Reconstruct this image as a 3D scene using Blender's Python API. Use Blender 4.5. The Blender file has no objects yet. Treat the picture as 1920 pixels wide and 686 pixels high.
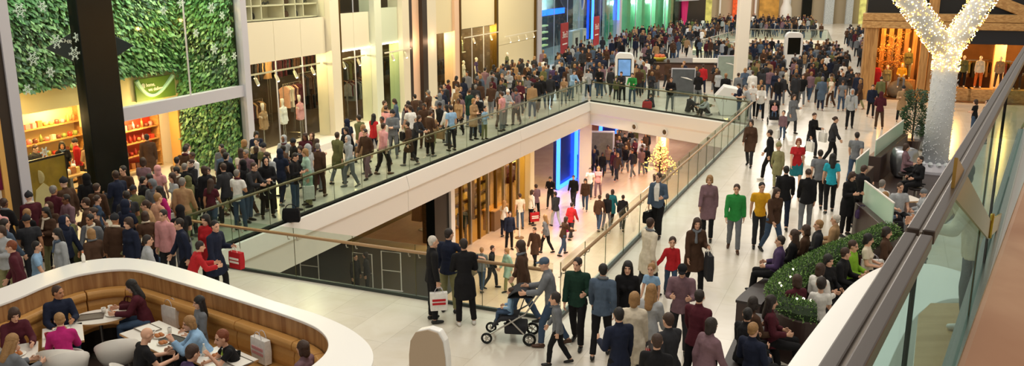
import bpy, bmesh, math, random
from mathutils import Vector, Matrix
V = Vector
R = math.radians
RND = random.Random(7)
SC = bpy.context.scene
COL = SC.collection
# ---------------------------------------------------------------- camera model (floor points were measured from the photograph)
F, PITCH, EYE = 1600.0, R(13.46), 6.6
CP, SP = math.cos(PITCH), math.sin(PITCH)
def ray(x, y):
    u = (x-960)/F; v = (343-y)/F
    return (u, CP+v*SP, -SP+v*CP)
def at(x, y, z=0.0):
    d = ray(x, y); t = (z-EYE)/d[2]
    return (d[0]*t, d[1]*t)
def aty(x, y, Y):
    d = ray(x, y); t = Y/d[1]
    return (d[0]*t, Y, EYE+d[2]*t)
cam = bpy.data.cameras.new('camera'); co = bpy.data.objects.new('camera', cam); COL.objects.link(co)
co.location = (0, 0, EYE); co.rotation_euler = (math.pi/2-PITCH, 0, 0)
cam.sensor_width = 36; cam.lens = 36*F/1920; cam.clip_start = 0.05; cam.clip_end = 400
SC.camera = co
vs = SC.view_settings
vs.view_transform = 'Standard'; vs.look = 'None'; vs.gamma = 1; vs.use_curve_mapping = False
SC.cycles.transparent_max_bounces = 32
SC.cycles.max_bounces = 6
SC.cycles.diffuse_bounces = 3
SC.cycles.glossy_bounces = 3
SC.cycles.use_denoising = True
SC.cycles.sample_clamp_indirect = 4
# ---------------------------------------------------------------- materials
def lin(h):
    h = h.lstrip('#'); o = []
    for i in (0, 2, 4):
        c = int(h[i:i+2], 16)/255
        o.append(c/12.92 if c <= .04045 else ((c+.055)/1.055)**2.4)
    return (*o, 1)
MC = {}
def mat(name, col, rough=.5, metal=0, var=.0, vscale=8, bump=0, bscale=60, emit=0, coat=0, spec=.5):
    if name in MC: return MC[name]
    m = bpy.data.materials.new(name); m.use_nodes = True; MC[name] = m
    nt = m.node_tree; b = nt.nodes['Principled BSDF']; c = lin(col) if isinstance(col, str) else (*col, 1)
    b.inputs['Base Color'].default_value = c; b.inputs['Roughness'].default_value = rough
    b.inputs['Metallic'].default_value = metal; b.inputs['Specular IOR Level'].default_value = spec
    if coat: b.inputs['Coat Weight'].default_value = coat
    if emit:
        b.inputs['Emission Color'].default_value = c; b.inputs['Emission Strength'].default_value = emit
    if var or bump:
        tc = nt.nodes.new('ShaderNodeTexCoord')
    if var:
        n = nt.nodes.new('ShaderNodeTexNoise'); n.inputs['Scale'].default_value = vscale; n.inputs['Detail'].default_value = 4
        nt.links.new(tc.outputs['Object'], n.inputs['Vector'])
        mx = nt.nodes.new('ShaderNodeMix'); mx.data_type = 'RGBA'
        mx.inputs['A'].default_value = tuple(max(0, x*(1-var)) for x in c[:3])+(1,)
        mx.inputs['B'].default_value = tuple(min(1, x*(1+var)) for x in c[:3])+(1,)
        nt.links.new(n.outputs['Fac'], mx.inputs['Factor']); nt.links.new(mx.outputs['Result'], b.inputs['Base Color'])
        if emit: nt.links.new(mx.outputs['Result'], b.inputs['Emission Color'])
    if bump:
        n2 = nt.nodes.new('ShaderNodeTexNoise'); n2.inputs['Scale'].default_value = bscale; n2.inputs['Detail'].default_value = 3
        nt.links.new(tc.outputs['Object'], n2.inputs['Vector'])
        bp = nt.nodes.new('ShaderNodeBump'); bp.inputs['Strength'].default_value = bump; bp.inputs['Distance'].default_value = .02
        nt.links.new(n2.outputs['Fac'], bp.inputs['Height']); nt.links.new(bp.outputs['Normal'], b.inputs['Normal'])
    return m
def glass(name, tint='#e8f2ee', refl=1.0, rough=.02):
    if name in MC: return MC[name]
    m = bpy.data.materials.new(name); m.use_nodes = True; MC[name] = m
    nt = m.node_tree; nt.nodes.clear()
    o = nt.nodes.new('ShaderNodeOutputMaterial'); mx = nt.nodes.new('ShaderNodeMixShader')
    t = nt.nodes.new('ShaderNodeBsdfTransparent'); t.inputs['Color'].default_value = lin(tint)
    g = nt.nodes.new('ShaderNodeBsdfGlossy'); g.inputs['Roughness'].default_value = rough
    f = nt.nodes.new('ShaderNodeLayerWeight'); f.inputs['Blend'].default_value = .5
    pw = nt.nodes.new('ShaderNodeMath'); pw.operation = 'POWER'; pw.inputs[1].default_value = 4.5
    mu = nt.nodes.new('ShaderNodeMath'); mu.operation = 'MULTIPLY_ADD'; mu.inputs[1].default_value = .8*refl; mu.inputs[2].default_value = .03*refl
    nt.links.new(f.outputs['Facing'], pw.inputs[0]); nt.links.new(pw.outputs[0], mu.inputs[0]); nt.links.new(mu.outputs[0], mx.inputs[0])
    nt.links.new(t.outputs[0], mx.inputs[1]); nt.links.new(g.outputs[0], mx.inputs[2]); nt.links.new(mx.outputs[0], o.inputs[0])
    return m
def tiles(name, c1, c2, cm, scale, w, h, rough=.3, rot=0, mortar=.006, offset=.5):
    m = bpy.data.materials.new(name); m.use_nodes = True; MC[name] = m
    nt = m.node_tree; b = nt.nodes['Principled BSDF']
    tc = nt.nodes.new('ShaderNodeTexCoord'); mp = nt.nodes.new('ShaderNodeMapping'); mp.inputs['Rotation'].default_value = (0, 0, rot)
    br = nt.nodes.new('ShaderNodeTexBrick'); br.offset = offset
    br.inputs['Color1'].default_value = lin(c1); br.inputs['Color2'].default_value = lin(c2); br.inputs['Mortar'].default_value = lin(cm)
    br.inputs['Scale'].default_value = scale; br.inputs['Mortar Size'].default_value = mortar; br.inputs['Brick Width'].default_value = w; br.inputs['Row Height'].default_value = h
    nz = nt.nodes.new('ShaderNodeTexNoise'); nz.inputs['Scale'].default_value = .9; nz.inputs['Detail'].default_value = 8; nz.inputs['Roughness'].default_value = .65
    nz.inputs['Distortion'].default_value = 1.2
    mx = nt.nodes.new('ShaderNodeMix'); mx.data_type = 'RGBA'; mx.blend_type = 'OVERLAY'; mx.inputs['Factor'].default_value = .35
    L = nt.links.new
    L(tc.outputs['Object'], mp.inputs['Vector']); L(mp.outputs[0], br.inputs['Vector']); L(mp.outputs[0], nz.inputs['Vector'])
    L(br.outputs['Color'], mx.inputs['A']); L(nz.outputs['Fac'], mx.inputs['B']); L(mx.outputs['Result'], b.inputs['Base Color'])
    b.inputs['Roughness'].default_value = rough
    return m
def timber(name, c1, c2, scale=(1.2, 14, 14), rough=.55, plank=0):
    if name in MC: return MC[name]
    m = bpy.data.materials.new(name); m.use_nodes = True; MC[name] = m
    nt = m.node_tree; b = nt.nodes['Principled BSDF']
    tc = nt.nodes.new('ShaderNodeTexCoord'); mp = nt.nodes.new('ShaderNodeMapping'); mp.inputs['Scale'].default_value = scale
    nz = nt.nodes.new('ShaderNodeTexNoise'); nz.inputs['Scale'].default_value = 1.0; nz.inputs['Detail'].default_value = 6; nz.inputs['Distortion'].default_value = .6
    cr = nt.nodes.new('ShaderNodeValToRGB'); cr.color_ramp.elements[0].color = lin(c1); cr.color_ramp.elements[1].color = lin(c2)
    cr.color_ramp.elements[0].position = .35; cr.color_ramp.elements[1].position = .65
    L = nt.links.new
    L(tc.outputs['Object'], mp.inputs[0]); L(mp.outputs[0], nz.inputs[0]); L(nz.outputs['Fac'], cr.inputs[0]); L(cr.outputs[0], b.inputs['Base Color'])
    b.inputs['Roughness'].default_value = rough
    return m
# ---------------------------------------------------------------- mesh builder
class MB:
    def __init__(s): s.v = []; s.f = []; s.m = []; s.cm = 0
    def add(s, v, f):
        o = len(s.v); s.v += [tuple(p) for p in v]; s.f += [tuple(i+o for i in q) for q in f]; s.m += [s.cm]*len(f); return s
    def box(s, x0, x1, y0, y1, z0, z1, M=None):
        v = [V((x, y, z)) for z in (z0, z1) for y in (y0, y1) for x in (x0, x1)]
        if M is not None: v = [M @ p for p in v]
        return s.add(v, [(0, 2, 3, 1), (4, 5, 7, 6), (0, 1, 5, 4), (2, 6, 7, 3), (0, 4, 6, 2), (1, 3, 7, 5)])
    def cbox(s, c, d, rz=0, rx=0, ry=0):
        M = Matrix.Translation(c) @ Matrix.Rotation(rz, 4, 'Z') @ Matrix.Rotation(ry, 4, 'Y') @ Matrix.Rotation(rx, 4, 'X')
        return s.box(-d[0]/2, d[0]/2, -d[1]/2, d[1]/2, -d[2]/2, d[2]/2, M)
    def prism(s, poly, z0, z1, M=None):
        n = len(poly); v = [V((p[0], p[1], z0)) for p in poly]+[V((p[0], p[1], z1)) for p in poly]
        if M is not None: v = [M @ p for p in v]
        return s.add(v, [tuple(range(n-1, -1, -1)), tuple(range(n, 2*n))]+[(i, (i+1) % n, n+(i+1) % n, n+i) for i in range(n)])
    def tube(s, path, r, n=8, closed=False, caps=True):
        path = [V(p) for p in path]; k = len(path); rs = r if isinstance(r, (list, tuple)) else [r]*k
        prev = None; v = []
        for i, p in enumerate(path):
            if closed: t = path[(i+1) % k]-path[i-1]
            else: t = path[min(i+1, k-1)]-path[max(i-1, 0)]
            t = t.normalized() if t.length > 1e-9 else V((0, 0, 1))
            if prev is None:
                a = V((0, 0, 1)) if abs(t.z) < .9 else V((1, 0, 0)); u = (a-t*a.dot(t)).normalized()
            else:
                u = prev-t*prev.dot(t); u = u.normalized() if u.length > 1e-6 else t.orthogonal().normalized()
            prev = u; w = t.cross(u)
            for j in range(n):
                a = 2*math.pi*j/n; v.append(p+(u*math.cos(a)+w*math.sin(a))*rs[i])
        f = []
        for i in range(k if closed else k-1):
            b = (i+1) % k
            for j in range(n): f.append((i*n+j, i*n+(j+1) % n, b*n+(j+1) % n, b*n+j))
        if not closed and caps: f += [tuple(range(n-1, -1, -1)), tuple(range((k-1)*n, k*n))]
        return s.add(v, f)
    def lathe(s, prof, c=(0, 0, 0), n=20):
        v = []; f = []; k = len(prof)
        for r, z in prof:
            for j in range(n):
                a = 2*math.pi*j/n; v.append((c[0]+r*math.cos(a), c[1]+r*math.sin(a), c[2]+z))
        for i in range(k-1):
            for j in range(n): f.append((i*n+j, i*n+(j+1) % n, (i+1)*n+(j+1) % n, (i+1)*n+j))
        f += [tuple(range(n-1, -1, -1)), tuple(range((k-1)*n, k*n))]
        return s.add(v, f)
    def ball(s, c, r, n=8, m=6):
        rr = r if isinstance(r, (list, tuple)) else (r, r, r)
        v = [(c[0], c[1], c[2]-rr[2])]
        for i in range(1, m):
            a = -math.pi/2+math.pi*i/m
            for j in range(n):
                b = 2*math.pi*j/n
                v.append((c[0]+rr[0]*math.cos(a)*math.cos(b), c[1]+rr[1]*math.cos(a)*math.sin(b), c[2]+rr[2]*math.sin(a)))
        v.append((c[0], c[1], c[2]+rr[2])); f = []
        for j in range(n): f.append((0, 1+(j+1) % n, 1+j))
        for i in range(m-2):
            for j in range(n): f.append((1+i*n+j, 1+i*n+(j+1) % n, 1+(i+1)*n+(j+1) % n, 1+(i+1)*n+j))
        t = len(v)-1; b = 1+(m-2)*n
        for j in range(n): f.append((b+j, b+(j+1) % n, t))
        return s.add(v, f)
    def loft(s, rings, closed_path=False, cap=True):
        k = len(rings); n = len(rings[0]); v = [p for r in rings for p in r]; f = []
        for i in range(k if closed_path else k-1):
            b = (i+1) % k
            for j in range(n): f.append((i*n+j, i*n+(j+1) % n, b*n+(j+1) % n, b*n+j))
        if not closed_path and cap: f += [tuple(range(n-1, -1, -1)), tuple(range((k-1)*n, k*n))]
        return s.add(v, f)
    def mesh(s, name, smooth=False):
        me = bpy.data.meshes.new(name); me.from_pydata(s.v, [], s.f); me.update()
        if any(s.m): me.polygons.foreach_set('material_index', s.m)
        bm = bmesh.new(); bm.from_mesh(me); bmesh.ops.recalc_face_normals(bm, faces=bm.faces[:]); bm.to_mesh(me); bm.free()
        if smooth: me.polygons.foreach_set('use_smooth', [True]*len(me.polygons))
        return me
    def build(s, name, mats, parent=None, bevel=0, smooth=False, label=None, local=False):
        me = s.mesh(name, smooth)
        for m in (mats if isinstance(mats, (list, tuple)) else [mats]): me.materials.append(m)
        return link(name, me, parent, bevel, label, local)
def link(name, data, parent=None, bevel=0, label=None, local=False):
    o = bpy.data.objects.new(name, data); COL.objects.link(o)
    if parent is not None:
        o.parent = parent
        if not local: o.matrix_parent_inverse = pmat(parent).inverted()
    if bevel:
        b = o.modifiers.new('bevel', 'BEVEL'); b.width = bevel; b.segments = 2; b.limit_method = 'ANGLE'
    if label: o['label'] = label
    return o
def pmat(o):
    M = Matrix.LocRotScale(o.location, o.rotation_euler, o.scale)
    return M if o.parent is None else pmat(o.parent) @ o.matrix_parent_inverse @ M
def tag(o, label, cat, group=None, kind=None):
    o['label'] = label; o['category'] = cat
    if group: o['group'] = group
    if kind: o['kind'] = kind
    return o
def thing(name, label, cat, loc=(0, 0, 0), rz=0, group=None, kind=None):
    o = bpy.data.objects.new(name, None); COL.objects.link(o); o.location = loc; o.rotation_euler = (0, 0, rz); o.empty_display_size = .2
    return tag(o, label, cat, group, kind)
def kids(o): return [c for c in bpy.data.objects if c.parent == o]
TREE = {}
def dup(o, loc, rz=0, label=None, group=None, scale=None):
    """copy a thing built at the origin, with its parts and sub-parts"""
    if o.name not in TREE: TREE[o.name] = [(c, kids(c)) for c in kids(o)]
    r = o.copy(); COL.objects.link(r); r.location = loc; r.rotation_euler = (0, 0, rz)
    if scale: r.scale = (scale,)*3 if not isinstance(scale, tuple) else scale
    if label: r['label'] = label
    if group: r['group'] = group
    for c, g in TREE[o.name]:
        d = c.copy(); COL.objects.link(d); d.parent = r
        for e in g:
            h = e.copy(); COL.objects.link(h); h.parent = d
    return r
def text(body, size, M, m, parent, name='lettering', extrude=.004, label=None):
    cu = bpy.data.curves.new(name, 'FONT'); cu.body = body; cu.size = size; cu.extrude = extrude; cu.align_x = 'CENTER'; cu.align_y = 'CENTER'
    cu.materials.append(m); tmp = bpy.data.objects.new('tmp', cu); COL.objects.link(tmp)
    me = bpy.data.meshes.new_from_object(tmp.evaluated_get(bpy.context.evaluated_depsgraph_get())); bpy.data.objects.remove(tmp); bpy.data.curves.remove(cu)
    me.name = name; o = bpy.data.objects.new(name, me); COL.objects.link(o)
    o.parent = parent; o.matrix_parent_inverse = pmat(parent).inverted(); o.matrix_basis = M
    return o
def area(name, loc, size, power, col='#fff4e0', rot=(0, 0, 0), sy=None, spread=180):
    l = bpy.data.lights.new(name, 'AREA'); l.energy = power; l.color = lin(col)[:3]; l.size = size; l.spread = R(spread)
    if sy: l.shape = 'RECTANGLE'; l.size_y = sy
    o = bpy.data.objects.new(name, l); COL.objects.link(o); o.location = loc; o.rotation_euler = rot; return o
def lamp(name, loc, power, col='#ffd9a0', r=.15):
    l = bpy.data.lights.new(name, 'POINT'); l.energy = power; l.color = lin(col)[:3]; l.shadow_soft_size = r
    o = bpy.data.objects.new(name, l); COL.objects.link(o); o.location = loc; return o
# frames: the shop front runs along FD from FO, FN points into the mall
FA = R(71.7); FO = V((-9.4, 29.5, 0)); FD = V((math.cos(FA), math.sin(FA), 0)); FN = V((FD.y, -FD.x, 0))
FM = Matrix(((FD.x, -FN.x, 0, FO.x), (FD.y, -FN.y, 0, FO.y), (0, 0, 1, 0), (0, 0, 0, 1)))   # local x along front, y into the shop, z up
def fp(s, t, z=0): return FM @ V((s, t, z))
HA, HB, HC, HD = V((.85, 15.93, 0)), V((-7.68, 19.57, 0)), V((4.28, 46.98, 0)), V((10.9, 39.1, 0))   # corners of the opening in the floor
def fac(x, y, off=0):
    d = V(ray(x, y)); o = FO-FN*off-V((0, 0, EYE)); t_ = (o.x*FN.x+o.y*FN.y)/(d.x*FN.x+d.y*FN.y); p = d*t_-o
    return p.x*FD.x+p.y*FD.y, EYE+d.z*t_
# ---------------------------------------------------------------- people: one continuous remeshed body per pose, clothes fitted over it
def cap(A, B, r1, r2, fl=1.0, front=(0, 1, 0), n=12, m=3, cut=False):
    A = V(A); B = V(B); w = B-A; L = w.length; w = w/L if L > 1e-6 else V((0, 0, 1))
    fr = V(front); v = fr-w*fr.dot(w); v = v.normalized() if v.length > 1e-4 else w.orthogonal().normalized(); u = w.cross(v)
    rings = []
    for i in range(1, m+1):
        a = -math.pi/2+math.pi/2*i/m; rings.append((A+w*r1*math.sin(a), r1*math.cos(a)))
    for i in range(0, 1 if cut else m):
        a = math.pi/2*i/m; rings.append((B+w*r2*math.sin(a), r2*math.cos(a)))
    vs_ = [A-w*r1]
    for c, r in rings:
        for j in range(n):
            t = 2*math.pi*j/n; vs_.append(c+u*math.cos(t)*r+v*math.sin(t)*r*fl)
    vs_.append(B+w*(0 if cut else r2)); f = [(0, 1+(j+1) % n, 1+j) for j in range(n)]; k = len(rings)
    for i in range(k-1):
        for j in range(n): f.append((1+i*n+j, 1+i*n+(j+1) % n, 1+(i+1)*n+(j+1) % n, 1+(i+1)*n+j))
    b = 1+(k-1)*n; f += [(b+j, b+(j+1) % n, len(vs_)-1) for j in range(n)]
    return vs_, f
def ell(c, r, X, Y, Z):
    mb = MB(); mb.ball((0, 0, 0), 1.0, 14, 10); c = V(c)
    return [c+X*(p[0]*r[0])+Y*(p[1]*r[1])+Z*(p[2]*r[2]) for p in mb.v], mb.f
DN = (.10, .02, -1)
POSES = {
 'stand': dict(L=((.16, -.02, -1), (.05, .16, -1)), R=((.16, -.02, -1), (.05, .16, -1)), lL=((.05, .02, -1), (.02, -.03, -1)), lR=((.09, .03, -1), (.05, -.02, -1))),
 'phone': dict(head=(24, 0), L=((.18, .15, -1), (-.25, 1, .25)), R=((.18, .12, -1), (-.3, 1, .3)), lL=((.06, .02, -1), (.02, -.03, -1)), lR=((.1, .05, -1), (.05, -.03, -1))),
 'folded': dict(L=((.2, .2, -1), (-.75, .6, .1)), R=((.2, .2, -1), (-.75, .6, -.05)), lL=((.05, .02, -1), (.02, -.03, -1)), lR=((.14, .03, -1), (.08, -.02, -1))),
 'walk': dict(lean=5, L=((.12, -.32, -1), (.04, .12, -1)), R=((.12, .30, -1), (.0, .62, -1)), lL=((.03, .42, -1), (.02, .08, -1)), lR=((.04, -.16, -1), (.03, -.62, -1))),
 'walk_swing': dict(lean=4, head=(3, 14), L=((.14, .26, -1), (.0, .55, -1)), R=((.14, -.28, -1), (.05, .06, -1)), lL=((.03, -.10, -1), (.03, -.5, -1)), lR=((.04, .34, -1), (.02, .02, -1))),
 'walk_bag': dict(lean=5, head=(6, -12), L=((.2, .05, -1), (-.1, 1, .12)), R=((.12, .1, -1), (.03, .25, -1)), lL=((.03, .36, -1), (.02, .02, -1)), lR=((.04, -.14, -1), (.03, -.55, -1))),
 'push': dict(lean=12, head=(8, 0), L=((.12, .5, -1), (-.02, 1, -.15)), R=((.12, .5, -1), (-.02, 1, -.15)), lL=((.03, .45, -1), (.02, .05, -1)), lR=((.04, -.15, -1), (.03, -.6, -1))),
 'rail': dict(lean=22, head=(6, 0), L=((.2, .55, -1), (-.3, 1, .0)), R=((.2, .55, -1), (-.3, 1, .0)), lL=((.05, -.08, -1), (.02, -.1, -1)), lR=((.08, .06, -1), (.04, -.12, -1))),
 'reach': dict(head=(8, -30), L=((.14, 0, -1), (.03, .2, -1)), R=((.75, .25, -.75), (1, .3, -.1)), lL=((.05, .02, -1), (.02, -.04, -1)), lR=((.1, .04, -1), (.05, -.03, -1))),
 'hold': dict(lean=4, head=(5, -8), L=((.14, .1, -1), (.02, .3, -1)), R=((.5, .2, -1), (.65, .3, -.65)), lL=((.03, .34, -1), (.02, .02, -1)), lR=((.04, -.12, -1), (.03, -.5, -1))),
 'table': dict(sit=.485, lean=14, head=(16, 0), L=((.2, .5, -.9), (-.3, 1, .02)), R=((.22, .45, -.9), (-.25, 1, .1)), lL=((.12, 1, -.04), (.02, .0, -1)), lR=((.14, 1, -.04), (.03, .12, -1))),
 'table_chin': dict(sit=.485, lean=24, head=(2, 10), L=((.2, .75, -.7), (-.4, .55, .75)), R=((.22, .55, -.8), (-.5, 1, .05)), lL=((.12, 1, -.04), (.02, .0, -1)), lR=((.14, 1, -.04), (.03, -.12, -1))),
 'bench': dict(sit=.485, lean=-6, head=(10, 0), L=((.2, .12, -1), (-.35, .95, -.15)), R=((.2, .16, -1), (-.3, .95, -.1)), lL=((.1, 1, -.03), (.02, .1, -1)), lR=((.13, 1, -.03), (.05, .05, -1))),
 'bench_turn': dict(sit=.485, lean=4, head=(8, 38), L=((.25, .3, -1), (-.4, .9, .1)), R=((.2, .25, -1), (-.2, .9, -.2)), lL=((.1, 1, -.03), (.02, .02, -1)), lR=((.13, 1, -.03), (.05, .25, -1))),
 'ground': dict(sit=.06, lean=12, head=(14, 0), L=((.2, .7, -.6), (-.2, 1, .0)), R=((.2, .7, -.6), (-.2, 1, .0)), lL=((.12, .75, .75), (.05, .35, -1)), lR=((.16, .7, .7), (.05, .45, -1))),
}
def skel(pose, build):
    p = POSES[pose]; k = 1.0; sw = .172 if build == 'm' else .150 if build == 'f' else .158; hw = .088 if build != 'f' else .095
    le = R(p.get('lean', 2)); up = V((0, math.sin(le), math.cos(le))); fw = V((0, math.cos(le), -math.sin(le))); sx = V((1, 0, 0))
    J = dict(up=up, fw=fw, build=build)
    P = V((0, 0, 0)); J['P'] = P; J['chest'] = P+up*.38; J['sb'] = P+up*.49; J['neck'] = P+up*.545
    hp, hy = p.get('head', (4, 0)); M = Matrix.Rotation(R(hy), 3, 'Z') @ Matrix.Rotation(-R(hp)-le*.35, 3, 'X')
    J['hf'] = M @ V((0, 1, 0)); J['hu'] = M @ V((0, 0, 1)); J['hs'] = M @ V((1, 0, 0))
    k = 1.32 if build == 'c' else 1.0; J['hf'] *= k; J['hu'] *= k; J['hs'] *= k      # a child's head is large for its body
    J['head'] = J['neck']+up*.045+J['hu']*.105+J['hf']*.015
    for s, n in ((-1, 'L'), (1, 'R')):
        a, b = p[n]; sh = J['sb']+sx*s*sw-up*.02
        T = lambda q: (sx*(q[0]*s)+V((0, q[1], 0))+V((0, 0, q[2]))).normalized()
        a, b = T(a), T(b); el = sh+a*.285; wr = el+b*.245
        J['sh'+n], J['el'+n], J['wr'+n], J['hd'+n] = sh, el, wr, b
        t, c = p['l'+n]; hip = P+sx*s*hw+V((0, 0, -.02)); t, c = T(t), T(c)
        kn = hip+t*.425; an = kn+c*.415
        J['hip'+n], J['kn'+n], J['an'+n] = hip, kn, an
        f = V((c.x*0+.12*s, 1, 0)).normalized(); J['ft'+n] = f
        # trailing foot rolls on to its toe
        J['roll'+n] = max(0, (-c.y)-.25)
    if 'sit' in p: dz = p['sit']+.115
    else: dz = .085-min(J['anL'].z, J['anR'].z)
    D = V((0, 0, dz))
    for q, x in list(J.items()):
        if isinstance(x, Vector) and q not in ('up', 'fw', 'hf', 'hu', 'hs') and not q.startswith(('hd', 'ft')): J[q] = x+D
    return J
def foot_pts(J, n):
    a = J['an'+n]; f = J['ft'+n]; r = J['roll'+n]; d = (f*math.cos(r*1.3)-V((0, 0, 1))*math.sin(r*1.3)*.9).normalized()
    dn = V((0, 0, -1))*math.cos(r)-f*math.sin(r)*.6
    return a+dn*.045-f*.04, a+dn*.05+d*.145
def prims(J, part):
    up, fw, P, X = J['up'], J['fw'], J['P'], V((1, 0, 0)); b = J['build']; o = []
    fem = b == 'f'; ch = .125 if fem else .142; wst = .105 if fem else .128; hp = .125 if fem else .118
    def torso(e):
        if not e: o.append(cap(P+up*.02-X*.05, P+up*.02+X*.05, hp+e-.012, hp+e-.012, .9, fw))
        o.append(cap(P+up*(.15 if e else .04), P+up*.24, hp+e*.8, wst+e, .80, fw)); o.append(cap(P+up*.22, P+up*.40, wst+e, ch+e, .76, fw))
        o.append(cap(P+up*.40-X*.05, P+up*.40+X*.05, .105+e, .105+e, .85, fw))
        o.append(cap(J['shL']+X*.03-up*.01, J['shR']-X*.03-up*.01, .062+e, .062+e, .9, fw))
        if fem:
            for s in (-1, 1): o.append(cap(P+up*.34+X*s*.065+fw*.065, P+up*.33+X*s*.065+fw*.08, .055+e*.8, .05+e*.8))
    def arm(n, r, full=1.0, e=0):
        s, l, w = J['sh'+n], J['el'+n], J['wr'+n]
        if full >= 1:
            o.append(cap(s, l, .052+e, .041+e)); o.append(cap(l, w-(w-l)*.05*(1 if e else 0), .042+e, .029+e*1.25, cut=bool(e)))
        else: o.append(cap(s, s+(l-s)*full, .056+e, .056+e, cut=True))
    def leg(n, e, to=1.0):
        h, k, a = J['hip'+n], J['kn'+n], J['an'+n]
        o.append(cap(h, k, .083+e, .056+e)); c = k+(a-k)*.3
        o.append(cap(k, a+(k-a)*(1-to), .055+e, .038+e*1.6, cut=bool(e))); bk = V((0, -1, 0))
        o.append(cap(c+bk*.012, c+(a-k)*.22+bk*.008, .05+e, .043+e))
    c, hf, hu, hs = J['head'], J['hf'], J['hu'], J['hs']
    if part == 'body':
        torso(0)
        for n in 'LR':
            s_ = -1 if n == 'L' else 1
            arm(n, 0); leg(n, 0); q = foot_pts(J, n); o.append(cap(J['an'+n], q[0], .036, .034)); o.append(cap(q[0], q[1], .034, .026, .8, (0, 0, 1)))
            w, h = J['wr'+n], J['hd'+n]; a = V((0, 1, 0)) if abs(h.y) < .8 else V((0, 0, 1))
            sd = (a-h*a.dot(h)).normalized(); pn = h.cross(sd)
            if pn.dot(V((-s_, 0, 0)) if abs(h.y) < .8 else V((-s_*.6, 0, -1))) < 0: pn = -pn
            o.append(cap(w-h*.02, w+h*.03, .027, .030, .75, pn)); o.append(cap(w+h*.03-sd*.012, w+h*.075-sd*.018, .026, .024, .55, pn)); o.append(cap(w+h*.03+sd*.012, w+h*.075+sd*.018, .026, .024, .55, pn))
            for i, ln in enumerate((.058, .070, .066, .050)):
                b0 = w+h*.085+sd*(.033-.022*i); d1 = (h*.93+pn*.32+sd*(.10-.07*i)).normalized(); d2 = (h*.62+pn*.78).normalized()
                m_ = b0+d1*ln*.55; o.append(cap(b0-h*.012, m_, .0098, .0092, n=8)); o.append(cap(m_, m_+d2*ln*.5, .0092, .0082, n=8))
            t0 = w+h*.022+sd*.026; d = (h*.62+sd*.72+pn*.25).normalized(); t1 = t0+d*.042; d2 = (h*.85+sd*.25+pn*.45).normalized()
            o.append(cap(t0, t1, .0125, .011, n=8)); o.append(cap(t1, t1+d2*.03, .011, .009, n=8))
        o.append(cap(P+up*.47, J['neck'], .085, .058, .8, fw)); o.append(cap(J['neck']-up*.02, c-hu*.05-hf*.012, .054, .050))
        o.append(ell(c+hu*.022-hf*.014, (.073, .092, .094), hs, hf, hu)); o.append(ell(c-hu*.038+hf*.022, (.056, .064, .078), hs, hf, hu))
        kk = hf.length; o.append(cap(c-hu*.098+hf*.060-hs*.012, c-hu*.098+hf*.060+hs*.012, .020*kk, .020*kk)); o.append(cap(c+hf*.078+hu*.012, c+hf*.100-hu*.026, .010*kk, .0155*kk, n=8))
        o.append(cap(c+hf*.070+hu*.028-hs*.032, c+hf*.070+hu*.028+hs*.032, .014, .014, n=8))
        for s in (-1, 1): o.append(ell(c+hs*s*.074-hf*.004-hu*.004, (.012, .020, .031), hs, hf, hu))
    elif part == 'jacket' or part == 'coat':
        e = .020 if part == 'jacket' else .026
        torso(e)
        for n in 'LR': arm(n, 0, 1, .019)
        for s in (-1, 1): o.append(cap(P+up*.13+X*s*.012, P-V((0, 0, .11 if part == 'jacket' else .07))+X*s*.045, hp+.010, hp+.032, .90, fw, cut=part == 'jacket'))
        o.append(cap(P+up*.49, J['neck']+up*.012, .085, .066, .9, fw))
        if part == 'coat':
            k = (J['knL']+J['knR'])/2; k0 = (J['hipL']+J['hipR'])/2
            o.append(cap(P, k0+(k-k0)*.86, hp+.035, .195, .82, fw, cut=True))
            for n in 'LR': o.append(cap(J['hip'+n], J['hip'+n]+(J['kn'+n]-J['hip'+n])*.80, .115, .105, cut=True))
    elif part == 'tee':
        torso(.013)
        for n in 'LR': arm(n, 0, .62, .012)
        for s in (-1, 1): o.append(cap(P+up*.13+X*s*.012, P-V((0, 0, .08))+X*s*.042, hp+.0, hp+.022, .90, fw, cut=True))
        o.append(cap(P+up*.48, J['neck']-up*.02, .083, .063, .85, fw))
    elif part == 'trousers':
        o.append(cap(P+up*.06, P-V((0, 0, .01)), hp+.006, hp+.014, .84, fw)); o.append(cap(P-X*.05, P+X*.05, .106, .106, .95, fw))
        for n in 'LR': leg(n, .013, .97)
    elif part == 'skirt':
        k = (J['knL']+J['knR'])/2; h = (J['hipL']+J['hipR'])/2
        o.append(cap(P+up*.06, P, hp+.01, hp+.02, .85, fw)); o.append(cap(P, h+(k-h)*.95, hp+.02, .185, .85, fw, cut=True))
        for n in 'LR': o.append(cap(J['hip'+n], J['hip'+n]+(J['kn'+n]-J['hip'+n])*.85, .10, .10, cut=True))
    elif part == 'scarf':
        nk = J['neck']+up*.01; m_ = 10
        for i in range(m_):
            a, b_ = 2*math.pi*i/m_, 2*math.pi*(i+1)/m_; o.append(cap(nk+X*.075*math.cos(a)+fw*(.01+.075*math.sin(a))-up*.02*math.sin(a), nk+X*.075*math.cos(b_)+fw*(.01+.075*math.sin(b_))-up*.02*math.sin(b_), .030, .030))
        o.append(cap(nk+fw*.085-up*.03+X*.03, P+up*.30+fw*.150+X*.05, .034, .040, .5, fw, cut=True))
    elif part.startswith('shoe'):
        q = foot_pts(J, part[-1]); d = q[1]-q[0]; o.append(cap(J['an'+part[-1]]-V((0, 0, .02)), q[0], .044, .041)); o.append(cap(q[0], q[0]+d*.55, .041, .044, .9, (0, 0, 1))); o.append(cap(q[0]+d*.5, q[1], .045, .034, .85, (0, 0, 1)))
    elif part == 'short':
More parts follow.
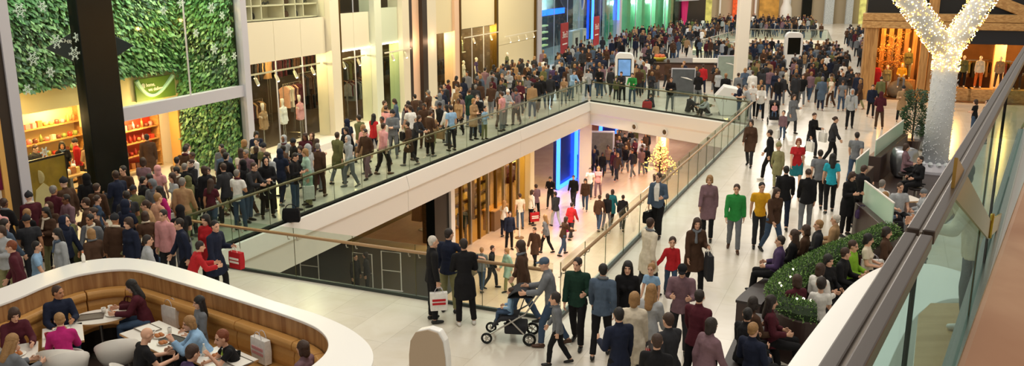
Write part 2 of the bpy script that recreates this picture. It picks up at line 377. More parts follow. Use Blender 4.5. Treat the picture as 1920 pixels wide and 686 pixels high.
        o.append(ell(c+hu*.036-hf*.026, (.083, .094, .094), hs, hf, hu)); o.append(ell(c-hf*.052-hu*.022, (.070, .048, .060), hs, hf, hu))
    elif part == 'long':
        o.append(ell(c+hu*.034-hf*.022, (.088, .099, .098), hs, hf, hu)); o.append(cap(c-hf*.055, J['neck']-up*.10-fw*.085, .082, .072, .7, fw))
        for s in (-1, 1): o.append(cap(c+hs*s*.072-hf*.008+hu*.01, J['neck']-up*.055+X*s*.085-fw*.02, .028, .030))
    elif part == 'bob':
        o.append(ell(c+hu*.034-hf*.022, (.088, .099, .098), hs, hf, hu)); o.append(cap(c-hf*.045-hu*.01, c-hf*.055-hu*.075, .082, .070, .8, hf))
        for s in (-1, 1): o.append(cap(c+hs*s*.073-hf*.006+hu*.01, c+hs*s*.07-hf*.012-hu*.075, .024, .026))
    elif part == 'bun':
        o.append(ell(c+hu*.035-hf*.024, (.082, .095, .095), hs, hf, hu)); o.append(ell(c-hf*.115+hu*.03, (.04, .035, .042), hs, hf, hu))
    elif part == 'hat':
        o.append(ell(c+hu*.052-hf*.016, (.091, .103, .094), hs, hf, hu)); o.append(ell(c+hu*.15-hf*.02, (.022, .022, .022), hs, hf, hu))
    elif part == 'cap':
        o.append(ell(c+hu*.052-hf*.012, (.086, .100, .078), hs, hf, hu)); o.append(ell(c+hu*.045+hf*.098, (.066, .058, .012), hs, hf, hu))
    elif part == 'hood':
        o.append(ell(c+hu*.020-hf*.040, (.105, .100, .118), hs, hf, hu)); o.append(cap(c-hu*.06-hf*.04, J['neck'], .092, .10))
    return o, J
VOX = {'n': (.0085, .013), 'm': (.013, .018), 'f': (.026, .028)}
CLOUD = bpy.data.textures.new('cloth_folds', 'CLOUDS'); CLOUD.noise_scale = .11; CLOUD.noise_depth = 2
def remesh(name, pr, vox, smooth=2, folds=0):
    mb = MB()
    for v, f in pr: mb.add(v, f)
    me = bpy.data.meshes.new('tmp'); me.from_pydata(mb.v, [], mb.f)
    ob = bpy.data.objects.new('tmp', me); COL.objects.link(ob)
    r = ob.modifiers.new('r', 'REMESH'); r.mode = 'VOXEL'; r.voxel_size = vox
    if smooth: s = ob.modifiers.new('s', 'SMOOTH'); s.factor = .5; s.iterations = smooth
    if folds:
        d = ob.modifiers.new('d', 'DISPLACE'); d.texture = CLOUD; d.strength = folds; d.mid_level = .5; d.texture_coords = 'LOCAL'
    dg = bpy.context.evaluated_depsgraph_get()
    out = bpy.data.meshes.new_from_object(ob.evaluated_get(dg)); out.name = name
    bpy.data.objects.remove(ob); bpy.data.meshes.remove(me)
    out.polygons.foreach_set('use_smooth', [True]*len(out.polygons))
    return out
MESH = {}; SK = {}
def pmesh(pose, build, part, lod):
    key = (pose, build, part, lod)
    if key in MESH: return MESH[key]
    if (pose, build) not in SK: SK[(pose, build)] = skel(pose, build)
    pr, J = prims(SK[(pose, build)], part)
    hairy = part in ('short', 'long', 'bob', 'bun', 'hat', 'cap', 'hood')
    vox = (.016 if lod == 'f' else VOX[lod][0]) if hairy else VOX[lod][0 if part == 'body' else 1]
    if part.startswith('shoe'): vox = VOX[lod][0]
    me = remesh(part, pr, vox, 2 if lod != 'f' else 1, 0 if part == 'body' or part.startswith('shoe') else (.016 if lod != 'f' else 0) if not hairy else .014 if lod != 'f' else 0)
    if part == 'body':
        import numpy as np
        n = len(me.polygons); ce = np.empty(n*3, dtype=np.float32); me.polygons.foreach_get('center', ce); ce = ce.reshape(n, 3)
        c, hf, hu, hs = (np.array(J[q]) for q in ('head', 'hf', 'hu', 'hs')); idx = np.zeros(n, dtype=np.int32)
        d = (ce-c)/(hs@hs); a, b, e = d@hs, d@hf, d@hu
        for s in (-1, 1):
            idx[(b > .045) & ((a-s*.031)**2/.013**2+(e-.008)**2/.0075**2 < 1)] = 1
            idx[(b > .045) & ((a-s*.031)**2/.020**2+(e-.031)**2/.005**2 < 1)] = 3
        idx[(b > .045) & (a**2/.023**2+(e+.064)**2/.008**2 < 1)] = 2
        if lod == 'f':
            idx[ce[:, 2] < .07] = 3
        me.polygons.foreach_set('material_index', idx)
        for m in (SKIN['light'], M_EYE, M_LIP, M_DARK): me.materials.append(m)
    else: me.materials.append(M_DARK)
    MESH[key] = me
    return me
SKIN = {k: mat('skin_'+k, c, .5, 0, .06, 20) for k, c in dict(light='#d9a98c', pale='#e3bda4', tan='#b98460', brown='#7d5238').items()}
M_EYE = mat('eye', '#2a211d', .2); M_LIP = mat('lip', '#a8584e', .45); M_DARK = mat('dark_brow', '#2b201a', .7)
PAL = dict(black='#17171a', charcoal='#2e2f33', navy='#1d2438', brown='#4a3426', tan='#a3835f', cream='#d9ceb8', grey='#71757a', white='#e6e4de', burgundy='#4d1c27', red='#b3242a',
           green='#2d8a41', olive='#63643f', teal='#1f6a74', blue='#2b4f9c', sky='#8fb4d6', pink='#d79a9a', magenta='#b3246f', yellow='#e0a623', orange='#cf6a2a', purple='#4b3a5e', denim='#3d5069',
           mauve='#7b6068', mint='#a5c4b4', khaki='#8c8a62', peach='#c99a80', bluegrey='#4d5d70', turquoise='#2aa3b8', darkgreen='#1c3a2e', lime='#7fae2e', palegrey='#a9adb0')
CLOTH = {k: mat('cloth_'+k, c, .85, 0, .22, 14, .25, 90, spec=.25) for k, c in PAL.items()}
HAIR = {k: mat('hair_'+k, c, .6, 0, .3, 30, .5, 70) for k, c in dict(black='#15110f', brown='#3a2519', dark='#241a15', fair='#9a7447', white='#c9c2b6', grey='#7d7872', ginger='#7a3d1e').items()}
SHOE = {k: mat('shoe_'+k, c, .4) for k, c in dict(black='#121212', brown='#4a2d1a', white='#d8d5cf', grey='#6a6a6a').items()}
BOXN = {'jacket': 'jacket', 'coat': 'coat', 'tee': 'shirt'}
def setm(o, m, i=0):
    s = o.material_slots[i]; s.link = 'OBJECT'; s.material = m
NP = [0]
def person(x, y, label, pose='stand', face=0, top=('jacket', 'black'), bot=('trousers', 'black'), hair=('short', 'brown'), skin='light', shoe='black', z=0, h=1.0, build='m', lod=None, group=None, scarf=None):
    """face: degrees; 0 looks away from the photographer, 180 towards, 90 to the left of the picture"""
    d = math.hypot(x, y)
    lod = lod or ('n' if d < 17.5 else 'm' if d < 42 else 'f')
    b = link('person', pmesh(pose, build, 'body', lod)); NP[0] += 1
    b.location = (x, y, z); b.rotation_euler = (0, 0, R(face)); b.scale = (h, h, h); tag(b, label, 'person', group); setm(b, SKIN[skin])
    def part(nm, p, m):
        o = link(nm, pmesh(pose, build, p, lod), b, local=True); setm(o, m); return o
    part(BOXN[top[0]], top[0], CLOTH[top[1]]); part(bot[0], bot[0], CLOTH[bot[1]])
    if hair[0] != 'bald': part('hair' if hair[0] not in ('hat', 'hood', 'cap') else {'hat': 'woolly_hat', 'hood': 'hood', 'cap': 'peaked_cap'}[hair[0]], hair[0], HAIR[hair[1]] if hair[0] not in ('hat', 'hood', 'cap') else CLOTH[hair[1]])
    if scarf and lod != 'f': part('scarf', 'scarf', CLOTH[scarf])
    if lod != 'f':
        for n in 'LR': part('shoe', 'shoe'+n, SHOE[shoe])
    return b
def hand(pose, build, x, y, z, face, h, n):
    J = SK.get((pose, build)) or skel(pose, build); p = (J['wr'+n]+J['hd'+n]*.09)*h
    return Matrix.Translation((x, y, z)) @ Matrix.Rotation(R(face), 4, 'Z') @ p
# ---------------------------------------------------------------- the setting: floors, ceiling of the lower level, fascias, walls
ROT = R(66.45)
M_FLOOR = tiles('cream_marble_tiles', '#ddd6c7', '#d5cdbd', '#c4bcac', 1.0, 1.8, .9, .22, -ROT)
M_FLOORL = tiles('peach_stone_tiles', '#d9bfa6', '#d1b59b', '#b99d84', 1.0, 1.2, .6, .3, -ROT)
M_WHITE = mat('white_plaster', '#e9e6df', .45); M_WPANEL = mat('white_panel', '#e8dfc4', .35); M_CREAM = mat('cream_panel', '#e8dab0', .35)
M_GREY = mat('grey_metal', '#c2c1c9', .45); M_BLACKG = mat('black_gloss', '#0b100e', .3, 0, .4, 3, spec=.25); M_STEEL = mat('steel', '#b5b2aa', .25, .9)
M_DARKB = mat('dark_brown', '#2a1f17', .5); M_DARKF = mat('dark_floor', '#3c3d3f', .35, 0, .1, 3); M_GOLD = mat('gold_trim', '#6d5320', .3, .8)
M_NAVY = mat('navy_panel', '#141b3a', .25); M_NEON = mat('blue_neon', '#1f52ff', .5, emit=9); M_WARM = mat('warm_lamp', '#ffdc9a', .5, emit=9); M_COOL = mat('white_lamp', '#fff6e6', .5, emit=7)
M_YEL = mat('yellow_wall', '#f0dc9e', .5); M_PEACH = mat('peach_panel', '#ecc6a4', .45)
G_RAIL = glass('rail_glass', '#eef6f1', .7); G_SHOP = glass('shop_glass', '#f8fbf8', .35); G_TINT = glass('tinted_glass', '#d6e8e6', .16); G_GREEN = glass('green_glass', '#dff0e6', .5)
M_RAIL = mat('rail_metal', '#8b7a63', .3, .75); M_RAILW = mat('rail_wood', '#a5835c', .35)
def st(o, label, cat): return tag(o, label, cat, None, 'structure')
def fill(loops, z, name, m):
    bm = bmesh.new(); es = []
    for lp in loops:
        vs_ = [bm.verts.new((p[0], p[1], z)) for p in lp]; es += [bm.edges.new((vs_[i], vs_[(i+1) % len(vs_)])) for i in range(len(vs_))]
    bmesh.ops.triangle_fill(bm, use_beauty=True, edges=es)
    for f in bm.faces:
        if f.normal.z < 0: f.normal_flip()
    me = bpy.data.meshes.new(name); bm.to_mesh(me); bm.free(); me.materials.append(m)
    return link(name, me)
OUT = [(-30, 2), (60, 2), (60, 140), (-30, 140)]
H2 = [(16.1, 76.5), (25.9, 97.3), (34.6, 95.0), (27.6, 74.2)]
hole1 = [HA, HB, HC, HD]
st(fill([OUT, hole1, H2], 0, 'floor', M_FLOOR), 'cream polished stone floor of the concourse around the opening', 'floor')
st(fill([OUT, hole1, H2], -1.28, 'ceiling', M_WHITE), 'white ceiling of the lower level under the concourse', 'ceiling')
mb = MB(); mb.box(-30, 60, 2, 140, -5.2, -5); st(mb.build('floor_lower', M_FLOORL), 'warm stone floor of the lower level seen through the opening', 'floor')
# fascias round the opening
def fascia(A, B, name, label, inset=.02, prof=None):
    A, B = V(A), V(B); d = (B-A).normalized(); n = V((d.y, -d.x, 0))
    c = (HA+HC)/2
    if (c-A).dot(n) < 0: n = -n
    prof = prof or [(-.12, .0), (.02, .0), (.06, -.02), (.16, -.44), (.165, -.48), (.10, -.52), (.10, -1.27), (-.12, -1.27)]
    mb = MB(); L = (B-A).length; k = max(1, round(L/10)); g = .012
    for i in range(k):
        a = A+d*(L*i/k+g); b = A+d*(L*(i+1)/k-g)
        mb.loft([[p+n*q[0]+V((0, 0, q[1])) for q in prof] for p in (a, b)])
    return st(mb.build(name, M_WHITE), label, 'fascia'), n, d
fascia(HB, HC, 'trim_1', 'long white fascia under the left walkway edge'); fascia(HA, HB, 'trim_2', 'white fascia under the near edge of the opening')
fascia(HD, HA, 'trim_3', 'white fascia under the right walkway edge'); _, nf, df = fascia(HC, HD, 'trim_4', 'white fascia of the far edge with three round vents', prof=[(-.12, 0), (.02, 0), (.10, -.05), (.10, -.6), (.02, -.72), (.02, -1.27), (-.12, -1.27)])
for i, px in enumerate((1185, 1213, 1258)):
    q = (0.33, .53, .80)[i]; p = HC.lerp(HD, q)+nf*.03; p.z = -.98
    t = thing('air_vent', ('round air vent in the white far fascia, nearest the corner', 'round air vent in the white far fascia, middle one', 'round air vent in the white far fascia, nearest the right railing')[i], 'vent', p, math.atan2(nf.y, nf.x)-math.pi/2)
    Mx = Matrix.Rotation(-math.pi/2, 4, 'X')
    a = MB(); a.lathe([(.15, -.02), (.19, .0), (.2, .05), (.15, .07), (.13, .03)], n=20); a.v = [tuple(Mx @ V(v)) for v in a.v]; a.build('collar', M_WHITE, t, local=True, smooth=True)
    a = MB(); a.lathe([(.0, .0), (.13, .01), (.12, .035), (.05, .05), (.0, .05)], n=16); a.v = [tuple(Mx @ V(v)) for v in a.v]; a.build('nozzle', mat('vent_bronze', '#5d4a33', .4, .5), t, local=True, smooth=True)
# glass balustrades round the opening
def balustrade(A, B, label, n_pan, hr_mat, zh=1.06, zg=1.2, inset=.10, ext0=0, ext1=0, sideoff=-1):
    A, B = V(A), V(B); d = (B-A).normalized(); A = A-d*ext0; B = B+d*ext1; n = V((d.y, -d.x, 0)); c = (HA+HC)/2
    if (c-A).dot(n) < 0: n = -n
    t = thing('glass_balustrade', label, 'railing', (A+B)/2); L = (B-A).length; w = L/n_pan
    o = -n*inset; e = V((0, 0, 1))
    mb = MB(); p0, p1 = A+o, B+o
    mb.loft([[p+n*x+e*z for x, z in ((-.03, .0), (.03, .0), (.03, .07), (-.03, .07))] for p in (p0, p1)]); mb.build('base_channel', mat('channel_dark', '#3f4744', .35, .6), t)
    for i in range(n_pan):
        mb = MB(); a, b = p0+d*(w*i+.008), p0+d*(w*(i+1)-.008)
        mb.loft([[p+n*x+e*z for x, z in ((-.008, .05), (.008, .05), (.008, zg), (-.008, zg))] for p in (a, b)]); mb.build('glass_panel', G_RAIL, t)
        mb = MB(); mb.tube([a+e*.07-n*.012, a+e*zg-n*.012], .008, 5); mb.build('panel_joint', mat('joint_bronze', '#5a5a3a', .4, .4), t)
        for q in (.12, -.12):
            c0 = a+d*q; 
            mb = MB(); mb.tube([c0-n*.01+e*.93, c0-n*.06+e*.94, c0-n*.075+e*1.0, c0-n*.075+e*(zh-.02)], .011, 6); mb.build('bracket', M_STEEL, t, smooth=True)
    mb = MB(); mb.tube([p0-n*.075+e*zh, p1-n*.075+e*zh], .036, 12); mb.build('handrail', hr_mat, t, smooth=True)
    return t
balustrade(HB, HA, 'clear glass balustrade with timber handrail along the near edge of the opening', 6, M_RAILW)
balustrade(HB, HC, 'clear glass balustrade with metal handrail along the left walkway', 20, M_RAIL)
balustrade(HC, HD, 'clear glass balustrade on the far edge above the vented fascia', 7, M_RAIL)
balustrade(HA, HD, 'clear glass balustrade along the right walkway beside the businessman', 17, M_RAILW)
# second opening far away
for i, (a, b, nm, lb) in enumerate(((H2[0], H2[1], 'trim_5', 'white fascia on the left of the distant opening'), (H2[1], H2[2], 'trim_6', 'white fascia on the far side of the distant opening'), (H2[2], H2[3], 'trim_7', 'white fascia on the right of the distant opening'), (H2[3], H2[0], 'trim_8', 'white fascia on the near side of the distant opening'))):
    a, b = V((*a, 0)), V((*b, 0)); c = V((26, 86, 0)); d = (b-a).normalized(); n = V((d.y, -d.x, 0)); n = n if (c-a).dot(n) > 0 else -n
    mb = MB(); mb.loft([[p+n*x+V((0, 0, z)) for x, z in ((-.1, 0), (.2, 0), (.2, -.9), (.05, -1.25), (-.1, -1.25))] for p in (a, b)]); st(mb.build(nm, M_WHITE), lb, 'fascia')
    t = thing('glass_balustrade', ('distant glass balustrade slanting along the left of the far opening', 'distant glass balustrade above the far white fascia with crowd behind', 'distant glass balustrade on the right of the far opening', 'distant glass balustrade on the near side of the far opening')[i], 'railing', (a+b)/2)
    mb = MB(); mb.loft([[p-n*.05+n*x+V((0, 0, z)) for x, z in ((-.01, 0), (.01, 0), (.01, 1.1), (-.01, 1.1))] for p in (a, b)]); mb.build('glass_panel', G_RAIL, t)
    mb = MB(); mb.tube([a-n*.05+V((0, 0, 1.12)), b-n*.05+V((0, 0, 1.12))], .035, 6); mb.build('handrail', M_STEEL, t)
    mb = MB(); mb.loft([[p+n*x+V((0, 0, z)) for x, z in ((.05, -1.32), (.2, -1.32), (.2, -1.5), (.05, -1.5))] for p in (a.lerp(b, .03), b.lerp(a, .03))]); tag(mb.build('glow_strip', M_WARM), 'warm glow of the lower level under the %s fascia of the distant opening' % ('left', 'far', 'right', 'near')[i], 'strip light')  # glowing strip put in for the lit lower level below the fascia
# ---------------------------------------------------------------- left shop front (local s along the front, t into the shop)
def fbox(name, m, s0, s1, t0, t1, z0, z1, label=None, cat='wall', parent=None, bevel=0, kind='structure'):
    mb = MB(); mb.box(s0, s1, t0, t1, z0, z1, FM); o = mb.build(name, m, parent, bevel)
    if parent is None: tag(o, label, cat, None, kind)
    elif label: o['label'] = label
    return o
WN = [0]
def window(s0, s1, z0, z1, label, m=None, t=.0, mull=()):
    WN[0] += 1
    w = thing('window_%d' % WN[0], label, 'window', fp((s0+s1)/2, t, z0), 0, None, 'structure')
    fbox('pane', m or G_SHOP, s0, s1, t-.008, t+.008, z0, z1, parent=w)
    for s in mull: fbox('mullion', M_GREY, s-.012, s+.012, t-.03, t+.02, z0, z1, parent=w)
    return w
fbox('column_1', M_GREY, -9.30, -9.0, -.12, .35, 0, 8.6, 'grey metal post between the magenta shop and the green shop', 'column')
fbox('column_2', M_BLACKG, -6.88, -5.62, -.1, .22, 0, 8.6, 'wide glossy black column in the green shop window', 'column', bevel=.02)
fbox('column_3', M_GREY, .11, .45, -.14, .35, 0, 8.6, 'grey metal post between the green shop and the white clothes shop', 'column')
fbox('trim_9', M_GREY, -5.62, .11, -.06, .2, 2.62, 3.0, 'grey horizontal transom across the green shop window', 'transom')
window(-9.0, -6.88, .05, 8.6, 'tall shop window left of the black column showing the living wall'); window(-5.62, .11, 3.0, 8.6, 'upper shop window right of the black column with snowflakes', mull=(-2.6,)); 
window(-2.9, .11, .05, 2.62, 'lower shop window under the grey transom, left of the grey post')
# green shop inside
fbox('wall_green_shop', M_YEL, -9.3, .1, 9, 9.2, 0, 8.6, 'yellow back wall of the green shop', 'wall')
fbox('ceiling_green_shop', M_WHITE, -9.3, .1, 2.8, 9, 3.46, 3.6, 'white ceiling inside the green shop', 'ceiling')
fbox('trim_10', M_YEL, -9.3, -4.4, 2.5, 2.8, 2.85, 3.46, 'pale yellow lintel above the gift shelves', 'lintel')
fbox('trim_11', M_YEL, -4.4, .1, 2.5, 2.8, 2.12, 3.46, 'pale yellow lintel carrying the green sign', 'lintel')
fbox('column_4', mat('tan_panel', '#c99a54', .5), -.28, .1, 2.5, 2.9, 0, 2.12, 'tan jamb on the right of the red display', 'column')
# living wall
M_LEAF = [mat('leaf_%d' % i, c, .5, 0, .3, 3) for i, c in enumerate(('#477a45', '#64965a', '#2f5a35', '#86ae78', '#1f3f28'))]
def leafwall(name, label, quads, dens, size, cat='living wall', kind=None, mats=None):
    mb = MB(); r = random.Random(len(name)+int(dens))
    for o, a, b, n in quads:
        o, a, b, n = V(o), V(a), V(b), V(n); A_ = a.length*b.length
        mb.cm = 4; mb.add([o, o+a, o+a+b, o+b], [(0, 1, 2, 3)])
        for i in range(int(A_*dens)):
            u, v = r.random(), r.random(); p = o+a*u+b*v+n*r.uniform(.02, .28)
            clump = math.sin(p.x*2.3+p.z*1.7)+math.sin(p.y*1.9-p.z*2.6)
            s = size*r.uniform(.6, 1.4); d = (V((0, 0, -1))*r.uniform(.3, 1)+n*r.uniform(.2, .9)+a.normalized()*r.uniform(-.7, .7)).normalized(); w = d.cross(n).normalized()*s*.28
            mb.cm = min(4, max(0, int(2+clump*.9+r.uniform(-1.4, 1.4))))
            mb.add([p, p+d*s*.5+w, p+d*s, p+d*s*.5-w], [(0, 1, 2, 3)])
    return tag(mb.build(name, mats or M_LEAF), label, cat, None, kind)
nF = (FM.to_3x3() @ V((0, -1, 0))); dF = FD.copy(); UP = V((0, 0, 1))
leafwall('living_wall', 'leafy green living wall above the yellow lintel behind the shop glass', [(fp(-9.3, 2.5, 3.56), dF*9.4, UP*5.0, nF)], 420, .17)
leafwall('living_wall', 'leafy green side wall beside the grey post of the white shop', [(fp(.08, 2.5, 0), -nF*-2.4, UP*8.4, -dF)], 420, .16)
# shop lamps; the high pair is added to brighten the lintel sign
for s, t, z, p in ((-6, 3.3, 2.7, 200), (-4, 3.3, 2.9, 200), (-2, 5, 3.1, 200), (-1.6, 1.9, 2.45, 90), (-7.6, 1.5, 2.7, 120), (-1.3, 1.2, 5.2, 90), (-4, 1.2, 5.2, 60)): lamp('shop_light', fp(s, t, z), p, '#ffcf86')
for s in (-7.8, -3.6, -1): area('living_wall_lamp', fp(s, .5, 8.2), 1.5, 150, '#f6ffe6', (R(0), 0, 0))
# white clothes shop: panels, pillars, windows
for i, (a, b) in enumerate(((.47, 2.2), (2.2, 4.0), (4.0, 5.8))): fbox('wall_left_panel', M_WPANEL, a+.01, b-.01, 0, .12, 3.66, 5.1, ('white panel over the dress forms, next to the grey post', 'white panel over the dress forms, middle of three', 'white panel over the dress forms, next to the white pillar')[i], 'wall panel')
fbox('column_5', M_WPANEL, 5.85, 6.55, -.25, .5, 0, 8.6, 'white pillar right of the dress form window', 'pillar'); fbox('trim_12', M_GOLD, 6.55, 6.78, -.2, .5, 0, 8.6, 'dark gold strip beside the white pillar', 'trim')
for i, (a, b) in enumerate(((6.85, 8.2), (8.2, 9.6))): fbox('wall_left_panel', M_WPANEL, a+.01, b-.01, 0, .12, 3.66, 5.18, ('white panel above the second clothes window, left half', 'white panel above the second clothes window, right half')[i], 'wall panel')
fbox('column_6', mat('greenish_white', '#dde2c8', .4), 9.69, 10.36, -.25, .5, 0, 8.6, 'pale greenish pillar between two clothes windows', 'pillar')
fbox('wall_left_panel', mat('mint_panel', '#d3dcc0', .35), 10.4, 12.5, 0, .12, 3.7, 5.3, 'pale green panel above the third clothes window', 'wall panel')
fbox('column_7', M_WPANEL, 12.55, 13.3, -.25, .5, 0, 8.6, 'white pillar next to the dark gold strip and peach column', 'pillar'); fbox('trim_13', M_DARKB, 13.3, 13.75, -.2, .5, 0, 8.6, 'dark bronze strip left of the peach column', 'trim')
fbox('column_8', M_PEACH, 13.8, 15.2, .1, .9, 0, 8.6, 'broad peach column lit from above between bronze strips', 'column'); fbox('trim_14', M_DARKB, 15.2, 15.8, -.1, .5, 0, 8.6, 'dark bronze strip right of the peach column', 'trim')
fbox('column_9', M_WPANEL, 15.8, 16.95, -.1, .6, 0, 8.6, 'bright white pillar right of the peach column', 'pillar')
fbox('wall_left_panel', M_CREAM, 16.95, 19.4, 0, .12, 3.75, 8.6, 'cream panel above the small lit mannequin window', 'wall panel'); fbox('column_10', M_PEACH, 19.4, 20.1, -.15, .5, 0, 8.6, 'narrow peach pillar between mannequin windows', 'pillar')
fbox('trim_15', M_GOLD, 20.1, 20.3, -.2, .5, 0, 8.6, 'dark gold strip beside the narrow peach pillar', 'trim')
fbox('wall_left_panel', M_CREAM, 20.3, 26.4, 0, .12, 3.8, 8.6, 'wide cream panel above the row of mannequins', 'wall panel'); fbox('trim_16', M_GOLD, 26.4, 26.75, -.15, .3, 0, 8.6, 'dark gold strip left of the blank cream wall', 'trim')
for i, (z0, z1) in enumerate(((0, 2.4), (2.42, 8.6))): fbox('wall_left', M_CREAM, 26.75, 35.0, 0, .2, z0, z1, ('lower part of the blank cream shop wall', 'upper part of the blank cream shop wall')[i], 'wall')
fbox('trim_17', M_GOLD, 35.0, 35.3, -.15, .3, 0, 8.6, 'gold strip at the end of the cream wall', 'trim'); fbox('column_11', M_GREY, 35.35, 36.2, -.25, .4, 0, 8.6, 'grey post between the cream wall and the blue neon shop', 'column')
window(.47, 5.85, .3, 3.66, 'shop window with dress forms and clothes rails', mull=(2.2, 4.0)); window(6.8, 9.69, .3, 3.66, 'second clothes shop window with red trousers on show', mull=(8.2,)); window(10.36, 12.55, .3, 3.7, 'greenish third clothes shop window', G_GREEN)
window(16.95, 19.4, .2, 3.75, 'clothes shop window beside the narrow peach pillar'); window(20.3, 26.4, .2, 3.8, 'long clothes shop window with a row of mannequins', mull=(22.4, 24.4))
window(.47, 5.85, 5.12, 8.6, 'upper shop window with white display niches'); window(6.8, 9.69, 5.2, 8.6, 'dark upper window above the second clothes window', mull=(8.2,)); window(10.36, 12.55, 5.3, 8.6, 'dark upper window above the third clothes window')
fbox('wall_clothes_shop', mat('shop_back_brown', '#4a3a2a', .6, 0, .3, 2), .4, 26.7, 6.5, 6.7, 0, 8.6, 'dark brown back wall of the clothes shop', 'wall')
fbox('wall_partition', M_WHITE, .2, .4, .4, 9, 0, 8.6, 'partition wall between the green shop and the clothes shop', 'wall')
fbox('ceiling_clothes_shop', M_DARKB, .45, 26.7, .15, 6.5, 3.75, 3.95, 'dark ceiling inside the clothes shop', 'ceiling'); fbox('floor_clothes_shop', mat('shop_floor_dark', '#3a3028', .35), .45, 26.7, .15, 6.5, .0, .04, 'dark floor of the clothes shop', 'floor')
fbox('trim_18', M_WHITE, .5, 13.2, -.75, .9, .0, .24, 'white display plinth under the clothes shop windows', 'plinth'); 
for s in (1.5, 3.2, 5, 7.4, 9, 11.4): lamp('window_lamp', fp(s, .7, 3.3), 75, '#ffdf9e', .08)
for s in (2.5, 8, 11.5, 18, 22, 25): lamp('shop_light', fp(s, 4, 3.3), 220, '#ffd390', .1)
for s in (17.6, 18.8, 21, 22.6, 24.2, 25.6): lamp('window_lamp', fp(s, .7, 3.4), 100, '#ffdf9e', .08)
for s, p in ((14.5, 45), (16.4, 20)): lamp('column_lamp', fp(s, -.5, 3.4), p, '#ffc79a', .1)
fbox('wall_partition', mat('shop_back_brown', '#4a3a2a', .6, 0, .3, 2), 26.45, 26.65, .3, 6.7, 0, 8.6, 'dark partition wall behind the row of mannequins', 'wall')
for a, b, z, lb in ((6.85, 9.6, 3.6, 'bright strip light at the head of the red trousers window'), (10.4, 12.5, 3.64, 'bright strip light at the head of the greenish third window')): fbox('strip_light', M_COOL, a, b, -.03, .03, z, z+.05, lb, 'strip light', kind=None).pop('kind', None)
# upper niches
fbox('wall_niche_back', M_WPANEL, .47, 5.85, 1.0, 1.1, 5.1, 8.6, 'white back wall of the upper display niches', 'wall'); fbox('wall_dark_upper', M_DARKB, 6.5, 13.3, 2.2, 2.3, 5.1, 8.6, 'dark interior behind the upper windows', 'wall')
lamp('niche_lamp', fp(2, .5, 7.6), 200, '#fff0c8'); lamp('niche_lamp', fp(4.5, .5, 7.6), 200, '#fff0c8')
# blue neon shop and what follows
fbox('wall_neon_shop', M_NAVY, 36.2, 66, 5, 5.2, 0, 8.6, 'dark navy back wall of the blue neon shop', 'wall')
window(36.2, 52.4, 0.05, 8.6, 'teal glass front of the blue neon shop, left part', glass('teal_glass', '#cfe4e6', .45), mull=(40.4, 44.5, 48.5)); window(53.3, 65, 0.05, 8.6, 'teal glass front of the blue neon shop, right part', glass('teal_glass', '#cfe4e6', .45), mull=(57, 61))
fbox('column_12', M_GREY, 65, 66.2, -.3, .4, 0, 8.6, 'grey post between the blue neon shop and the green glass front', 'column')
for i, (s, z0, z1) in enumerate(((52.6, -.0, 8.6), (64.4, 1.2, 8.6))):
    o = fbox('neon_tube', M_NEON, s, s+.35, -.3, -.15, z0+1.2, z1, ('tall blue neon strip in the middle of the neon shop front', 'blue neon strip near the green glass front')[i], 'neon light', kind=None); o.pop('kind', None)
o = fbox('neon_tube', M_NEON, 39.5, 47, .9, 1.0, 3.75, 4.2, 'horizontal blue neon band over the neon shop shelves', 'neon light', kind=None); o.pop('kind', None)
for s in (38, 43, 49, 56, 61): lamp('neon_shop_lamp', fp(s, 2.6, 3.6), 300, '#e2e8ff')
# green glass front, angled a little, up to the magenta banner
P0, P1 = fp(66.2, 0), V((26.5, 117, 0))
g = (P1-P0).normalized(); gn = V((g.y, -g.x, 0)); GM = Matrix(((g.x, -gn.x, 0, P0.x), (g.y, -gn.y, 0, P0.y), (0, 0, 1, 0), (0, 0, 0, 1))); GL = (P1-P0).length
def gbox(name, m, s0, s1, t0, t1, z0, z1, label, cat, kind='structure', parent=None):
    mb = MB(); mb.box(s0, s1, t0, t1, z0, z1, GM); o = mb.build(name, m, parent)
    if parent is None: tag(o, label, cat, None, kind)
    if kind is None and parent is None: o.pop('kind', None)
    return o
M_GRN = mat('green_panel', '#86c3a4', .3)
gbox('wall_green_glass', M_GRN, 0, 17.5, 1.5, 1.7, 0, 9, 'pale green wall behind the green glass front', 'wall'); 
for i in range(4): gbox('column_%d' % (13+i), mat('green_pillar', '#a9d6bd', .35), 2.5+4*i, 3.4+4*i, .2, .8, 0, 9, 'pale green pillar behind the green glass, %s' % ('nearest the neon shop', 'second from the neon shop', 'third from the neon shop', 'next to the magenta banner')[i], 'pillar')
WN[0] += 1; w = thing('window_%d' % WN[0], 'tall green glass shop front beyond the neon shop', 'window', P0+g*8, 0, None, 'structure'); gbox('pane', G_GREEN, 0, 17.5, -.02, .02, 0, 9, None, None, parent=w)
for s in (4.3, 8.7, 13): gbox('mullion', M_GREY, s-.05, s+.05, -.06, .04, 0, 9, None, None, parent=w)
gbox('wall_entrance', mat('near_black', '#0e0e12', .4), 17.5, GL, .5, .7, 0, 9, 'black entrance wall around the magenta banner', 'wall')
for s in (3, 8, 13): lamp('green_lamp', GM @ V((s, .9, 4)), 420, '#e6fff0')
# far end
mb = MB(); mb.box(20, 75, 131, 131.3, -5, 16); st(mb.build('wall_far', mat('far_wall', '#b7a78b', .6)), 'beige wall closing the far end of the mall', 'wall')
mb = MB(); mb.box(59, 59.3, 2, 131, -5, 16); st(mb.build('wall_right', M_CREAM), 'plain cream wall behind the timber lodge shop', 'wall')
mb = MB(); mb.box(-30.3, -30, 2, 140, -5, 16); st(mb.build('wall_left', M_CREAM), 'plain wall closing the left side behind the shops', 'wall')
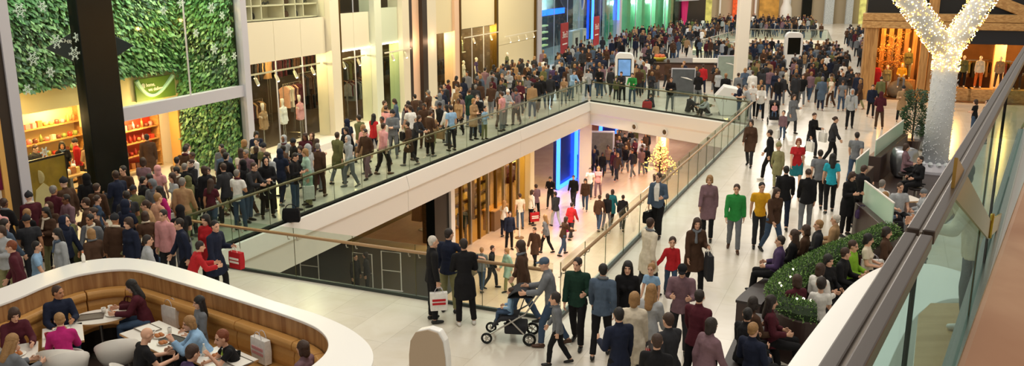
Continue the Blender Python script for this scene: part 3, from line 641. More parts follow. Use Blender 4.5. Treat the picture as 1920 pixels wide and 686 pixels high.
# ---------------------------------------------------------------- things in and on the shop fronts
M_PAPER = mat('paper_white', '#ece8dd', .6); M_REDS = mat('sign_red', '#a5222b', .45); M_TXT = mat('text_white', '#f2efe8', .5)
def rect(Mx, w, h, d, name, m, parent, bevel=0, dx=0, dz=0, dy=0):
    mb = MB(); mb.box(dx-w/2, dx+w/2, dy, dy+d, dz-h/2, dz+h/2, Mx); return mb.build(name, m, parent, bevel)
def FMat(s, t, z, extra=None):      # a frame standing on the shop front: x along it, y into the shop
    M = Matrix.Translation(fp(s, t, z)) @ Matrix.Rotation(FA, 4, 'Z')
    return M @ extra if extra is not None else M
TX = Matrix.Rotation(math.pi/2, 4, 'X')
# green sign on the lintel
t = thing('shop_sign', 'green banner sign with pale swoosh on the yellow lintel', 'sign', fp(-1.35, 2.45, 2.99))
Mx = FMat(-1.35, 2.40, 2.99); rect(Mx, 1.9, .74, .05, 'board', mat('sign_green', '#5f7f2e', .5, 0, .2, 2), t)
mb = MB(); pts = [V((-.9+1.75*i/24, -.012, .33-.56*math.sin(math.pi*(i/24)**.8))) for i in range(25)]
mb.tube([Mx @ p for p in pts], [.05+.03*abs(1-i/12) for i in range(25)], 8); mb.build('swoosh', mat('sign_mint', '#a8d3b4', .5), t)
text('@ home,', .17, Mx @ Matrix.Translation((-.38, -.02, .14)) @ TX, M_TXT, t); text('we deliver,', .17, Mx @ Matrix.Translation((-.02, -.02, -.02)) @ TX, M_TXT, t)
# dark diamond sign hanging behind the black column
t = thing('hanging_sign', 'dark diamond shaped sign with slanted lettering hanging behind the black column', 'sign', fp(-6.0, 1.4, 4.6))
s, z = fac(170, 88, 1.0); ctr = fp(s, 1.0, z)
Mx = Matrix.Translation(ctr) @ Matrix.Rotation(R(30), 4, 'Z')
t.location = ctr; bpy.context.view_layer.update()
mb = MB(); mb.prism([(-1.15, 0), (0, -.68), (1.15, 0), (0, .68)], -.03, .03, Mx @ TX); mb.build('board', mat('slate_dark', '#1d262c', .5), t, .01)
SL = Matrix.Rotation(R(-16), 4, 'Z')
text('CHRISTMAS', .15, Mx @ Matrix.Translation((-.38, -.04, .12)) @ TX @ SL, M_TXT, t); text('IS HERE', .16, Mx @ Matrix.Translation((-.15, -.04, -.08)) @ TX @ SL, M_TXT, t)
mb = MB(); [mb.tube([Mx @ V((x, 0, .5)), Mx @ V((x, 0, 4))], .012, 5) for x in (-.2, .2)]; mb.build('hanging_wire', M_STEEL, t)
# snowflakes on the glass
def flake(r):
    mb = MB()
    for k in range(6):
        a = k*math.pi/3; d = V((math.cos(a), 0, math.sin(a))); mb.tube([d*.02, d*r], .008, 5)
        for q in (.55, .8):
            for s in (-1, 1):
                e = V((math.cos(a+s*.8), 0, math.sin(a+s*.8))); mb.tube([d*r*q, d*r*q+e*r*.25], .006, 5)
    mb.tube([V((math.cos(i*math.pi/6), 0, math.sin(i*math.pi/6)))*r*.5 for i in range(12)], .010, 5, closed=True)
    return mb
fl_m = [flake(r).mesh('snowflake', False) for r in (.14, .19)]
SNOW = mat('snow_white', '#d3e4d8', .6)
for m_ in fl_m: m_.materials.append(SNOW)
for i, (x, y) in enumerate([(93, 135), (104, 78), (143, 70), (138, 100), (50, 168), (35, 20), (78, 12), (60, 110), (366, 62), (400, 92), (415, 29), (428, 60), (305, 20), (418, 112), (438, 105), (338, 5), (82, 285), (395, 15)]):
    s, z = fac(x, y); o = link('snowflake', fl_m[i % 2]); o.location = fp(s, -.03, z); o.rotation_euler = (0, 0, FA)
    tag(o, 'white snowflake sticker on the green shop window', 'snowflake', 'snowflake stickers on the green shop window')
# shelf units with goods
SU = []
def shelf_unit(s, t_, w, h, n, label, z0=0, wood='#b98a4e', d=.4, z1=None):
    u = thing('shelf_unit', label, 'shelves', fp(s, t_, z0)); SU.append(u); m = timber('shelf_wood', '#a97a3f', '#c89a58')
    fbox('back_panel', M_YEL, s-w/2, s+w/2, t_+d, t_+d+.03, z0, z0+h, parent=u); fbox('side_panel', m, s-w/2-.06, s-w/2, t_, t_+d, z0, z0+h, parent=u); fbox('side_panel', m, s+w/2, s+w/2+.06, t_, t_+d, z0, z0+h, parent=u)
    fbox('top_panel', m, s-w/2-.06, s+w/2+.06, t_-.03, t_+d, z0+h, z0+h+.12, parent=u)
    zs = [z0+.12+(h-.2)*i/n for i in range(n)]
    for z in zs: fbox('shelf', m, s-w/2, s+w/2, t_, t_+d, z-.03, z, parent=u)
    for x in (-.3, 0, .3): fbox('lamp', M_WARM, s+x*w-.06, s+x*w+.06, t_+.03, t_+.12, z0+h-.06, z0+h-.01, parent=u)
    lamp('shelf_lamp', fp(s, t_-.25, z0+h-.15), 110, '#ffd48c', .1)
    return zs
gd = []
a = MB(); a.lathe([(.0, 0), (.05, 0), (.05, .16), (.02, .20), (.02, .25), (0, .25)], n=8); gd.append(('gift_bottle', a.mesh('gift_bottle', True), 'bottle'))
a = MB(); a.box(-.08, .08, -.06, .06, 0, .17); a.box(-.085, .085, -.012, .012, 0, .175); gd.append(('gift_box', a.mesh('gift_box'), 'gift box'))
a = MB(); a.lathe([(0, 0), (.07, 0), (.075, .1), (.05, .13), (0, .14)], n=10); gd.append(('candle_jar', a.mesh('candle_jar', True), 'jar'))
GC = [mat('goods_%d' % i, c, .4) for i, c in enumerate(('#c4412f', '#e0b25a', '#8c9a4a', '#e8dcc0', '#b5703c', '#6a3a2c', '#d98a8a'))]
for _, m_, _c in gd: m_.materials.append(GC[0])
def goods(s, t_, w, zs, n, where, r, ga, cols=range(7)):
    for z in zs:
        for i in range(n):
            nm, me, ct = gd[r.randrange(3)]; o = link(nm, me); o.location = fp(s-w/2+.1+(w-.2)*(i+.5)/n, t_+.17, z); o.rotation_euler = (0, 0, FA+r.uniform(-.2, .2)); o.scale = (1, 1, r.uniform(.8, 1.25)); setm(o, GC[r.choice(list(cols))])
            tag(o, '%s standing on %s' % ({'bottle': 'small bottle', 'gift box': 'small gift box', 'jar': 'squat jar'}[ct], where), ct, ga)
rg = random.Random(3)
zs = shelf_unit(-4.1, 4.2, 2.5, 2.6, 5, 'tall lit wooden shelves left of the black column in the green shop'); goods(-4.1, 4.2, 2.5, zs, 10, 'the tall lit shelves left of the black column', rg, 'goods on the tall lit shelves')
zs = shelf_unit(-1.75, 3.1, 2.3, 2.0, 4, 'red backed display shelves under the green sign', z0=.1); goods(-1.75, 3.1, 2.3, zs, 10, 'the red backed shelves under the green sign', rg, 'goods on the red backed shelves', (0, 0, 4, 5, 1, 6))
fbox('backboard', mat('display_red', '#c8402a', .5), -2.9, -.62, 3.44, 3.49, .12, 2.08, parent=SU[-1])
# low counters with goods
def counter(s, t_, w, label, hgt=.9):
    u = thing('display_table', label, 'table', fp(s, t_, 0)); fbox('top', timber('shelf_wood', '#a97a3f', '#c89a58'), s-w/2, s+w/2, t_-.4, t_+.4, hgt-.05, hgt, parent=u, bevel=.01)
    for x in (-1, 1):
        for y in (-1, 1): fbox('leg', M_DARKB, s+x*(w/2-.08)-.03, s+x*(w/2-.08)+.03, t_+y*.32-.03, t_+y*.32+.03, 0, hgt-.05, parent=u)
    fbox('lower_shelf', timber('shelf_wood', '#a97a3f', '#c89a58'), s-w/2+.05, s+w/2-.05, t_-.34, t_+.34, .3, .33, parent=u)
counter(-7.3, 1.75, 1.3, 'wooden table of candles behind the left window'); goods(-7.3, 1.45, 1.3, [.9], 7, 'the candle table behind the left window', rg, 'goods on the candle table', (1, 3, 3))
counter(-5.75, 2.35, 1.3, 'wooden gift table further inside the green shop'); goods(-5.75, 2.05, 1.3, [.9], 7, 'the gift table inside the green shop', rg, 'goods on the inner gift table', (1, 3, 4))
# poster board by the left post
s0, z0 = fac(60, 330, .5); s1, z1 = fac(128, 425, .5)
t = thing('poster_board', 'dark framed poster board with golden picture behind the left window', 'poster', fp(-8.05, .5, .9)); Mx = FMat(-8.0, .5, 1.15)
rect(Mx, 1.5, 1.7, .05, 'frame', M_DARKB, t); rect(Mx, 1.38, 1.58, .02, 'picture', mat('poster_gold', '#9a7a2c', .4, 0, .7, 3), t, dy=-.012)
mb = MB(); mb.ball(Mx @ V((-.2, -.02, .38)), (.14, .03, .18)); mb.prism([(-.5, -.6), (.2, -.6), (.12, .0), (-.1, .2), (-.36, .05)], 0, .02, Mx @ Matrix.Translation((0, -.012, 0)) @ TX); mb.build('portrait', mat('poster_pale', '#cdb98a', .5), t)
rect(Mx, 1.3, .3, .02, 'caption_strip', M_PAPER, t, dy=-.02, dz=-.62)
# magenta shop sign at the left edge
t = thing('shop_sign', 'tall magenta shop panel with white and red letter at the left edge', 'sign', fp(-10.3, 0, 3))
fbox('panel', mat('magenta_dark', '#6b1638', .35), -12.5, -9.75, -.05, .1, 1.6, 8.6, parent=t); fbox('edge_strip', mat('gold_edge', '#d9a85c', .4), -9.75, -9.6, -.08, .1, 0, 8.6, parent=t); fbox('edge_dark', M_DARKB, -9.6, -9.3, -.08, .1, 0, 8.6, parent=t)
fbox('lower_panel', mat('white_red', '#d8cbb8', .4), -12.5, -9.8, -.03, .1, 0, 1.6, parent=t)
text('O', 2.2, FMat(-10.9, -.08, 1.9) @ TX, mat('letter_red', '#c3202f', .4, emit=.6), t, label='red letter'); text('S', 1.8, FMat(-10.7, -.08, .6) @ TX, mat('letter_red', '#c3202f', .4, emit=.6), t)
# mannequins: white shop bodies in clothes
M_MANN = mat('mannequin_white', '#efe3cf', .35)
def mannequin(s, t_, z, label, top=('tee', 'white'), bot=('trousers', 'red'), face=0, pose='stand', build='f', head=True, M_=None, hair=None, base=True, name='mannequin', loc=None, h=1.0):
    p = V(loc) if loc else fp(s, t_, z)
    b = link(name, pmesh(pose, build, 'body', 'm')); b.location = p; b.rotation_euler = (0, 0, R(face)); b.scale = (h,)*3
    for i in range(4): setm(b, M_ or M_MANN, i)
    tag(b, label, 'mannequin')
    for nm, k in ((BOXN.get(top[0], top[0]), top), (bot[0], bot)):
        o = link(nm, pmesh(pose, build, k[0], 'm'), b, local=True); setm(o, CLOTH[k[1]])
    if hair: o = link(hair[0], pmesh(pose, build, hair[1], 'm'), b, local=True); setm(o, CLOTH[hair[2]])
    if base: mb = MB(); mb.lathe([(0, -.03), (.2, -.03), (.2, .0), (0, .0)], n=16); mb.build('base', M_STEEL, b, local=True)
    return b
FC = 71.7-180  # facing the mall
FC = math.degrees(math.atan2(-FN.x, FN.y))
# dress forms on poles
def dress_form(s, t_, label, garment, legs=True):
    b = thing('dress_form', label, 'dress form', fp(s, t_, .24)); b.rotation_euler = (0, 0, R(FC))
    torso = remesh('torso', [q for q in prims(skel('stand', 'f'), 'tee')[0]], .02); torso.materials.append(M_MANN)
    o = link('garment', pmesh('stand', 'f', garment[0], 'm'), b, local=True); setm(o, CLOTH[garment[1]]); o.location = (0, 0, .1)
    o = link('torso', torso, b, local=True); o.location = (0, 0, .1)
    mb = MB(); mb.lathe([(0, 1.62), (.05, 1.62), (.045, 1.72), (.07, 1.80), (.06, 1.9), (0, 1.92)], n=12); mb.build('head_block', M_MANN, b, local=True, smooth=True)
    mb = MB(); mb.tube([(0, 0, .02), (0, 0, 1.05)], .022, 8); mb.build('pole', M_STEEL, b, local=True); mb = MB(); mb.lathe([(0, 0), (.2, 0), (.19, .02), (0, .025)], n=18); mb.build('base', M_STEEL, b, local=True)
dress_form(1.7, .35, 'dress form in a beige dress, nearest the grey post', ('jacket', 'tan')); dress_form(3.0, .35, 'dress form in a plain white top, middle of three', ('jacket', 'white')); dress_form(4.1, .3, 'dress form in a pale pink jacket, nearest the white pillar', ('jacket', 'pink'))
mannequin(6.95, .8, .27, 'mannequin in grey coat and red trousers, left in the second window', ('jacket', 'grey'), ('trousers', 'red'), FC); mannequin(7.9, .8, .27, 'mannequin in white coat and red trousers, right in the second window', ('jacket', 'palegrey'), ('trousers', 'red'), FC)
for i, (px_, tp, bt, hr, lb) in enumerate(((842, 'white', 'white', None, 'all white mannequin by the narrow peach pillar'), (868, 'cream', 'tan', None, 'mannequin in gold and cream beside the purple one'), (892, 'purple', 'charcoal', None, 'mannequin in a purple top and dark trousers'), (915, 'charcoal', 'black', None, 'mannequin in a dark jacket with shoulder bag'), (926, 'cream', 'cream', None, 'mannequin in a cream jacket at the right of the row'), (950, 'olive', 'black', None, 'mannequin in olive jacket before the blank cream wall'))):
    tt = .7 if px_ < 940 else -.6; s, zz = fac(px_, (132, 122, 112, 110, 106, 102)[i], tt); zz = max(.1, zz-1.62); fbox('display_plinth', M_WPANEL, s-.27, s+.27, tt-.3, tt+.3, .01, zz-.03, 'plinth under the '+lb, 'plinth', kind=None).pop('kind', None)
    mannequin(s, tt, zz, lb, ('jacket' if i % 2 else 'tee', tp), ('trousers', bt), FC)
for s, z, lb in ((17.6, 2.4, 'headless clothes display high in the lit window by the white pillar'), (22.9, 2.45, 'mannequin bust in a khaki jacket high in the bright panel')):
    b = thing('display_bust', lb, 'mannequin', fp(s, .9, z-.9)); b.rotation_euler = (0, 0, R(FC)); o = link('garment', pmesh('stand', 'f', 'jacket', 'm'), b, local=True); setm(o, CLOTH['khaki'])
    mb = MB(); mb.tube([(0, 0, .9), (0, 0, 1.68)], .03, 8); mb.ball((0, 0, 1.66), (.07, .085, .1)); mb.build('neck_block', M_MANN, b, local=True)
    fbox('bright_board', mat('lit_panel', '#ffe7b8', .6), s-.75, s+.75, 1.6, 1.65, .05, 3.7, 'bright display panel behind the %s' % ('khaki bust' if s > 20 else 'high headless clothes display'), 'panel', kind=None).pop('kind', None); lamp('bust_lamp', fp(s, .8, 3.6), 90, '#ffdca0', .05)
    mb = MB(); mb.box(s-.3, s+.3, .7, 1.2, z-.15, z-.1, FM); mb.build('shelf', M_WPANEL, b)
# clothes rails with hanging garments
gm = []
for kf in range(2):
    a = MB(); w, l = ((.24, .85), (.2, .6))[kf]
    a.loft([[(-w*k, -.05*q, z), (w*k, -.05*q, z), (w*k, .05*q, z), (-w*k, .05*q, z)] for k, q, z in ((.35, .5, 0), (1, .8, -.12), (.85, 1, -.3), (.95, 1.1, -l))]); a.tube([(0, 0, 0), (0, 0, .06), (.03, 0, .09), (0, 0, .11)], .006, 5); m_ = a.mesh('hanging_garment'); m_.materials.append(CLOTH['black']); gm.append(m_)
def clothes_rail(s0, s1, t_, z, cols, label, seed):
    u = thing('clothes_rail', label, 'clothes rail', fp((s0+s1)/2, t_, 0)); mb = MB(); mb.tube([fp(s0, t_, z), fp(s1, t_, z)], .016, 6); mb.build('rail', M_STEEL, u)
    for s in (s0, s1): mb = MB(); mb.tube([fp(s, t_, .04), fp(s, t_, z)], .018, 6); mb.tube([fp(s, t_-.25, .05), fp(s, t_+.25, .05)], .018, 6); mb.build('post', M_STEEL, u)
    r = random.Random(seed); n = int((s1-s0)/.13)
    for i in range(n):
        o = link('hanging_garment', gm[r.randrange(2)]); o.location = fp(s0+.1+(s1-s0-.2)*i/max(1, n-1), t_, z-.11); o.rotation_euler = (0, 0, FA+math.pi/2+r.uniform(-.2, .2)); c = r.choice(cols); setm(o, CLOTH[c])
        tag(o, '%s garment hanging on the %s' % (c, label), 'garment', '%s garments on the %s' % (c, label))
clothes_rail(.8, 2.2, 1.6, 1.9, ['charcoal', 'black', 'black', 'pink'], 'chrome rail behind the beige dress form', 1)
clothes_rail(2.6, 4.4, 2.2, 1.9, ['burgundy', 'brown', 'black', 'pink', 'tan'], 'chrome rail behind the white dress form', 2)
clothes_rail(4.4, 5.7, 1.2, 2.5, ['peach', 'cream', 'burgundy'], 'high chrome rail next to the white pillar', 3)
clothes_rail(7.0, 9.4, 2.4, 1.9, ['charcoal', 'black', 'brown', 'grey'], 'chrome rail behind the red trousered mannequins', 4)
clothes_rail(10.6, 12.3, 1.8, 1.9, ['grey', 'burgundy', 'olive', 'black'], 'chrome rail in the greenish third window', 5)
clothes_rail(6.1, 8.7, 1.5, 2.75, ['black', 'charcoal', 'grey', 'brown'], 'high chrome rail behind the white pillar', 8)
clothes_rail(8.9, 11.3, 3.1, 1.9, ['black', 'brown', 'burgundy'], 'chrome rail deep behind the second window', 9)
clothes_rail(11.4, 14.0, 2.5, 2.8, ['charcoal', 'brown', 'olive', 'grey'], 'high chrome rail deep behind the greenish pillar', 10)
clothes_rail(12.6, 15.4, 3.3, 1.7, ['burgundy', 'black', 'peach', 'charcoal'], 'low chrome rail deep behind the greenish pillar', 11)
clothes_rail(15.8, 18.4, 3.4, 2.4, ['black', 'brown', 'charcoal'], 'chrome rail deep behind the peach column', 12)
clothes_rail(22.2, 26.2, 4.2, 2.9, ['black', 'charcoal', 'navy'], 'high chrome rail deep behind the mannequins', 13)
clothes_rail(2.6, 5.6, 4.6, 3.15, ['black', 'charcoal', 'brown', 'grey'], 'upper chrome rail at the back behind the dress forms', 14)
clothes_rail(5.9, 9.0, 4.9, 3.1, ['black', 'charcoal', 'tan', 'brown'], 'upper chrome rail at the back behind the white pillar', 15)
clothes_rail(9.4, 13.4, 5.3, 3.0, ['black', 'charcoal', 'burgundy', 'brown'], 'upper chrome rail at the back behind the second window', 16)
clothes_rail(17.2, 19.2, 2.0, 1.9, ['black', 'charcoal', 'brown'], 'chrome rail beside the narrow peach pillar', 6)
clothes_rail(20.8, 26, 2.4, 1.9, ['black', 'charcoal', 'brown', 'navy'], 'long chrome rail behind the row of mannequins', 7)
# clothes wall of stacked cubbies at the back
# track lights
def spot_heads(u, pts, Mx):
    for p in pts:
        mb = MB(); c = Mx @ V(p); mb.tube([c, c+V((0, 0, -.12))], .012, 5); d = V((.05, .05, -.16)); mb.tube([c+V((0, 0, -.1)), c+V((0, 0, -.1))+d*.4, c+V((0, 0, -.1))+d*1.5], [.05, .06, .065], 10); h = mb.build('spot_head', M_WPANEL, u)
        mb = MB(); q = c+V((0, 0, -.1))+d*1.52; mb.ball(q, .05, 8, 6); mb.build('bulb', M_COOL, h)
for s0, s1, z, t_, n, lb in ((.6, 5.7, 3.25, .25, 4, 'white lighting track with hanging spots above the dress forms'), (6.9, 9.6, 3.25, .25, 2, 'white lighting track above the red trousered mannequins'), (10.4, 13.2, 3.3, -.35, 2, 'white lighting track in front of the greenish third window'), (20.4, 26.3, 3.35, -.3, 2, 'thin lighting track above the row of mannequins'), (27, 34, 3.0, -.5, 4, 'lighting track on the blank cream wall')):
    u = thing('lighting_track', lb, 'track light', fp((s0+s1)/2, t_, z)); mb = MB(); mb.box(s0, s1, t_-.025, t_+.025, z-.03, z+.03, FM); mb.build('track', M_WPANEL, u)
    spot_heads(u, [(s0+(s1-s0)*(i+.5)/n, t_, z-.03) for i in range(n)], FM)
# upper niches with bags and shoes
u = thing('niche_shelving', 'white open display niches high above the dress forms', 'shelves', fp(3.1, .5, 5.1))
for z in (5.12, 5.62, 6.05): fbox('shelf', M_WPANEL, .47, 5.85, .3, 1.0, z, z+.05, parent=u)
for s in (.47, 1.35, 1.95, 3.4, 4.2, 4.75, 5.8): fbox('divider', M_WPANEL, s, s+.05, .3, 1.0, 5.12, 6.6, parent=u)
def shoe_pair(loc, label, m):
    b = thing('high_heel', label, 'shoe', loc); mb = MB(); mb.tube([(0, .1, .02), (0, .04, .025), (0, -.04, .07), (0, -.09, .1)], [.02, .035, .03, .03], 8); mb.build('upper', m, b, local=True, smooth=True); mb = MB(); mb.tube([(0, -.1, .1), (0, -.1, 0)], [.015, .007], 6); mb.build('heel', m, b, local=True); return b
def handbag(loc, label, m, w=.32, h=.24, rz=0):
    b = thing('handbag', label, 'bag', loc, rz); mb = MB(); mb.loft([[(-w/2*k, -.07*q, z), (w/2*k, -.07*q, z), (w/2*k, .07*q, z), (-w/2*k, .07*q, z)] for k, q, z in ((.9, .9, 0), (1, 1.15, h*.3), (.95, .9, h*.8), (.85, .35, h))]); mb.build('body', m, b, .02, local=True)
    mb = MB(); mb.tube([(w*.3*math.cos(a), 0, h*.95+.13*math.sin(a)) for a in [math.pi*i/8 for i in range(9)]], .012, 6); mb.build('handle', m, b, local=True); return b
for i, (s, z, lb) in enumerate(((2.35, 5.67, 'black high heel in the upper niches, left of two'), (2.6, 5.67, 'black high heel in the upper niches, right of two'), (5.0, 5.67, 'dark high heel in the upper niche by the pillar, left'), (5.2, 5.67, 'dark high heel in the upper niche by the pillar, right'))): shoe_pair(fp(s, .5, z), lb, SHOE['black']).rotation_euler = (0, 0, FA+1.2)
for s, z, c, lb in ((1.65, 5.17, 'black', 'small black handbag low in the upper niches, left'), (3.6, 5.17, 'black', 'black handbag low in the upper niches, first of three'), (3.85, 5.17, 'brown', 'brown handbag low in the upper niches, between two bags'), (4.0+.5, 5.17, 'charcoal', 'charcoal handbag low in the upper niches, right one'), (3.9, 5.67, 'brown', 'brown handbag on the middle niche shelf'), (4.45, 5.67, 'black', 'black handbag on the middle niche shelf')): handbag(fp(s, .55, z), lb, CLOTH[c], rz=FA)
u = thing('hanging_coat', 'long dark coat hanging at the left end of the upper niches', 'coat', fp(.85, .4, 6.3)); mb = MB(); mb.loft([[fp(.85-.22*k, .35-.05, z), fp(.85+.22*k, .35-.05, z), fp(.85+.22*k, .35+.08, z), fp(.85-.22*k, .35+.08, z)] for k, z in ((.3, 6.7), (1, 6.55), (.9, 6.1), (1.05, 5.25))]); mb.build('coat_body', CLOTH['brown'], u, .02)
mb = MB(); mb.tube([fp(.85, .35, 6.7), fp(.85, .35, 6.85)], .01, 5); mb.build('hanger', M_STEEL, u)
# neon shop: signs, gates, round sign, lit shelves
for s, z, t_, lb in ((41.5, 1.9, -.6, 'red promotional sign with white figures, left in the neon shop'), (52.0, 2.0, -.8, 'red three for two sign under the tall neon strip')):
    u = thing('promo_sign', lb, 'sign', fp(s, t_, z)); Mx = FMat(s, t_, z); rect(Mx, 2.2, 2.6, .06, 'board', M_REDS, u); text('3for2', .72, Mx @ Matrix.Translation((0, -.02, .35)) @ TX, M_TXT, u)
    rect(Mx, 1.4, .1, .01, 'caption_line', M_TXT, u, dy=-.015, dz=-.35); mb = MB(); mb.tube([Mx @ V((0, .03, -1.2)), Mx @ V((0, .03, -z))], .04, 6); mb.build('pole', M_STEEL, u)
    mb = MB(); mb.lathe([(0, 0), (.4, 0), (.4, .03), (0, .04)], c=Mx @ V((0, .03, -z)), n=14); mb.build('base', M_STEEL, u)
u = thing('round_sign', 'large round grey sign projecting above the neon shop', 'sign', fp(47.5, -.6, 5.3)); Mx = FMat(47.2, -.6, 5.35, Matrix.Rotation(R(20), 4, 'Z')); mb = MB(); mb.lathe([(0, 0), (1.25, 0), (1.3, .05), (1.25, .1), (0, .1)], n=36); mb.v = [tuple(Mx @ TX @ V(v)) for v in mb.v]; mb.build('disc', mat('sign_grey', '#8b8f99', .4), u)
mb = MB(); mb.tube([Mx @ V((1.3*math.cos(a), 0, 1.3*math.sin(a))) for a in [i*math.pi/18 for i in range(36)]], .05, 6, closed=True); mb.build('rim', M_WHITE, u); mb = MB(); mb.tube([Mx @ V((0, .1, 0)), Mx @ V((0, .9, .1))], .05, 6); mb.build('arm', M_STEEL, u)
for s, lb in ((45.3, 'pale grey display cabinet between the two red signs'), (48.2, 'narrow pale grey cabinet beside the tall neon strip')):
    u = thing('display_cabinet', lb, 'cabinet', fp(s, -.4, 0)); w = 1.3 if s < 46 else .7; fbox('body', mat('cabinet_grey', '#8fa39b', .4), s-w, s+w, -.6, -.1, 0, 2.4, parent=u, bevel=.03); fbox('screen', M_BLACKG, s-w*.3, s+w*.35, -.62, -.6, 1.3, 1.8, parent=u); fbox('door', mat('cabinet_pale', '#a9bab0', .4), s-w*.8, s+w*.8, -.615, -.6, .2, 2.2, parent=u)
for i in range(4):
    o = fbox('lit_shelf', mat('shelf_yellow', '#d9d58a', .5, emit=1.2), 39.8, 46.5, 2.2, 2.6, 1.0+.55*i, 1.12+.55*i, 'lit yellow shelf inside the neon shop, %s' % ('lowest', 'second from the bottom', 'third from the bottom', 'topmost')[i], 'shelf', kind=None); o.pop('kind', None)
for s0, s1, lb in ((53.5, 56.6, 'navy window display panel right of the tall neon strip'), (57.3, 60.6, 'navy window display panel near the green glass front')):
    o = fbox('window_display', M_NAVY, s0, s1, .6, .8, 1.0, 5, lb, 'panel', kind=None); o.pop('kind', None)
# magenta banner
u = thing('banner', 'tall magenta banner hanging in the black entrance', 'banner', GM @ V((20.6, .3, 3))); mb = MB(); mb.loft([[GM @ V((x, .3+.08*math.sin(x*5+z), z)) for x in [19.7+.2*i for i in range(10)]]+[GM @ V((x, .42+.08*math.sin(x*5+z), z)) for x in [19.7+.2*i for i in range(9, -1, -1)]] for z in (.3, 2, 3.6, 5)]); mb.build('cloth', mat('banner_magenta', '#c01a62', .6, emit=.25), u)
mb = MB(); mb.tube([GM @ V((19.4, .36, 5.05)), GM @ V((21.8, .36, 5.05))], .05, 6); mb.build('pole', M_STEEL, u)
gbox('trim_19', M_GREY, 17.6, 24, -.3, .5, 3.9, 9, 'grey lintel above the entrance with the magenta banner', 'lintel')
# far end features (about 120 m away)
def far(x, y, Y=130.5): return V(aty(x, y, Y))
def farbox(name, x0, x1, y0, y1, m, label, cat, Y=130.6, d=.4):
    a, b = far(x0, y1, Y), far(x1, y0, Y); mb = MB(); mb.box(a.x, b.x, Y-d, Y, 0, b.z); return tag(mb.build(name, m), label, cat)
M_SNOW = mat('snowy_panel', '#cfdce8', .5, 0, .5, 6)
farbox('column_17', 1346, 1353, -30, 40, M_WHITE, 'slim white column left of the glowing orange display', 'column')['kind'] = 'structure'
farbox('column_18', 1412, 1420, -30, 40, M_WHITE, 'slim white column right of the glowing orange display', 'column')['kind'] = 'structure'
farbox('glowing_display', 1373, 1406, -30, 22, mat('orange_glow', '#e0461a', .5, 0, .95, 2.2, emit=.9), 'glowing red orange window display at the far end', 'display')
farbox('gold_window', 1422, 1462, -30, 30, mat('gold_glow', '#a87a34', .5, 0, .8, 1.2, emit=.45), 'golden lit shop window at the far end', 'window display')
farbox('doorway', 1502, 1524, -30, 24, M_BLACKG, 'black doorway between snowy panels at the far end', 'doorway')
for a, b, lb in ((1470, 1484, 'narrow snowy panel left of the black far doorway'), (1543, 1566, 'broad snowy panel right of the black far doorway'), (1583, 1602, 'snowy panel beside the yellow lights at the far end')): farbox('snowy_panel', a, b, -30, 44, M_SNOW, lb, 'panel', 130.4)
farbox('yellow_window', 1609, 1626, -30, 40, mat('yellow_glow', '#d8bc6a', .5, 0, .9, 1.5, emit=.8), 'yellow lit window next to the timber lodge at the far end', 'window display')
farbox('green_window', 1318, 1336, -30, 45, mat('lime_glow', '#b5ae5a', .5, 0, .9, 1.3, emit=.55), 'yellow green lit doorway near the magenta banner', 'window display')
farbox('brown_window', 1292, 1314, -30, 50, mat('amber_glow', '#8a7244', .5, 0, .8, 1.5, emit=.35), 'amber shop window near the magenta banner', 'window display')
u = thing('statue', 'white rounded figure standing at the far end', 'statue', far(1464, 44)); a = far(1464, 44); mb = MB(); mb.lathe([(0, 0), (.7, 0), (.9, 1.2), (.8, 2.4), (.5, 3.2), (.55, 3.7), (.3, 4.2), (0, 4.3)], c=(a.x, 128.5, 0), n=16); mb.build('figure_body', M_WHITE, u, smooth=True)
# ---------------------------------------------------------------- standing white column and totems on the concourse
p = at(1385, 181); mb = MB(); mb.box(p[0]-.33, p[0]+.33, p[1]-.3, p[1]+.3, 0, 9); st(mb.build('column_19', mat('white_col', '#efe6d6', .45), bevel=.04), 'square white column standing right of the brown kiosk', 'column')
def totem(px, py, w, h, label, screen, face=180, dark=False):
    x, y = at(px, py); u = thing('information_totem', label, 'totem', (x, y, 0), R(face-180)); n = 14
    out = [(-w*.42, 0), (w*.42, 0)]+[(w/2*(1-.0*i), h*.25+h*.5*i/4) for i in range(5)]+[(w*.5*math.cos(a), h*.8+h*.2*math.sin(a)**.9) for a in [math.pi*.5*i/7 for i in range(1, 8)]]
    left = [(-a, b) for a, b in out[:1:-1]]
    poly = [(-w*.42, 0), (w*.42, 0), (w*.46, h*.3), (w*.5, h*.6), (w*.5, h*.88), (w*.44, h*.96), (w*.3, h), (-w*.3, h*1.01), (-w*.44, h*.97), (-w*.5, h*.9), (-w*.5, h*.6), (-w*.46, h*.3)]
    mb = MB(); mb.prism(poly, -.22, .22, TX); mb.build('shell', mat('totem_white', '#f1f1ee', .25), u, .05, local=True)
    mb = MB(); mb.box(-w*.32, w*.32, -.235, -.215, h*.52, h*.86); s = mb.build('screen', M_BLACKG if dark else screen, u, local=True)
    mb = MB(); mb.box(-w*.36, w*.36, -.228, -.21, h*.5, h*.88); mb.build('screen_bezel', M_BLACKG, u, local=True); return u
SCR = mat('screen_blue', '#5f86b4', .2, 0, .8, 1.5, emit=.8)
totem(1169, 186, 1.05, 2.6, 'white rounded information totem with lit blue screen behind the far railing', SCR, 172)
totem(1483, 142, 1.2, 3.0, 'white rounded information totem with dark screen by the distant opening', SCR, 178, True)
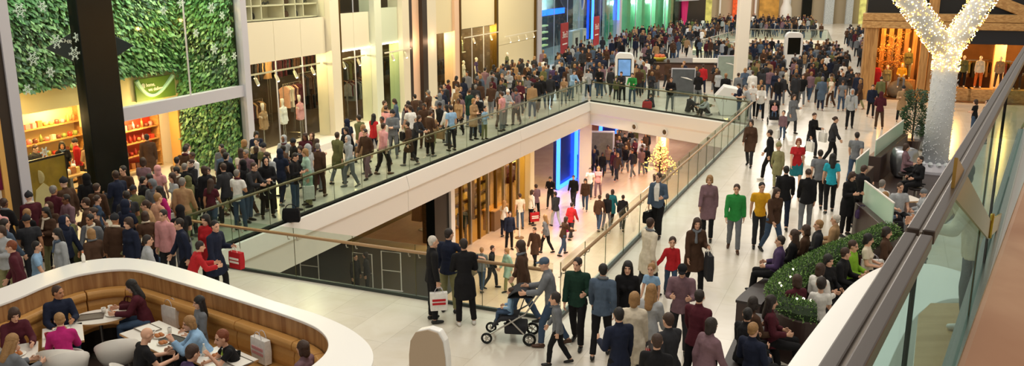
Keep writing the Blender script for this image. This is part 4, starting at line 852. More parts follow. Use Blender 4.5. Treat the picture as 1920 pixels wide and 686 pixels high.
# slanted white kiosk by the right railing end
x, y = at(1362, 214); u = thing('angled_kiosk', 'faceted white information kiosk leaning by the right end of the far railing', 'kiosk', (x, y, 0), R(-12)); mb = MB()
mb.prism([(-.3, 0), (.35, 0), (.8, .75), (.62, 1.3), (-.2, 1.45), (-.65, .9)], -.55, .55, TX); mb.build('shell', mat('totem_white', '#f1f1ee', .25), u, .04, local=True)
mb = MB(); mb.box(.0, .06, -.4, .4, -.3, .3, Matrix.Translation((.70, 0, 1.02)) @ Matrix.Rotation(R(-18), 4, 'Y')); mb.build('screen', M_BLACKG, u, local=True); mb = MB(); mb.box(-.4, .4, -.5, .5, 0, .04); mb.build('base_plate', M_STEEL, u, local=True)
# poster stands
def poster(px, py, w, h, label, m, face=180, z0=.25):
    x, y = at(px, py); u = thing('poster_stand', label, 'poster stand', (x, y, 0), R(face-180)); mb = MB(); mb.box(-w/2, w/2, -.04, .04, z0, z0+h); mb.build('frame', M_GREY, u, .01, local=True); mb = MB(); mb.box(-w/2+.05, w/2-.05, -.052, -.035, z0+.06, z0+h-.06); mb.build('poster', m, u, local=True)
    for s in (-1, 1): mb = MB(); mb.box(s*w*.42-.025, s*w*.42+.025, -.2, .2, 0, .04); mb.box(s*w*.42-.02, s*w*.42+.02, -.02, .02, 0, z0+.02); mb.build('foot', M_GREY, u, local=True)
    mb = MB(); mb.tube([(-w*.1, -.05, z0+h*.70), (w*.15, -.05, z0+h*.66), (w*.38, -.05, z0+h*.60)], [.01, .04, .015], 6); mb.build('picture_streak', M_TXT, u, local=True); return u
poster(1279, 191, 1.3, 1.6, 'grey framed poster stand on the concourse behind the far railing', mat('poster_grey', '#54585c', .4, 0, .5, 3), 172); poster(1362, 158, 1.3, 1.6, 'pale framed poster stand left of the square white column', mat('poster_sage', '#8f9d92', .4, 0, .3, 3), 178)
# brown kiosk counter with goods
x, y = at(1318, 150); u = thing('kiosk_counter', 'long dark brown sales kiosk with goods on its counter', 'kiosk', (x, y, 0), R(-6)); M_K = mat('kiosk_brown', '#4f3325', .4)
mb = MB(); mb.prism([(-3.2, -.6), (2.4, -.6), (3.2, 0), (3.2, 2.4), (-3.2, 2.4)], 0, 1.15); mb.build('body', M_K, u, .05, local=True); mb = MB(); mb.prism([(-3.3, -.7), (2.45, -.7), (3.3, 0), (3.3, 2.5), (-3.3, 2.5)], 1.15, 1.22); mb.build('counter_top', mat('kiosk_top', '#3a2a20', .3), u, .02, local=True)
mb = MB(); mb.box(-.8, 1.2, -.72, -.4, 1.22, 1.5); mb.build('glass_case', M_PAPER, u, .02, local=True)
KX, KY = x, y
def onk(lx, ly, z=1.22): return V((KX, KY, 0))+Matrix.Rotation(R(-6), 3, 'Z') @ V((lx, ly, z))
for lx, lb, c, r_ in ((-2.9, 'round green and yellow display bowl on the brown kiosk counter', '#d8d04a', .45), (2.2, 'red round cushion on the right of the brown kiosk counter', '#c8303a', .3)):
    b = thing('display_bowl', lb, 'bowl', onk(lx, .35, 1.228)); mb = MB(); mb.lathe([(0, 0), (r_*.6, 0), (r_, .18), (r_*1.02, .24), (0, .22)], n=16); mb.build('bowl_body', mat('bowl'+c, c, .4), b, local=True, smooth=True); mb = MB(); [mb.ball((r_*.5*math.cos(q), r_*.5*math.sin(q), .3), .15) for q in (0, 1.3, 2.6, 3.9, 5.2)]; mb.build('contents', mat('bowl_fill'+c, '#cf6a3a' if lx < 0 else '#d84048', .5), b, local=True, smooth=True)
# queue post on the lower level is in the lower part
# ---------------------------------------------------------------- forked column with fairy lights
cx, cy = at(1750, 322); u = thing('forked_column', 'white forked column wrapped in glittering fairy lights', 'column', (cx, cy, 0))
M_WRAP = mat('wrapped_white', '#c3c8cb', .55, 0, .12, 6, .6, 25)
mb = MB(); mb.lathe([(.42, .35), (.41, 2), (.39, 4.3)], n=28); mb.v = [(v[0]+cx, v[1]+cy, v[2]) for v in mb.v]; mb.build('shaft', M_WRAP, u, smooth=True)
mb = MB(); mb.lathe([(.72, 0), (.72, .12), (.6, .3), (.45, .36)], c=(cx, cy, 0), n=24); mb.build('base', M_GREY, u)
for i in range(14): mb = MB(); a = i*2*math.pi/14; mb.ball((cx+.58*math.cos(a), cy+.58*math.sin(a), .36), (.10, .10, .09), 6, 4); mb.build('crystal', mat('crystal', '#e8eef2', .08, .4), u)
tips = [(V((cx, cy, 4.15)), V(aty(1672, -45, cy-.3))), (V((cx, cy, 4.15)), V(aty(1872, -45, cy+.6)))]
lights = MB(); rl = random.Random(5)
for a, b in tips:
    mb = MB(); mb.tube([a, a.lerp(b, .5), b], [.36, .34, .33], 20); mb.build('branch', M_WRAP, u, smooth=True); d = (b-a).normalized(); o1 = d.orthogonal().normalized(); o2 = d.cross(o1)
    for k in range(1000):
        q = rl.random(); t_ = rl.random()*2*math.pi; p_ = a.lerp(b, q)+(o1*math.cos(t_)+o2*math.sin(t_))*(.37+rl.random()*.07); lights.cm = 0 if rl.random() < .55 else 1; lights.ball(p_, rl.uniform(.012, .024), 5, 4)
for k in range(420):
    t_ = rl.random()*2*math.pi; z = 3.55+rl.random()*.8; lights.cm = 1 if rl.random() < .6 else 0; lights.ball((cx+.44*math.cos(t_), cy+.44*math.sin(t_), z), rl.uniform(.014, .024), 5, 4)
for k in range(500):
    t_ = rl.random()*2*math.pi; z = .4+rl.random()*3.2; lights.cm = 2; lights.ball((cx+.43*math.cos(t_), cy+.43*math.sin(t_), z), .016, 5, 4)
o = lights.build('fairy_lights', [mat('fairy_white', '#fff4d8', .5, emit=2.6), mat('fairy_gold', '#ffc25a', .5, emit=3.2), mat('fairy_off', '#eceff2', .3)], u); o['kind'] = 'stuff'
lamp('fairy_glow', (cx, cy-.9, 4.9), 8, '#ffdc98', .4)
# ---------------------------------------------------------------- timber lodge shop on the right
LA = R(-21.5); LO = V((19.45, 48.15, 0)); ld = V((math.cos(LA), math.sin(LA), 0)); ln = V((-ld.y, ld.x, 0))
LM = Matrix(((ld.x, ln.x, 0, LO.x), (ld.y, ln.y, 0, LO.y), (0, 0, 1, 0), (0, 0, 0, 1)))
def pln(x, y, O, n):
    d = V(ray(x, y)); e = V((0, 0, EYE)); t_ = (O-e).dot(n)/d.dot(n); return e+d*t_
def lod(x, y, off=0): q = LM.inverted() @ pln(x, y, LO+ln*off, ln); return q.x, q.z
M_TIM = timber('lodge_timber', '#9a6c38', '#c9985a', (14, 14, 1.0), .6); M_TIMH = timber('lodge_beam', '#a87a44', '#d0a468', (1.0, 14, 14), .6)
def lbox(name, m, s0, s1, t0, t1, z0, z1, label=None, cat='wall', parent=None, bevel=0, kind='structure'):
    mb = MB(); mb.box(s0, s1, t0, t1, z0, z1, LM); o = mb.build(name, m, parent, bevel)
    if parent is None: tag(o, label, cat, None, kind)
    if kind is None and 'kind' in o: o.pop('kind')
    return o
sa, _ = lod(1617, 120); sb, _ = lod(1642, 120); sc_, _ = lod(1722, 120); sd, _ = lod(1738, 120); se, _ = lod(1752, 120); _, zb0 = lod(1680, 53); _, zb1 = lod(1680, 25); sr = 17.0
_, zr0 = lod(1870, 62); _, zr1 = lod(1870, 34)
lbox('column_20', M_TIM, sa, sb, -.3, .3, 0, zb0, 'thick timber post at the left corner of the lodge shop', 'post', bevel=.03); lbox('column_21', M_TIM, sc_, sd, -.35, .1, 0, zb0, 'front timber post of the pair behind the fairy light column', 'post', bevel=.03); lbox('column_22', M_TIM, sd+.04, se, -.1, .4, 0, zb0, 'rear timber post of the pair behind the fairy light column', 'post', bevel=.03)
lbox('beam', M_TIMH, sa-.2, sr, -.4, .35, zb0, zb0+(zb1-zb0)*.5-.02, 'lower timber beam across the lodge shop front', 'beam', bevel=.03); lbox('beam', M_TIMH, sa-.2, sr, -.35, .35, zb0+(zb1-zb0)*.5, zb1, 'upper timber beam across the lodge shop front', 'beam', bevel=.03)
lbox('wall_lodge_upper', mat('dark_window', '#15130f', .3), sa, sr, .5, .7, zb1, 10, 'dark glazed wall above the lodge beam', 'wall')
s_, _ = lod(1752, 12); lbox('column_23', M_TIM, s_-.25, s_+.25, -.2, .3, zb1, 10, 'upper timber post above the lodge beam', 'post', bevel=.03)
a, b = lod(1845, -8), lod(1925, 32); mb = MB(); mb.loft([[LM @ V((q[0], t_, q[1]+z)) for t_, z in ((-.2, -.3), (.2, -.3), (.2, .3), (-.2, .3))] for q in (a, (b[0]+2, b[1]-(b[1]-a[1])*-.0-.6))]); st(mb.build('beam', M_TIMH, bevel=.03), 'sloping timber brace above the lodge beam', 'beam')
lbox('wall_lodge_back', mat('lodge_back', '#7a4f22', .6, 0, .5, 1.5), sa, sr, 6, 6.2, 0, zb0+.3, 'warm brown back wall inside the lodge shop', 'wall'); lbox('wall_lodge_side', M_TIM, sa, sa+.12, .3, 6, 0, zb0, 'timber side wall of the lodge shop', 'wall')
lbox('ceiling_lodge', M_DARKB, sa, sr, .3, 6, zb0, zb0+.1, 'dark ceiling inside the lodge shop', 'ceiling'); lbox('floor_lodge', timber('lodge_floor', '#5c3a1c', '#7d5328', (1, 12, 12)), sa, sr, .3, 6, 0, .05, 'timber floor of the lodge shop', 'floor')
lbox('wall_lodge_fascia', mat('lodge_fascia', '#14141c', .4), se, sr, -.1, .1, zb0-.75, zb0, 'dark blue fascia under the lodge beam on the right', 'fascia')
for i in range(7): lbox('column_%d' % (24+i), M_TIM, sa+.9+i*.42, sa+1.15+i*.42, 2.4+.12*(i % 2), 2.7, 0, zb0, 'rough timber plank at the back of the lodge window, %s' % ('leftmost', 'second from the left', 'third from the left', 'middle', 'third from the right', 'second from the right', 'rightmost')[i], 'plank')
for s, t_, z, p_ in ((sa+1.2, 1.0, zb0-.3, 130), (sa+2.8, .8, zb0-.3, 130), (se+1.5, 2, 2.9, 200), (se+4, 2.2, 2.9, 220), (se+6.5, 2, 2.9, 200), (se+9, 2, 2.9, 160)): lamp('lodge_lamp', LM @ V((s, t_, z)), p_*1.6, '#ffb85a', .12)
for i in range(4):
    q = LM @ V((se+1+2.2*i, .9, zb0-.35)); u = thing('spotlight', 'small lit spotlight under the lodge ceiling, %s' % ('nearest the fairy light column', 'second from the fairy light column', 'third from the fairy light column', 'farthest to the right')[i], 'lamp', q); mb = MB(); mb.tube([q+V((0, 0, .35)), q+V((0, 0, .1)), q, q+V((0, -.06, -.12))], [.02, .02, .08, .09], 10); mb.build('housing', M_DARKB, u); mb = MB(); mb.ball(q+V((0, -.07, -.13)), .075, 8, 6); mb.build('bulb', M_WARM, u)
FL = math.degrees(LA)+180
def LP(x, y, t_): s, z = lod(x, y, t_); return LM @ V((s, t_, 0)), z
# window figures
q, _ = LP(1687, 170, 1.0); u = thing('rock_seat', 'rough grey rock seat under the yellow mannequin', 'rock', (q.x, q.y, .05)); mb = MB(); mb.ball((0, 0, .45), (.75, .5, .55), 10, 8); rk = mb.build('boulder', mat('rock', '#6e6452', .8, 0, .4, 4, 1, 6), u, local=True, smooth=True)
zs_ = .95
mannequin(0, 0, 0, 'seated mannequin in bright yellow hooded jacket and grey trousers', ('jacket', 'yellow'), ('trousers', 'grey'), FL, 'bench', 'm', loc=(q.x-ln.x*.1, q.y-ln.y*.1, zs_-.46+.1), hair=('hood', 'hood', 'yellow'), base=False)
q2, _ = LP(1660, 170, 1.3); mannequin(0, 0, 0, 'pale mannequin standing left of the yellow seated one', ('jacket', 'khaki'), ('trousers', 'cream'), FL, loc=(q2.x, q2.y, .08))
q3, _ = LP(1699, 150, 1.6); mannequin(0, 0, 0, 'small camouflage mannequin standing behind the yellow seated one', ('jacket', 'olive'), ('trousers', 'khaki'), FL, loc=(q3.x, q3.y, 1.05)); mb = MB(); a = MB(); a.box(-.4, .4, -.3, .3, 0, 1.02, Matrix.Translation((q3.x, q3.y, 0))); tag(a.build('crate', M_TIM, bevel=.02), 'timber crate under the camouflage mannequin', 'crate')
q, _ = LP(1640, 175, .8); u = thing('backpack', 'red and white backpack standing by the left lodge post', 'backpack', (q.x, q.y, .75), R(FL)); mb = MB(); mb.loft([[(-w, -d, z), (w, -d, z), (w, d, z), (-w, d, z)] for w, d, z in ((.2, .14, 0), (.26, .18, .3), (.25, .17, .7), (.16, .1, .95))]); mb.build('body', CLOTH['red'], u, .05, local=True); mb = MB(); mb.box(-.28, -.24, -.1, .1, .1, .7); mb.build('side_pocket', M_PAPER, u, .02, local=True); mb = MB(); mb.loft([[(-.17, -.2, .1), (.17, -.2, .1), (.17, -.12, .1), (-.17, -.12, .1)], [(-.17, -.22, .45), (.17, -.22, .45), (.17, -.12, .5), (-.17, -.12, .5)]]); mb.build('pocket', CLOTH['charcoal'], u, .02, local=True)
a = MB(); a.box(-.35, .35, -.3, .3, 0, .74, Matrix.Translation((q.x, q.y, 0))); tag(a.build('crate', M_TIM, bevel=.02), 'timber crate under the red backpack', 'crate')
# dry tree
q, _ = LP(1668, 160, 1.7); u = thing('autumn_tree', 'bare branched tree with dry orange leaves in the lodge window', 'tree', (q.x, q.y, 0)); mb = MB(); rt = random.Random(11); tipz = []
mb.tube([(0, 0, .05), (.03, 0, 1.2), (-.03, 0, 2.3), (.0, 0, 3.5)], [.07, .055, .04, .02], 8)
for i in range(26):
    z = rt.uniform(1.4, 3.3); a = rt.uniform(0, 6.28); l = rt.uniform(.5, 1.0); e = V((math.cos(a)*l, math.sin(a)*l*.5, z+l*.5)); mb.tube([(0, 0, z), V((0, 0, z)).lerp(e, .5)+V((0, 0, .06)), e], [.025, .016, .006], 5); tipz.append((V((0, 0, z)), e))
mb.build('trunk', mat('bark_pale', '#8a6f4c', .8), u, local=True); mb = MB()
for a, b in tipz:
    for k in range(26):
        p_ = a.lerp(b, rt.uniform(.3, 1.05))+V((rt.gauss(0, .09), rt.gauss(0, .07), rt.gauss(0, .09))); d = V((rt.uniform(-1, 1), rt.uniform(-1, 1), rt.uniform(-1, .3))).normalized(); w = d.orthogonal().normalized()*.025; mb.cm = rt.randrange(2); mb.add([p_, p_+d*.05+w, p_+d*.1, p_+d*.05-w], [(0, 1, 2, 3)])
mb.build('leaves', [mat('leaf_orange', '#c4792e', .6), mat('leaf_gold', '#d9a45a', .6)], u, local=True)
# right bay
for x, y, lb, tp, bt in ((1831, 175, 'mannequin in pale jacket and bright orange trousers', 'cream', 'orange'), (1905, 172, 'pale headed mannequin in dark jacket at the right of the lodge', 'black', 'charcoal'), (1800, 178, 'mannequin in olive jacket just right of the fairy light column', 'olive', 'black'), (1868, 176, 'mannequin in tan jacket between orange trousers and pale column', 'tan', 'brown')):
    q, _ = LP(x, y, 1.2); mannequin(0, 0, 0, lb, ('jacket', tp), ('trousers', bt), FL, loc=(q.x, q.y, .75)); a = MB(); a.box(-.5, .5, -.42, .42, 0, .7, Matrix.Translation((q.x, q.y, .02)) @ Matrix.Rotation(LA, 4, 'Z')); tag(a.build('display_plinth', M_TIMH, bevel=.02), 'timber plinth under the %s' % lb, 'plinth')
s0, _ = lod(1880, 120); s1, _ = lod(1903, 120); lbox('column_40', M_PEACH, s0, s1, 3.2, 3.6, 0, zb0, 'pale peach column inside the lodge shop', 'column')
for i, (x, tt, cols) in enumerate(((1790, 4, ['olive', 'brown', 'black']), (1850, 4.6, ['tan', 'orange', 'brown', 'olive']), (1915, 4, ['black', 'burgundy', 'brown']))):
    s, _ = lod(x, 150, tt); u = thing('clothes_rail', 'lodge clothes rail %s' % ('by the fairy light column', 'behind the orange trousers', 'at the far right'), 'clothes rail', LM @ V((s, tt, 0))) if 0 else thing('clothes_rail', 'dark clothes rail in the lodge shop, %s' % ('behind the olive mannequin', 'behind the orange trousers', 'behind the dark jacket mannequin')[i], 'clothes rail', LM @ V((s, tt, 0)))
    mb = MB(); mb.tube([LM @ V((s-1.1, tt, 2)), LM @ V((s+1.1, tt, 2))], .02, 6); mb.build('rail', M_STEEL, u)
    for e in (-1.1, 1.1): mb = MB(); mb.tube([LM @ V((s+e, tt, .05)), LM @ V((s+e, tt, 2))], .02, 6); mb.build('post', M_STEEL, u)
    rr = random.Random(i)
    for k in range(14):
        o = link('hanging_garment', gm[k % 2]); o.location = LM @ V((s-1+2*k/13, tt, 1.89)); o.rotation_euler = (0, 0, LA+math.pi/2+rr.uniform(-.2, .2)); c = rr.choice(cols); setm(o, CLOTH[c]); L_ = '%s garment on the lodge rail %s' % (c, ('behind the olive mannequin', 'behind the orange trousers', 'behind the dark jacket mannequin')[i]); tag(o, L_, 'garment', L_)
# ---------------------------------------------------------------- seating pod with hedge
def smooth(pts, n=8, closed=False):
    P = [V(p) for p in pts]; k = len(P); out = []
    for i in range(k if closed else k-1):
        g = lambda j: P[j % k] if closed else P[min(max(j, 0), k-1)]
        p0, p1, p2, p3 = g(i-1), g(i), g(i+1), g(i+2)
        for j in range(n):
            t_ = j/n; out.append(.5*((2*p1)+(p2-p0)*t_+(2*p0-5*p1+4*p2-p3)*t_**2+(3*p1-p0-3*p2+p3)*t_**3))
    if not closed: out.append(P[-1])
    return out
def strip(path, prof, z=0):     # loft a (side offset, height) profile along a flat path
    rings = []
    for i, p in enumerate(path):
        d = (path[min(i+1, len(path)-1)]-path[max(i-1, 0)]).normalized(); n = V((d.y, -d.x, 0)); rings.append([V((p.x, p.y, 0))+n*a+V((0, 0, b+z)) for a, b in prof])
    return rings
hp = smooth([V((*at(x, y, .95), 0)) for x, y in ((1668, 428), (1632, 446), (1585, 463), (1532, 487), (1490, 512), (1467, 540), (1480, 568), (1505, 581), (1530, 584))], 10)
M_PL = mat('planter_brown', '#3a2a26', .4, 0, .15, 3)
mb = MB(); mb.loft(strip(hp, [(-.30, 0), (-.28, .82), (-.24, .84), (.24, .84), (.28, .82), (.30, 0)])); pl = mb.build('hedge_planter', M_PL); tag(pl, 'curved dark brown planter carrying the clipped hedge', 'planter')
u = thing('hedge', 'curved clipped green hedge with tiny white lights in the dark planter', 'hedge', hp[20]+V((0, 0, .84))); core = strip(hp, [(-.24, .80), (-.25, .95), (-.14, 1.05), (.14, 1.05), (.25, .95), (.24, .80)])
mb = MB(); mb.loft(core); mb.build('twigs', mat('hedge_dark', '#1c2f14', .8), u); mb = MB(); rh = random.Random(2)
for i in range(len(hp)-1):
    a, b = hp[i], hp[i+1]; L = (b-a).length; d = (b-a)/max(L, 1e-6); n = V((d.y, -d.x, 0))
    for k in range(int(L*1500)):
        ang = rh.uniform(0, math.pi); r_ = rh.uniform(.8, 1.12); nv = n*math.cos(ang)+UP*math.sin(ang); p_ = a+d*rh.random()*L+n*math.cos(ang)*.29*r_+UP*(.84+math.sin(ang)*.24*r_)
        e = (nv+V((rh.uniform(-1, 1), rh.uniform(-1, 1), rh.uniform(-.6, 1)))*.9).normalized(); w = e.cross(V((rh.uniform(-1, 1), rh.uniform(-1, 1), rh.uniform(-1, 1)))).normalized()*.011; s = rh.uniform(.03, .06); mb.cm = rh.randrange(4); mb.add([p_, p_+e*s*.5+w, p_+e*s, p_+e*s*.5-w], [(0, 1, 2, 3)])
o = mb.build('leaves', [mat('hedge_%d' % i, c, .5) for i, c in enumerate(('#4c7332', '#6b9247', '#365a28', '#84a85a'))], u); o['kind'] = 'stuff'
mb = MB(); [mb.ball(hp[min(len(hp)-1, 40+i*5)]+V((rh.uniform(-.2, .2), rh.uniform(-.2, .2), 1.09)), .022, 6, 4) for i in range(8)]; mb.build('fairy_lights', mat('fairy_white', '#fff4d8', .5, emit=4), u)
inner = [p+(lambda d: V((-d.y, d.x, 0))*.62)((hp[min(i+1, len(hp)-1)]-hp[max(i-1, 0)]).normalized()) for i, p in enumerate(hp)][:43]
M_SEAT = mat('pod_seat', '#2c2422', .5)
u = thing('curved_bench', 'dark curved bench inside the hedge planter', 'bench', inner[20]); mb = MB(); mb.loft(strip(inner, [(-.27, 0), (-.27, .40), (.22, .40), (.22, 0)])); mb.build('base', M_PL, u); mb = MB(); mb.loft(strip(inner, [(-.29, .40), (-.29, .45), (.24, .45), (.24, .40)])); mb.build('seat', M_SEAT, u)
ob = [p+(lambda d: V((d.y, -d.x, 0))*.66)((hp[min(i+1, len(hp)-1)]-hp[max(i-1, 0)]).normalized()) for i, p in enumerate(hp)][12:48]
u = thing('curved_bench', 'dark curved bench along the outer side of the hedge', 'bench', ob[10]); mb = MB(); mb.loft(strip(ob, [(-.24, 0), (-.24, .40), (.22, .40), (.22, 0)])); mb.build('base', M_PL, u); mb = MB(); mb.loft(strip(ob, [(-.26, .40), (-.26, .45), (.24, .45), (.24, .40)])); mb.build('seat', M_SEAT, u)
pod = [at(x, y) for x, y in ((1605, 365), (1640, 300), (1700, 290), (1790, 330), (1800, 400), (1700, 470), (1660, 470))]
mb = MB(); mb.prism(pod, .0, .03); tag(mb.build('pod_floor', mat('pod_floor', '#3b2f2b', .35)), 'dark brown floor of the seating pod', 'floor', None, 'structure')
M_SCR = glass('screen_green', '#bfe3cf', 1.2); M_FROST = mat('frosted_green', '#b5d6c2', .3)
for i, (a, b, h_, lb) in enumerate((((1618, 378), (1672, 424), .55, 'long pale green glass screen at the end of the hedge'), ((1603, 331), (1627, 309), .5, 'short pale green glass screen behind the dark coated pair'), ((1640, 292), (1692, 250), .5, 'pale green glass screen at the back of the seating pod'))):
    p0, p1 = V((*at(*a, .9), 0)), V((*at(*b, .9), 0)); d = (p1-p0).normalized(); n = V((d.y, -d.x, 0)); u = thing('glass_screen', lb, 'screen', (p0+p1)/2)
    mb = MB(); mb.loft([[p+n*x+UP*z for x, z in ((-.22, 0), (.22, 0), (.2, .88), (-.2, .88))] for p in (p0, p1)]); mb.build('base_wall', M_PL, u, .02); mb = MB(); mb.loft([[p+n*x+UP*z for x, z in ((-.012, .88), (.012, .88), (.012, .9+h_), (-.012, .9+h_))] for p in (p0, p1)]); mb.build('glass_panel', M_FROST, u); mb = MB(); mb.loft([[p+n*x+UP*z for x, z in ((-.02, .9+h_), (.02, .9+h_), (.02, .93+h_), (-.02, .93+h_))] for p in (p0, p1)]); mb.build('top_edge', M_WHITE, u)
M_SIL = mat('silver_pot', '#9b9fa3', .28, .85, .1, 3)
def silver(px, py, h_, label):
    x, y = at(px, py); u = thing('silver_pot', label, 'pot', (x, y, .03)); rings = []
    for r_, z in ((.22, 0), (.34, .12), (.42, .45), (.44, .7), (.38, .95), (.26, 1.0), (.2, .93)):
        rings.append([V((r_*math.cos(a)*(1+.06*math.cos(5*a+z*2)), r_*math.sin(a)*(1+.06*math.cos(5*a+z*2)), z*h_)) for a in [i*math.pi/20 for i in range(40)]])
    mb = MB(); mb.loft(rings); mb.build('pot_body', M_SIL, u, local=True, smooth=True); return u, x, y
silver(1691, 334, 1.02, 'large sculpted silver pot standing inside the seating pod'); u, x, y = silver(1733, 282, 1.0, 'second silver pot behind, next to the potted tree')
x, y = at(1707, 290); u = thing('potted_tree', 'dark green potted conifer behind the large silver pot', 'tree', (x, y, .03)); mb = MB(); mb.lathe([(.25, 0), (.32, .5), (.34, .55), (.0, .53)], n=16); mb.build('pot', M_PL, u, local=True); mb = MB(); mb.tube([(0, 0, .5), (0, 0, 2.1)], .04, 6); mb.build('trunk', M_DARKB, u, local=True); mb = MB()
for k in range(2600):
    z = rh.uniform(.75, 2.45); r_ = (.42-.13*abs(z-1.3))*rh.uniform(.5, 1.1)*(1+.25*math.sin(z*9)); a = rh.uniform(0, 6.28); p_ = V((r_*math.cos(a), r_*math.sin(a), z)); e = V((math.cos(a)+rh.uniform(-.6, .6), math.sin(a)+rh.uniform(-.6, .6), rh.uniform(-.4, .9))).normalized(); w = e.orthogonal().normalized()*.02; mb.cm = rh.randrange(2); mb.add([p_, p_+e*.05+w, p_+e*.11, p_+e*.05-w], [(0, 1, 2, 3)])
mb.build('foliage', [mat('conifer_a', '#24401f', .6), mat('conifer_b', '#35562c', .6)], u, local=True)
# tables and tub chairs
def tub_chair():
    b = thing('tub_chair', 'white tub chair', 'chair', (0, 0, 0)); rings = []; M_C = mat('chair_shell', '#e3dfd6', .35)
    for r_, z, o in ((.16, .40, 0), (.26, .42, 0), (.31, .52, .01), (.34, .64, .02)): rings.append([V((r_*math.cos(a), r_*math.sin(a)*.95-o, z+(.0 if z < .6 else 0))) for a in [i*2*math.pi/28 for i in range(28)]])
    hi = [V((.35*math.cos(a), .34*math.sin(a)-.02, .66+.27*max(0, -math.sin(a))**.8)) for a in [i*2*math.pi/28 for i in range(28)]]; hi2 = [p*.94+V((0, 0, p.z*.06)) for p in hi]; low = [V((.29*math.cos(a), .27*math.sin(a), .47)) for a in [i*2*math.pi/28 for i in range(28)]]
    mb = MB(); mb.loft([*rings, hi, hi2, low]); mb.build('shell', M_C, b, local=True, smooth=True)
    for sx in (-1, 1):
        for sy in (-1, 1): mb = MB(); mb.tube([(sx*.14, sy*.14, .42), (sx*.24, sy*.24, 0)], [.018, .012], 7); mb.build('leg', M_STEEL, b, local=True)
    return b
CH = tub_chair(); used = [0]
def chair(x, y, face, label):
    if not used[0]: used[0] = 1; TREE[CH.name] = [(c, kids(c)) for c in kids(CH)]; CH.location = (x, y, 0); CH.rotation_euler = (0, 0, R(face)); CH['label'] = label; CH['group'] = 'white tub chairs'; return
    dup(CH, (x, y, 0), R(face), label, 'white tub chairs')
M_TOP = mat('table_marble', '#e9e4da', .25, 0, .06, 3); M_EDGE = timber('table_edge', '#b98d5a', '#d0a673')
def table(x, y, w, d, rz, label, oval=False):
    if y < 16 and x < -2: x, y = keepoff(x, y, bi, .88)
    u = thing('cafe_table', label, 'table', (x, y, 0), R(rz)); n = 28
    poly = [(w/2*math.cos(i*2*math.pi/n), d/2*math.sin(i*2*math.pi/n)) for i in range(n)] if oval else [(-w/2, -d/2), (w/2, -d/2), (w/2, d/2), (-w/2, d/2)]
    mb = MB(); mb.prism(poly, .715, .74); mb.build('table_top', M_TOP, u, .006, local=True); mb = MB(); mb.prism([(p[0]*1.012, p[1]*1.012) for p in poly], .70, .73); mb.build('edge_band', M_EDGE, u, local=True); mb = MB(); mb.tube([(0, 0, .02), (0, 0, .7)], .035, 10); mb.build('pedestal', M_STEEL, u, local=True); mb = MB(); mb.lathe([(0, 0), (.24, 0), (.22, .02), (.05, .04), (0, .04)], n=20); mb.build('foot', M_STEEL, u, local=True); return u
# ---------------------------------------------------------------- white curved booth, near left
bo = smooth([V((*p, 0)) for p in ((-10.9, 10.2), (-9.9, 12.3), (-9.02, 14.19), (-8.72, 15.0), (-8.25, 15.7), (-7.4, 15.85), (-6.1, 15.18), (-4.18, 13.70), (-3.11, 12.96), (-2.40, 12.25), (-2.02, 11.5), (-2.05, 10.7), (-2.6, 9.6))], 8)
bi = smooth([V((*p, 0)) for p in ((-10.3, 10.0), (-9.4, 11.9), (-8.55, 13.5), (-8.28, 14.35), (-7.95, 14.95), (-7.2, 15.2), (-6.2, 14.65), (-4.6, 13.60), (-3.41, 12.76), (-2.92, 12.25), (-2.72, 11.65), (-2.86, 11.0), (-3.3, 10.0))], 8)
def keepoff(x, y, path, dmin, exact=False, side=None):
    p = V((x, y, 0)); best = None
    for a, b in zip(path, path[1:]):
        t_ = max(0, min(1, (p-a).dot(b-a)/max(1e-9, (b-a).length_squared))); q = a+(b-a)*t_
        if best is None or (p-q).length < best[0]: d = (b-a).normalized(); best = ((p-q).length, q, V((d.y, -d.x, 0)))
    n = best[2] if side is None else best[2]*side
    if exact or (best[0] < 1.2 and (p-best[1]).dot(n) < dmin): p = best[1]+n*dmin
    return p.x, p.y
def inset(path, d): return [p+(lambda e: V((e.y, -e.x, 0))*d)((path[min(i+1, len(path)-1)]-path[max(i-1, 0)]).normalized()) for i, p in enumerate(path)]
u = thing('booth_wall', 'white curved booth wall with broad counter top around the near left diners', 'booth', (-6, 15, 0)); M_CT = mat('counter_white', '#f2f1ec', .25)
mb = MB(); mb.loft([[a+UP*1.25, a+UP*1.30, b+UP*1.30, b+UP*1.25] for a, b in zip(bo, bi)]); mb.build('counter_top', M_CT, u, .012)
mb = MB(); mb.loft([[a+(b-a)*.03, a+(b-a)*.03+UP*1.25, a+(b-a)*.3+UP*1.25, a+(b-a)*.3] for a, b in zip(bo, bi)]); mb.build('outer_panel', M_CT, u)
i1 = inset(bi, -.02); i2 = inset(bi, .04); mb = MB(); mb.loft([[a, a+UP*1.25, b+UP*1.25, b] for a, b in zip(inset(bi, -.10), i1)]); mb.build('timber_lining', timber('booth_timber', '#8f6238', '#b58a58', (9, 9, .8), .45), u)
M_LEA = mat('tan_leather', '#c18f4e', .45, 0, .12, 5, .2, 30)
u = thing('booth_bench', 'tan leather banquette bench lining the white booth', 'bench', (-6, 14.6, 0))
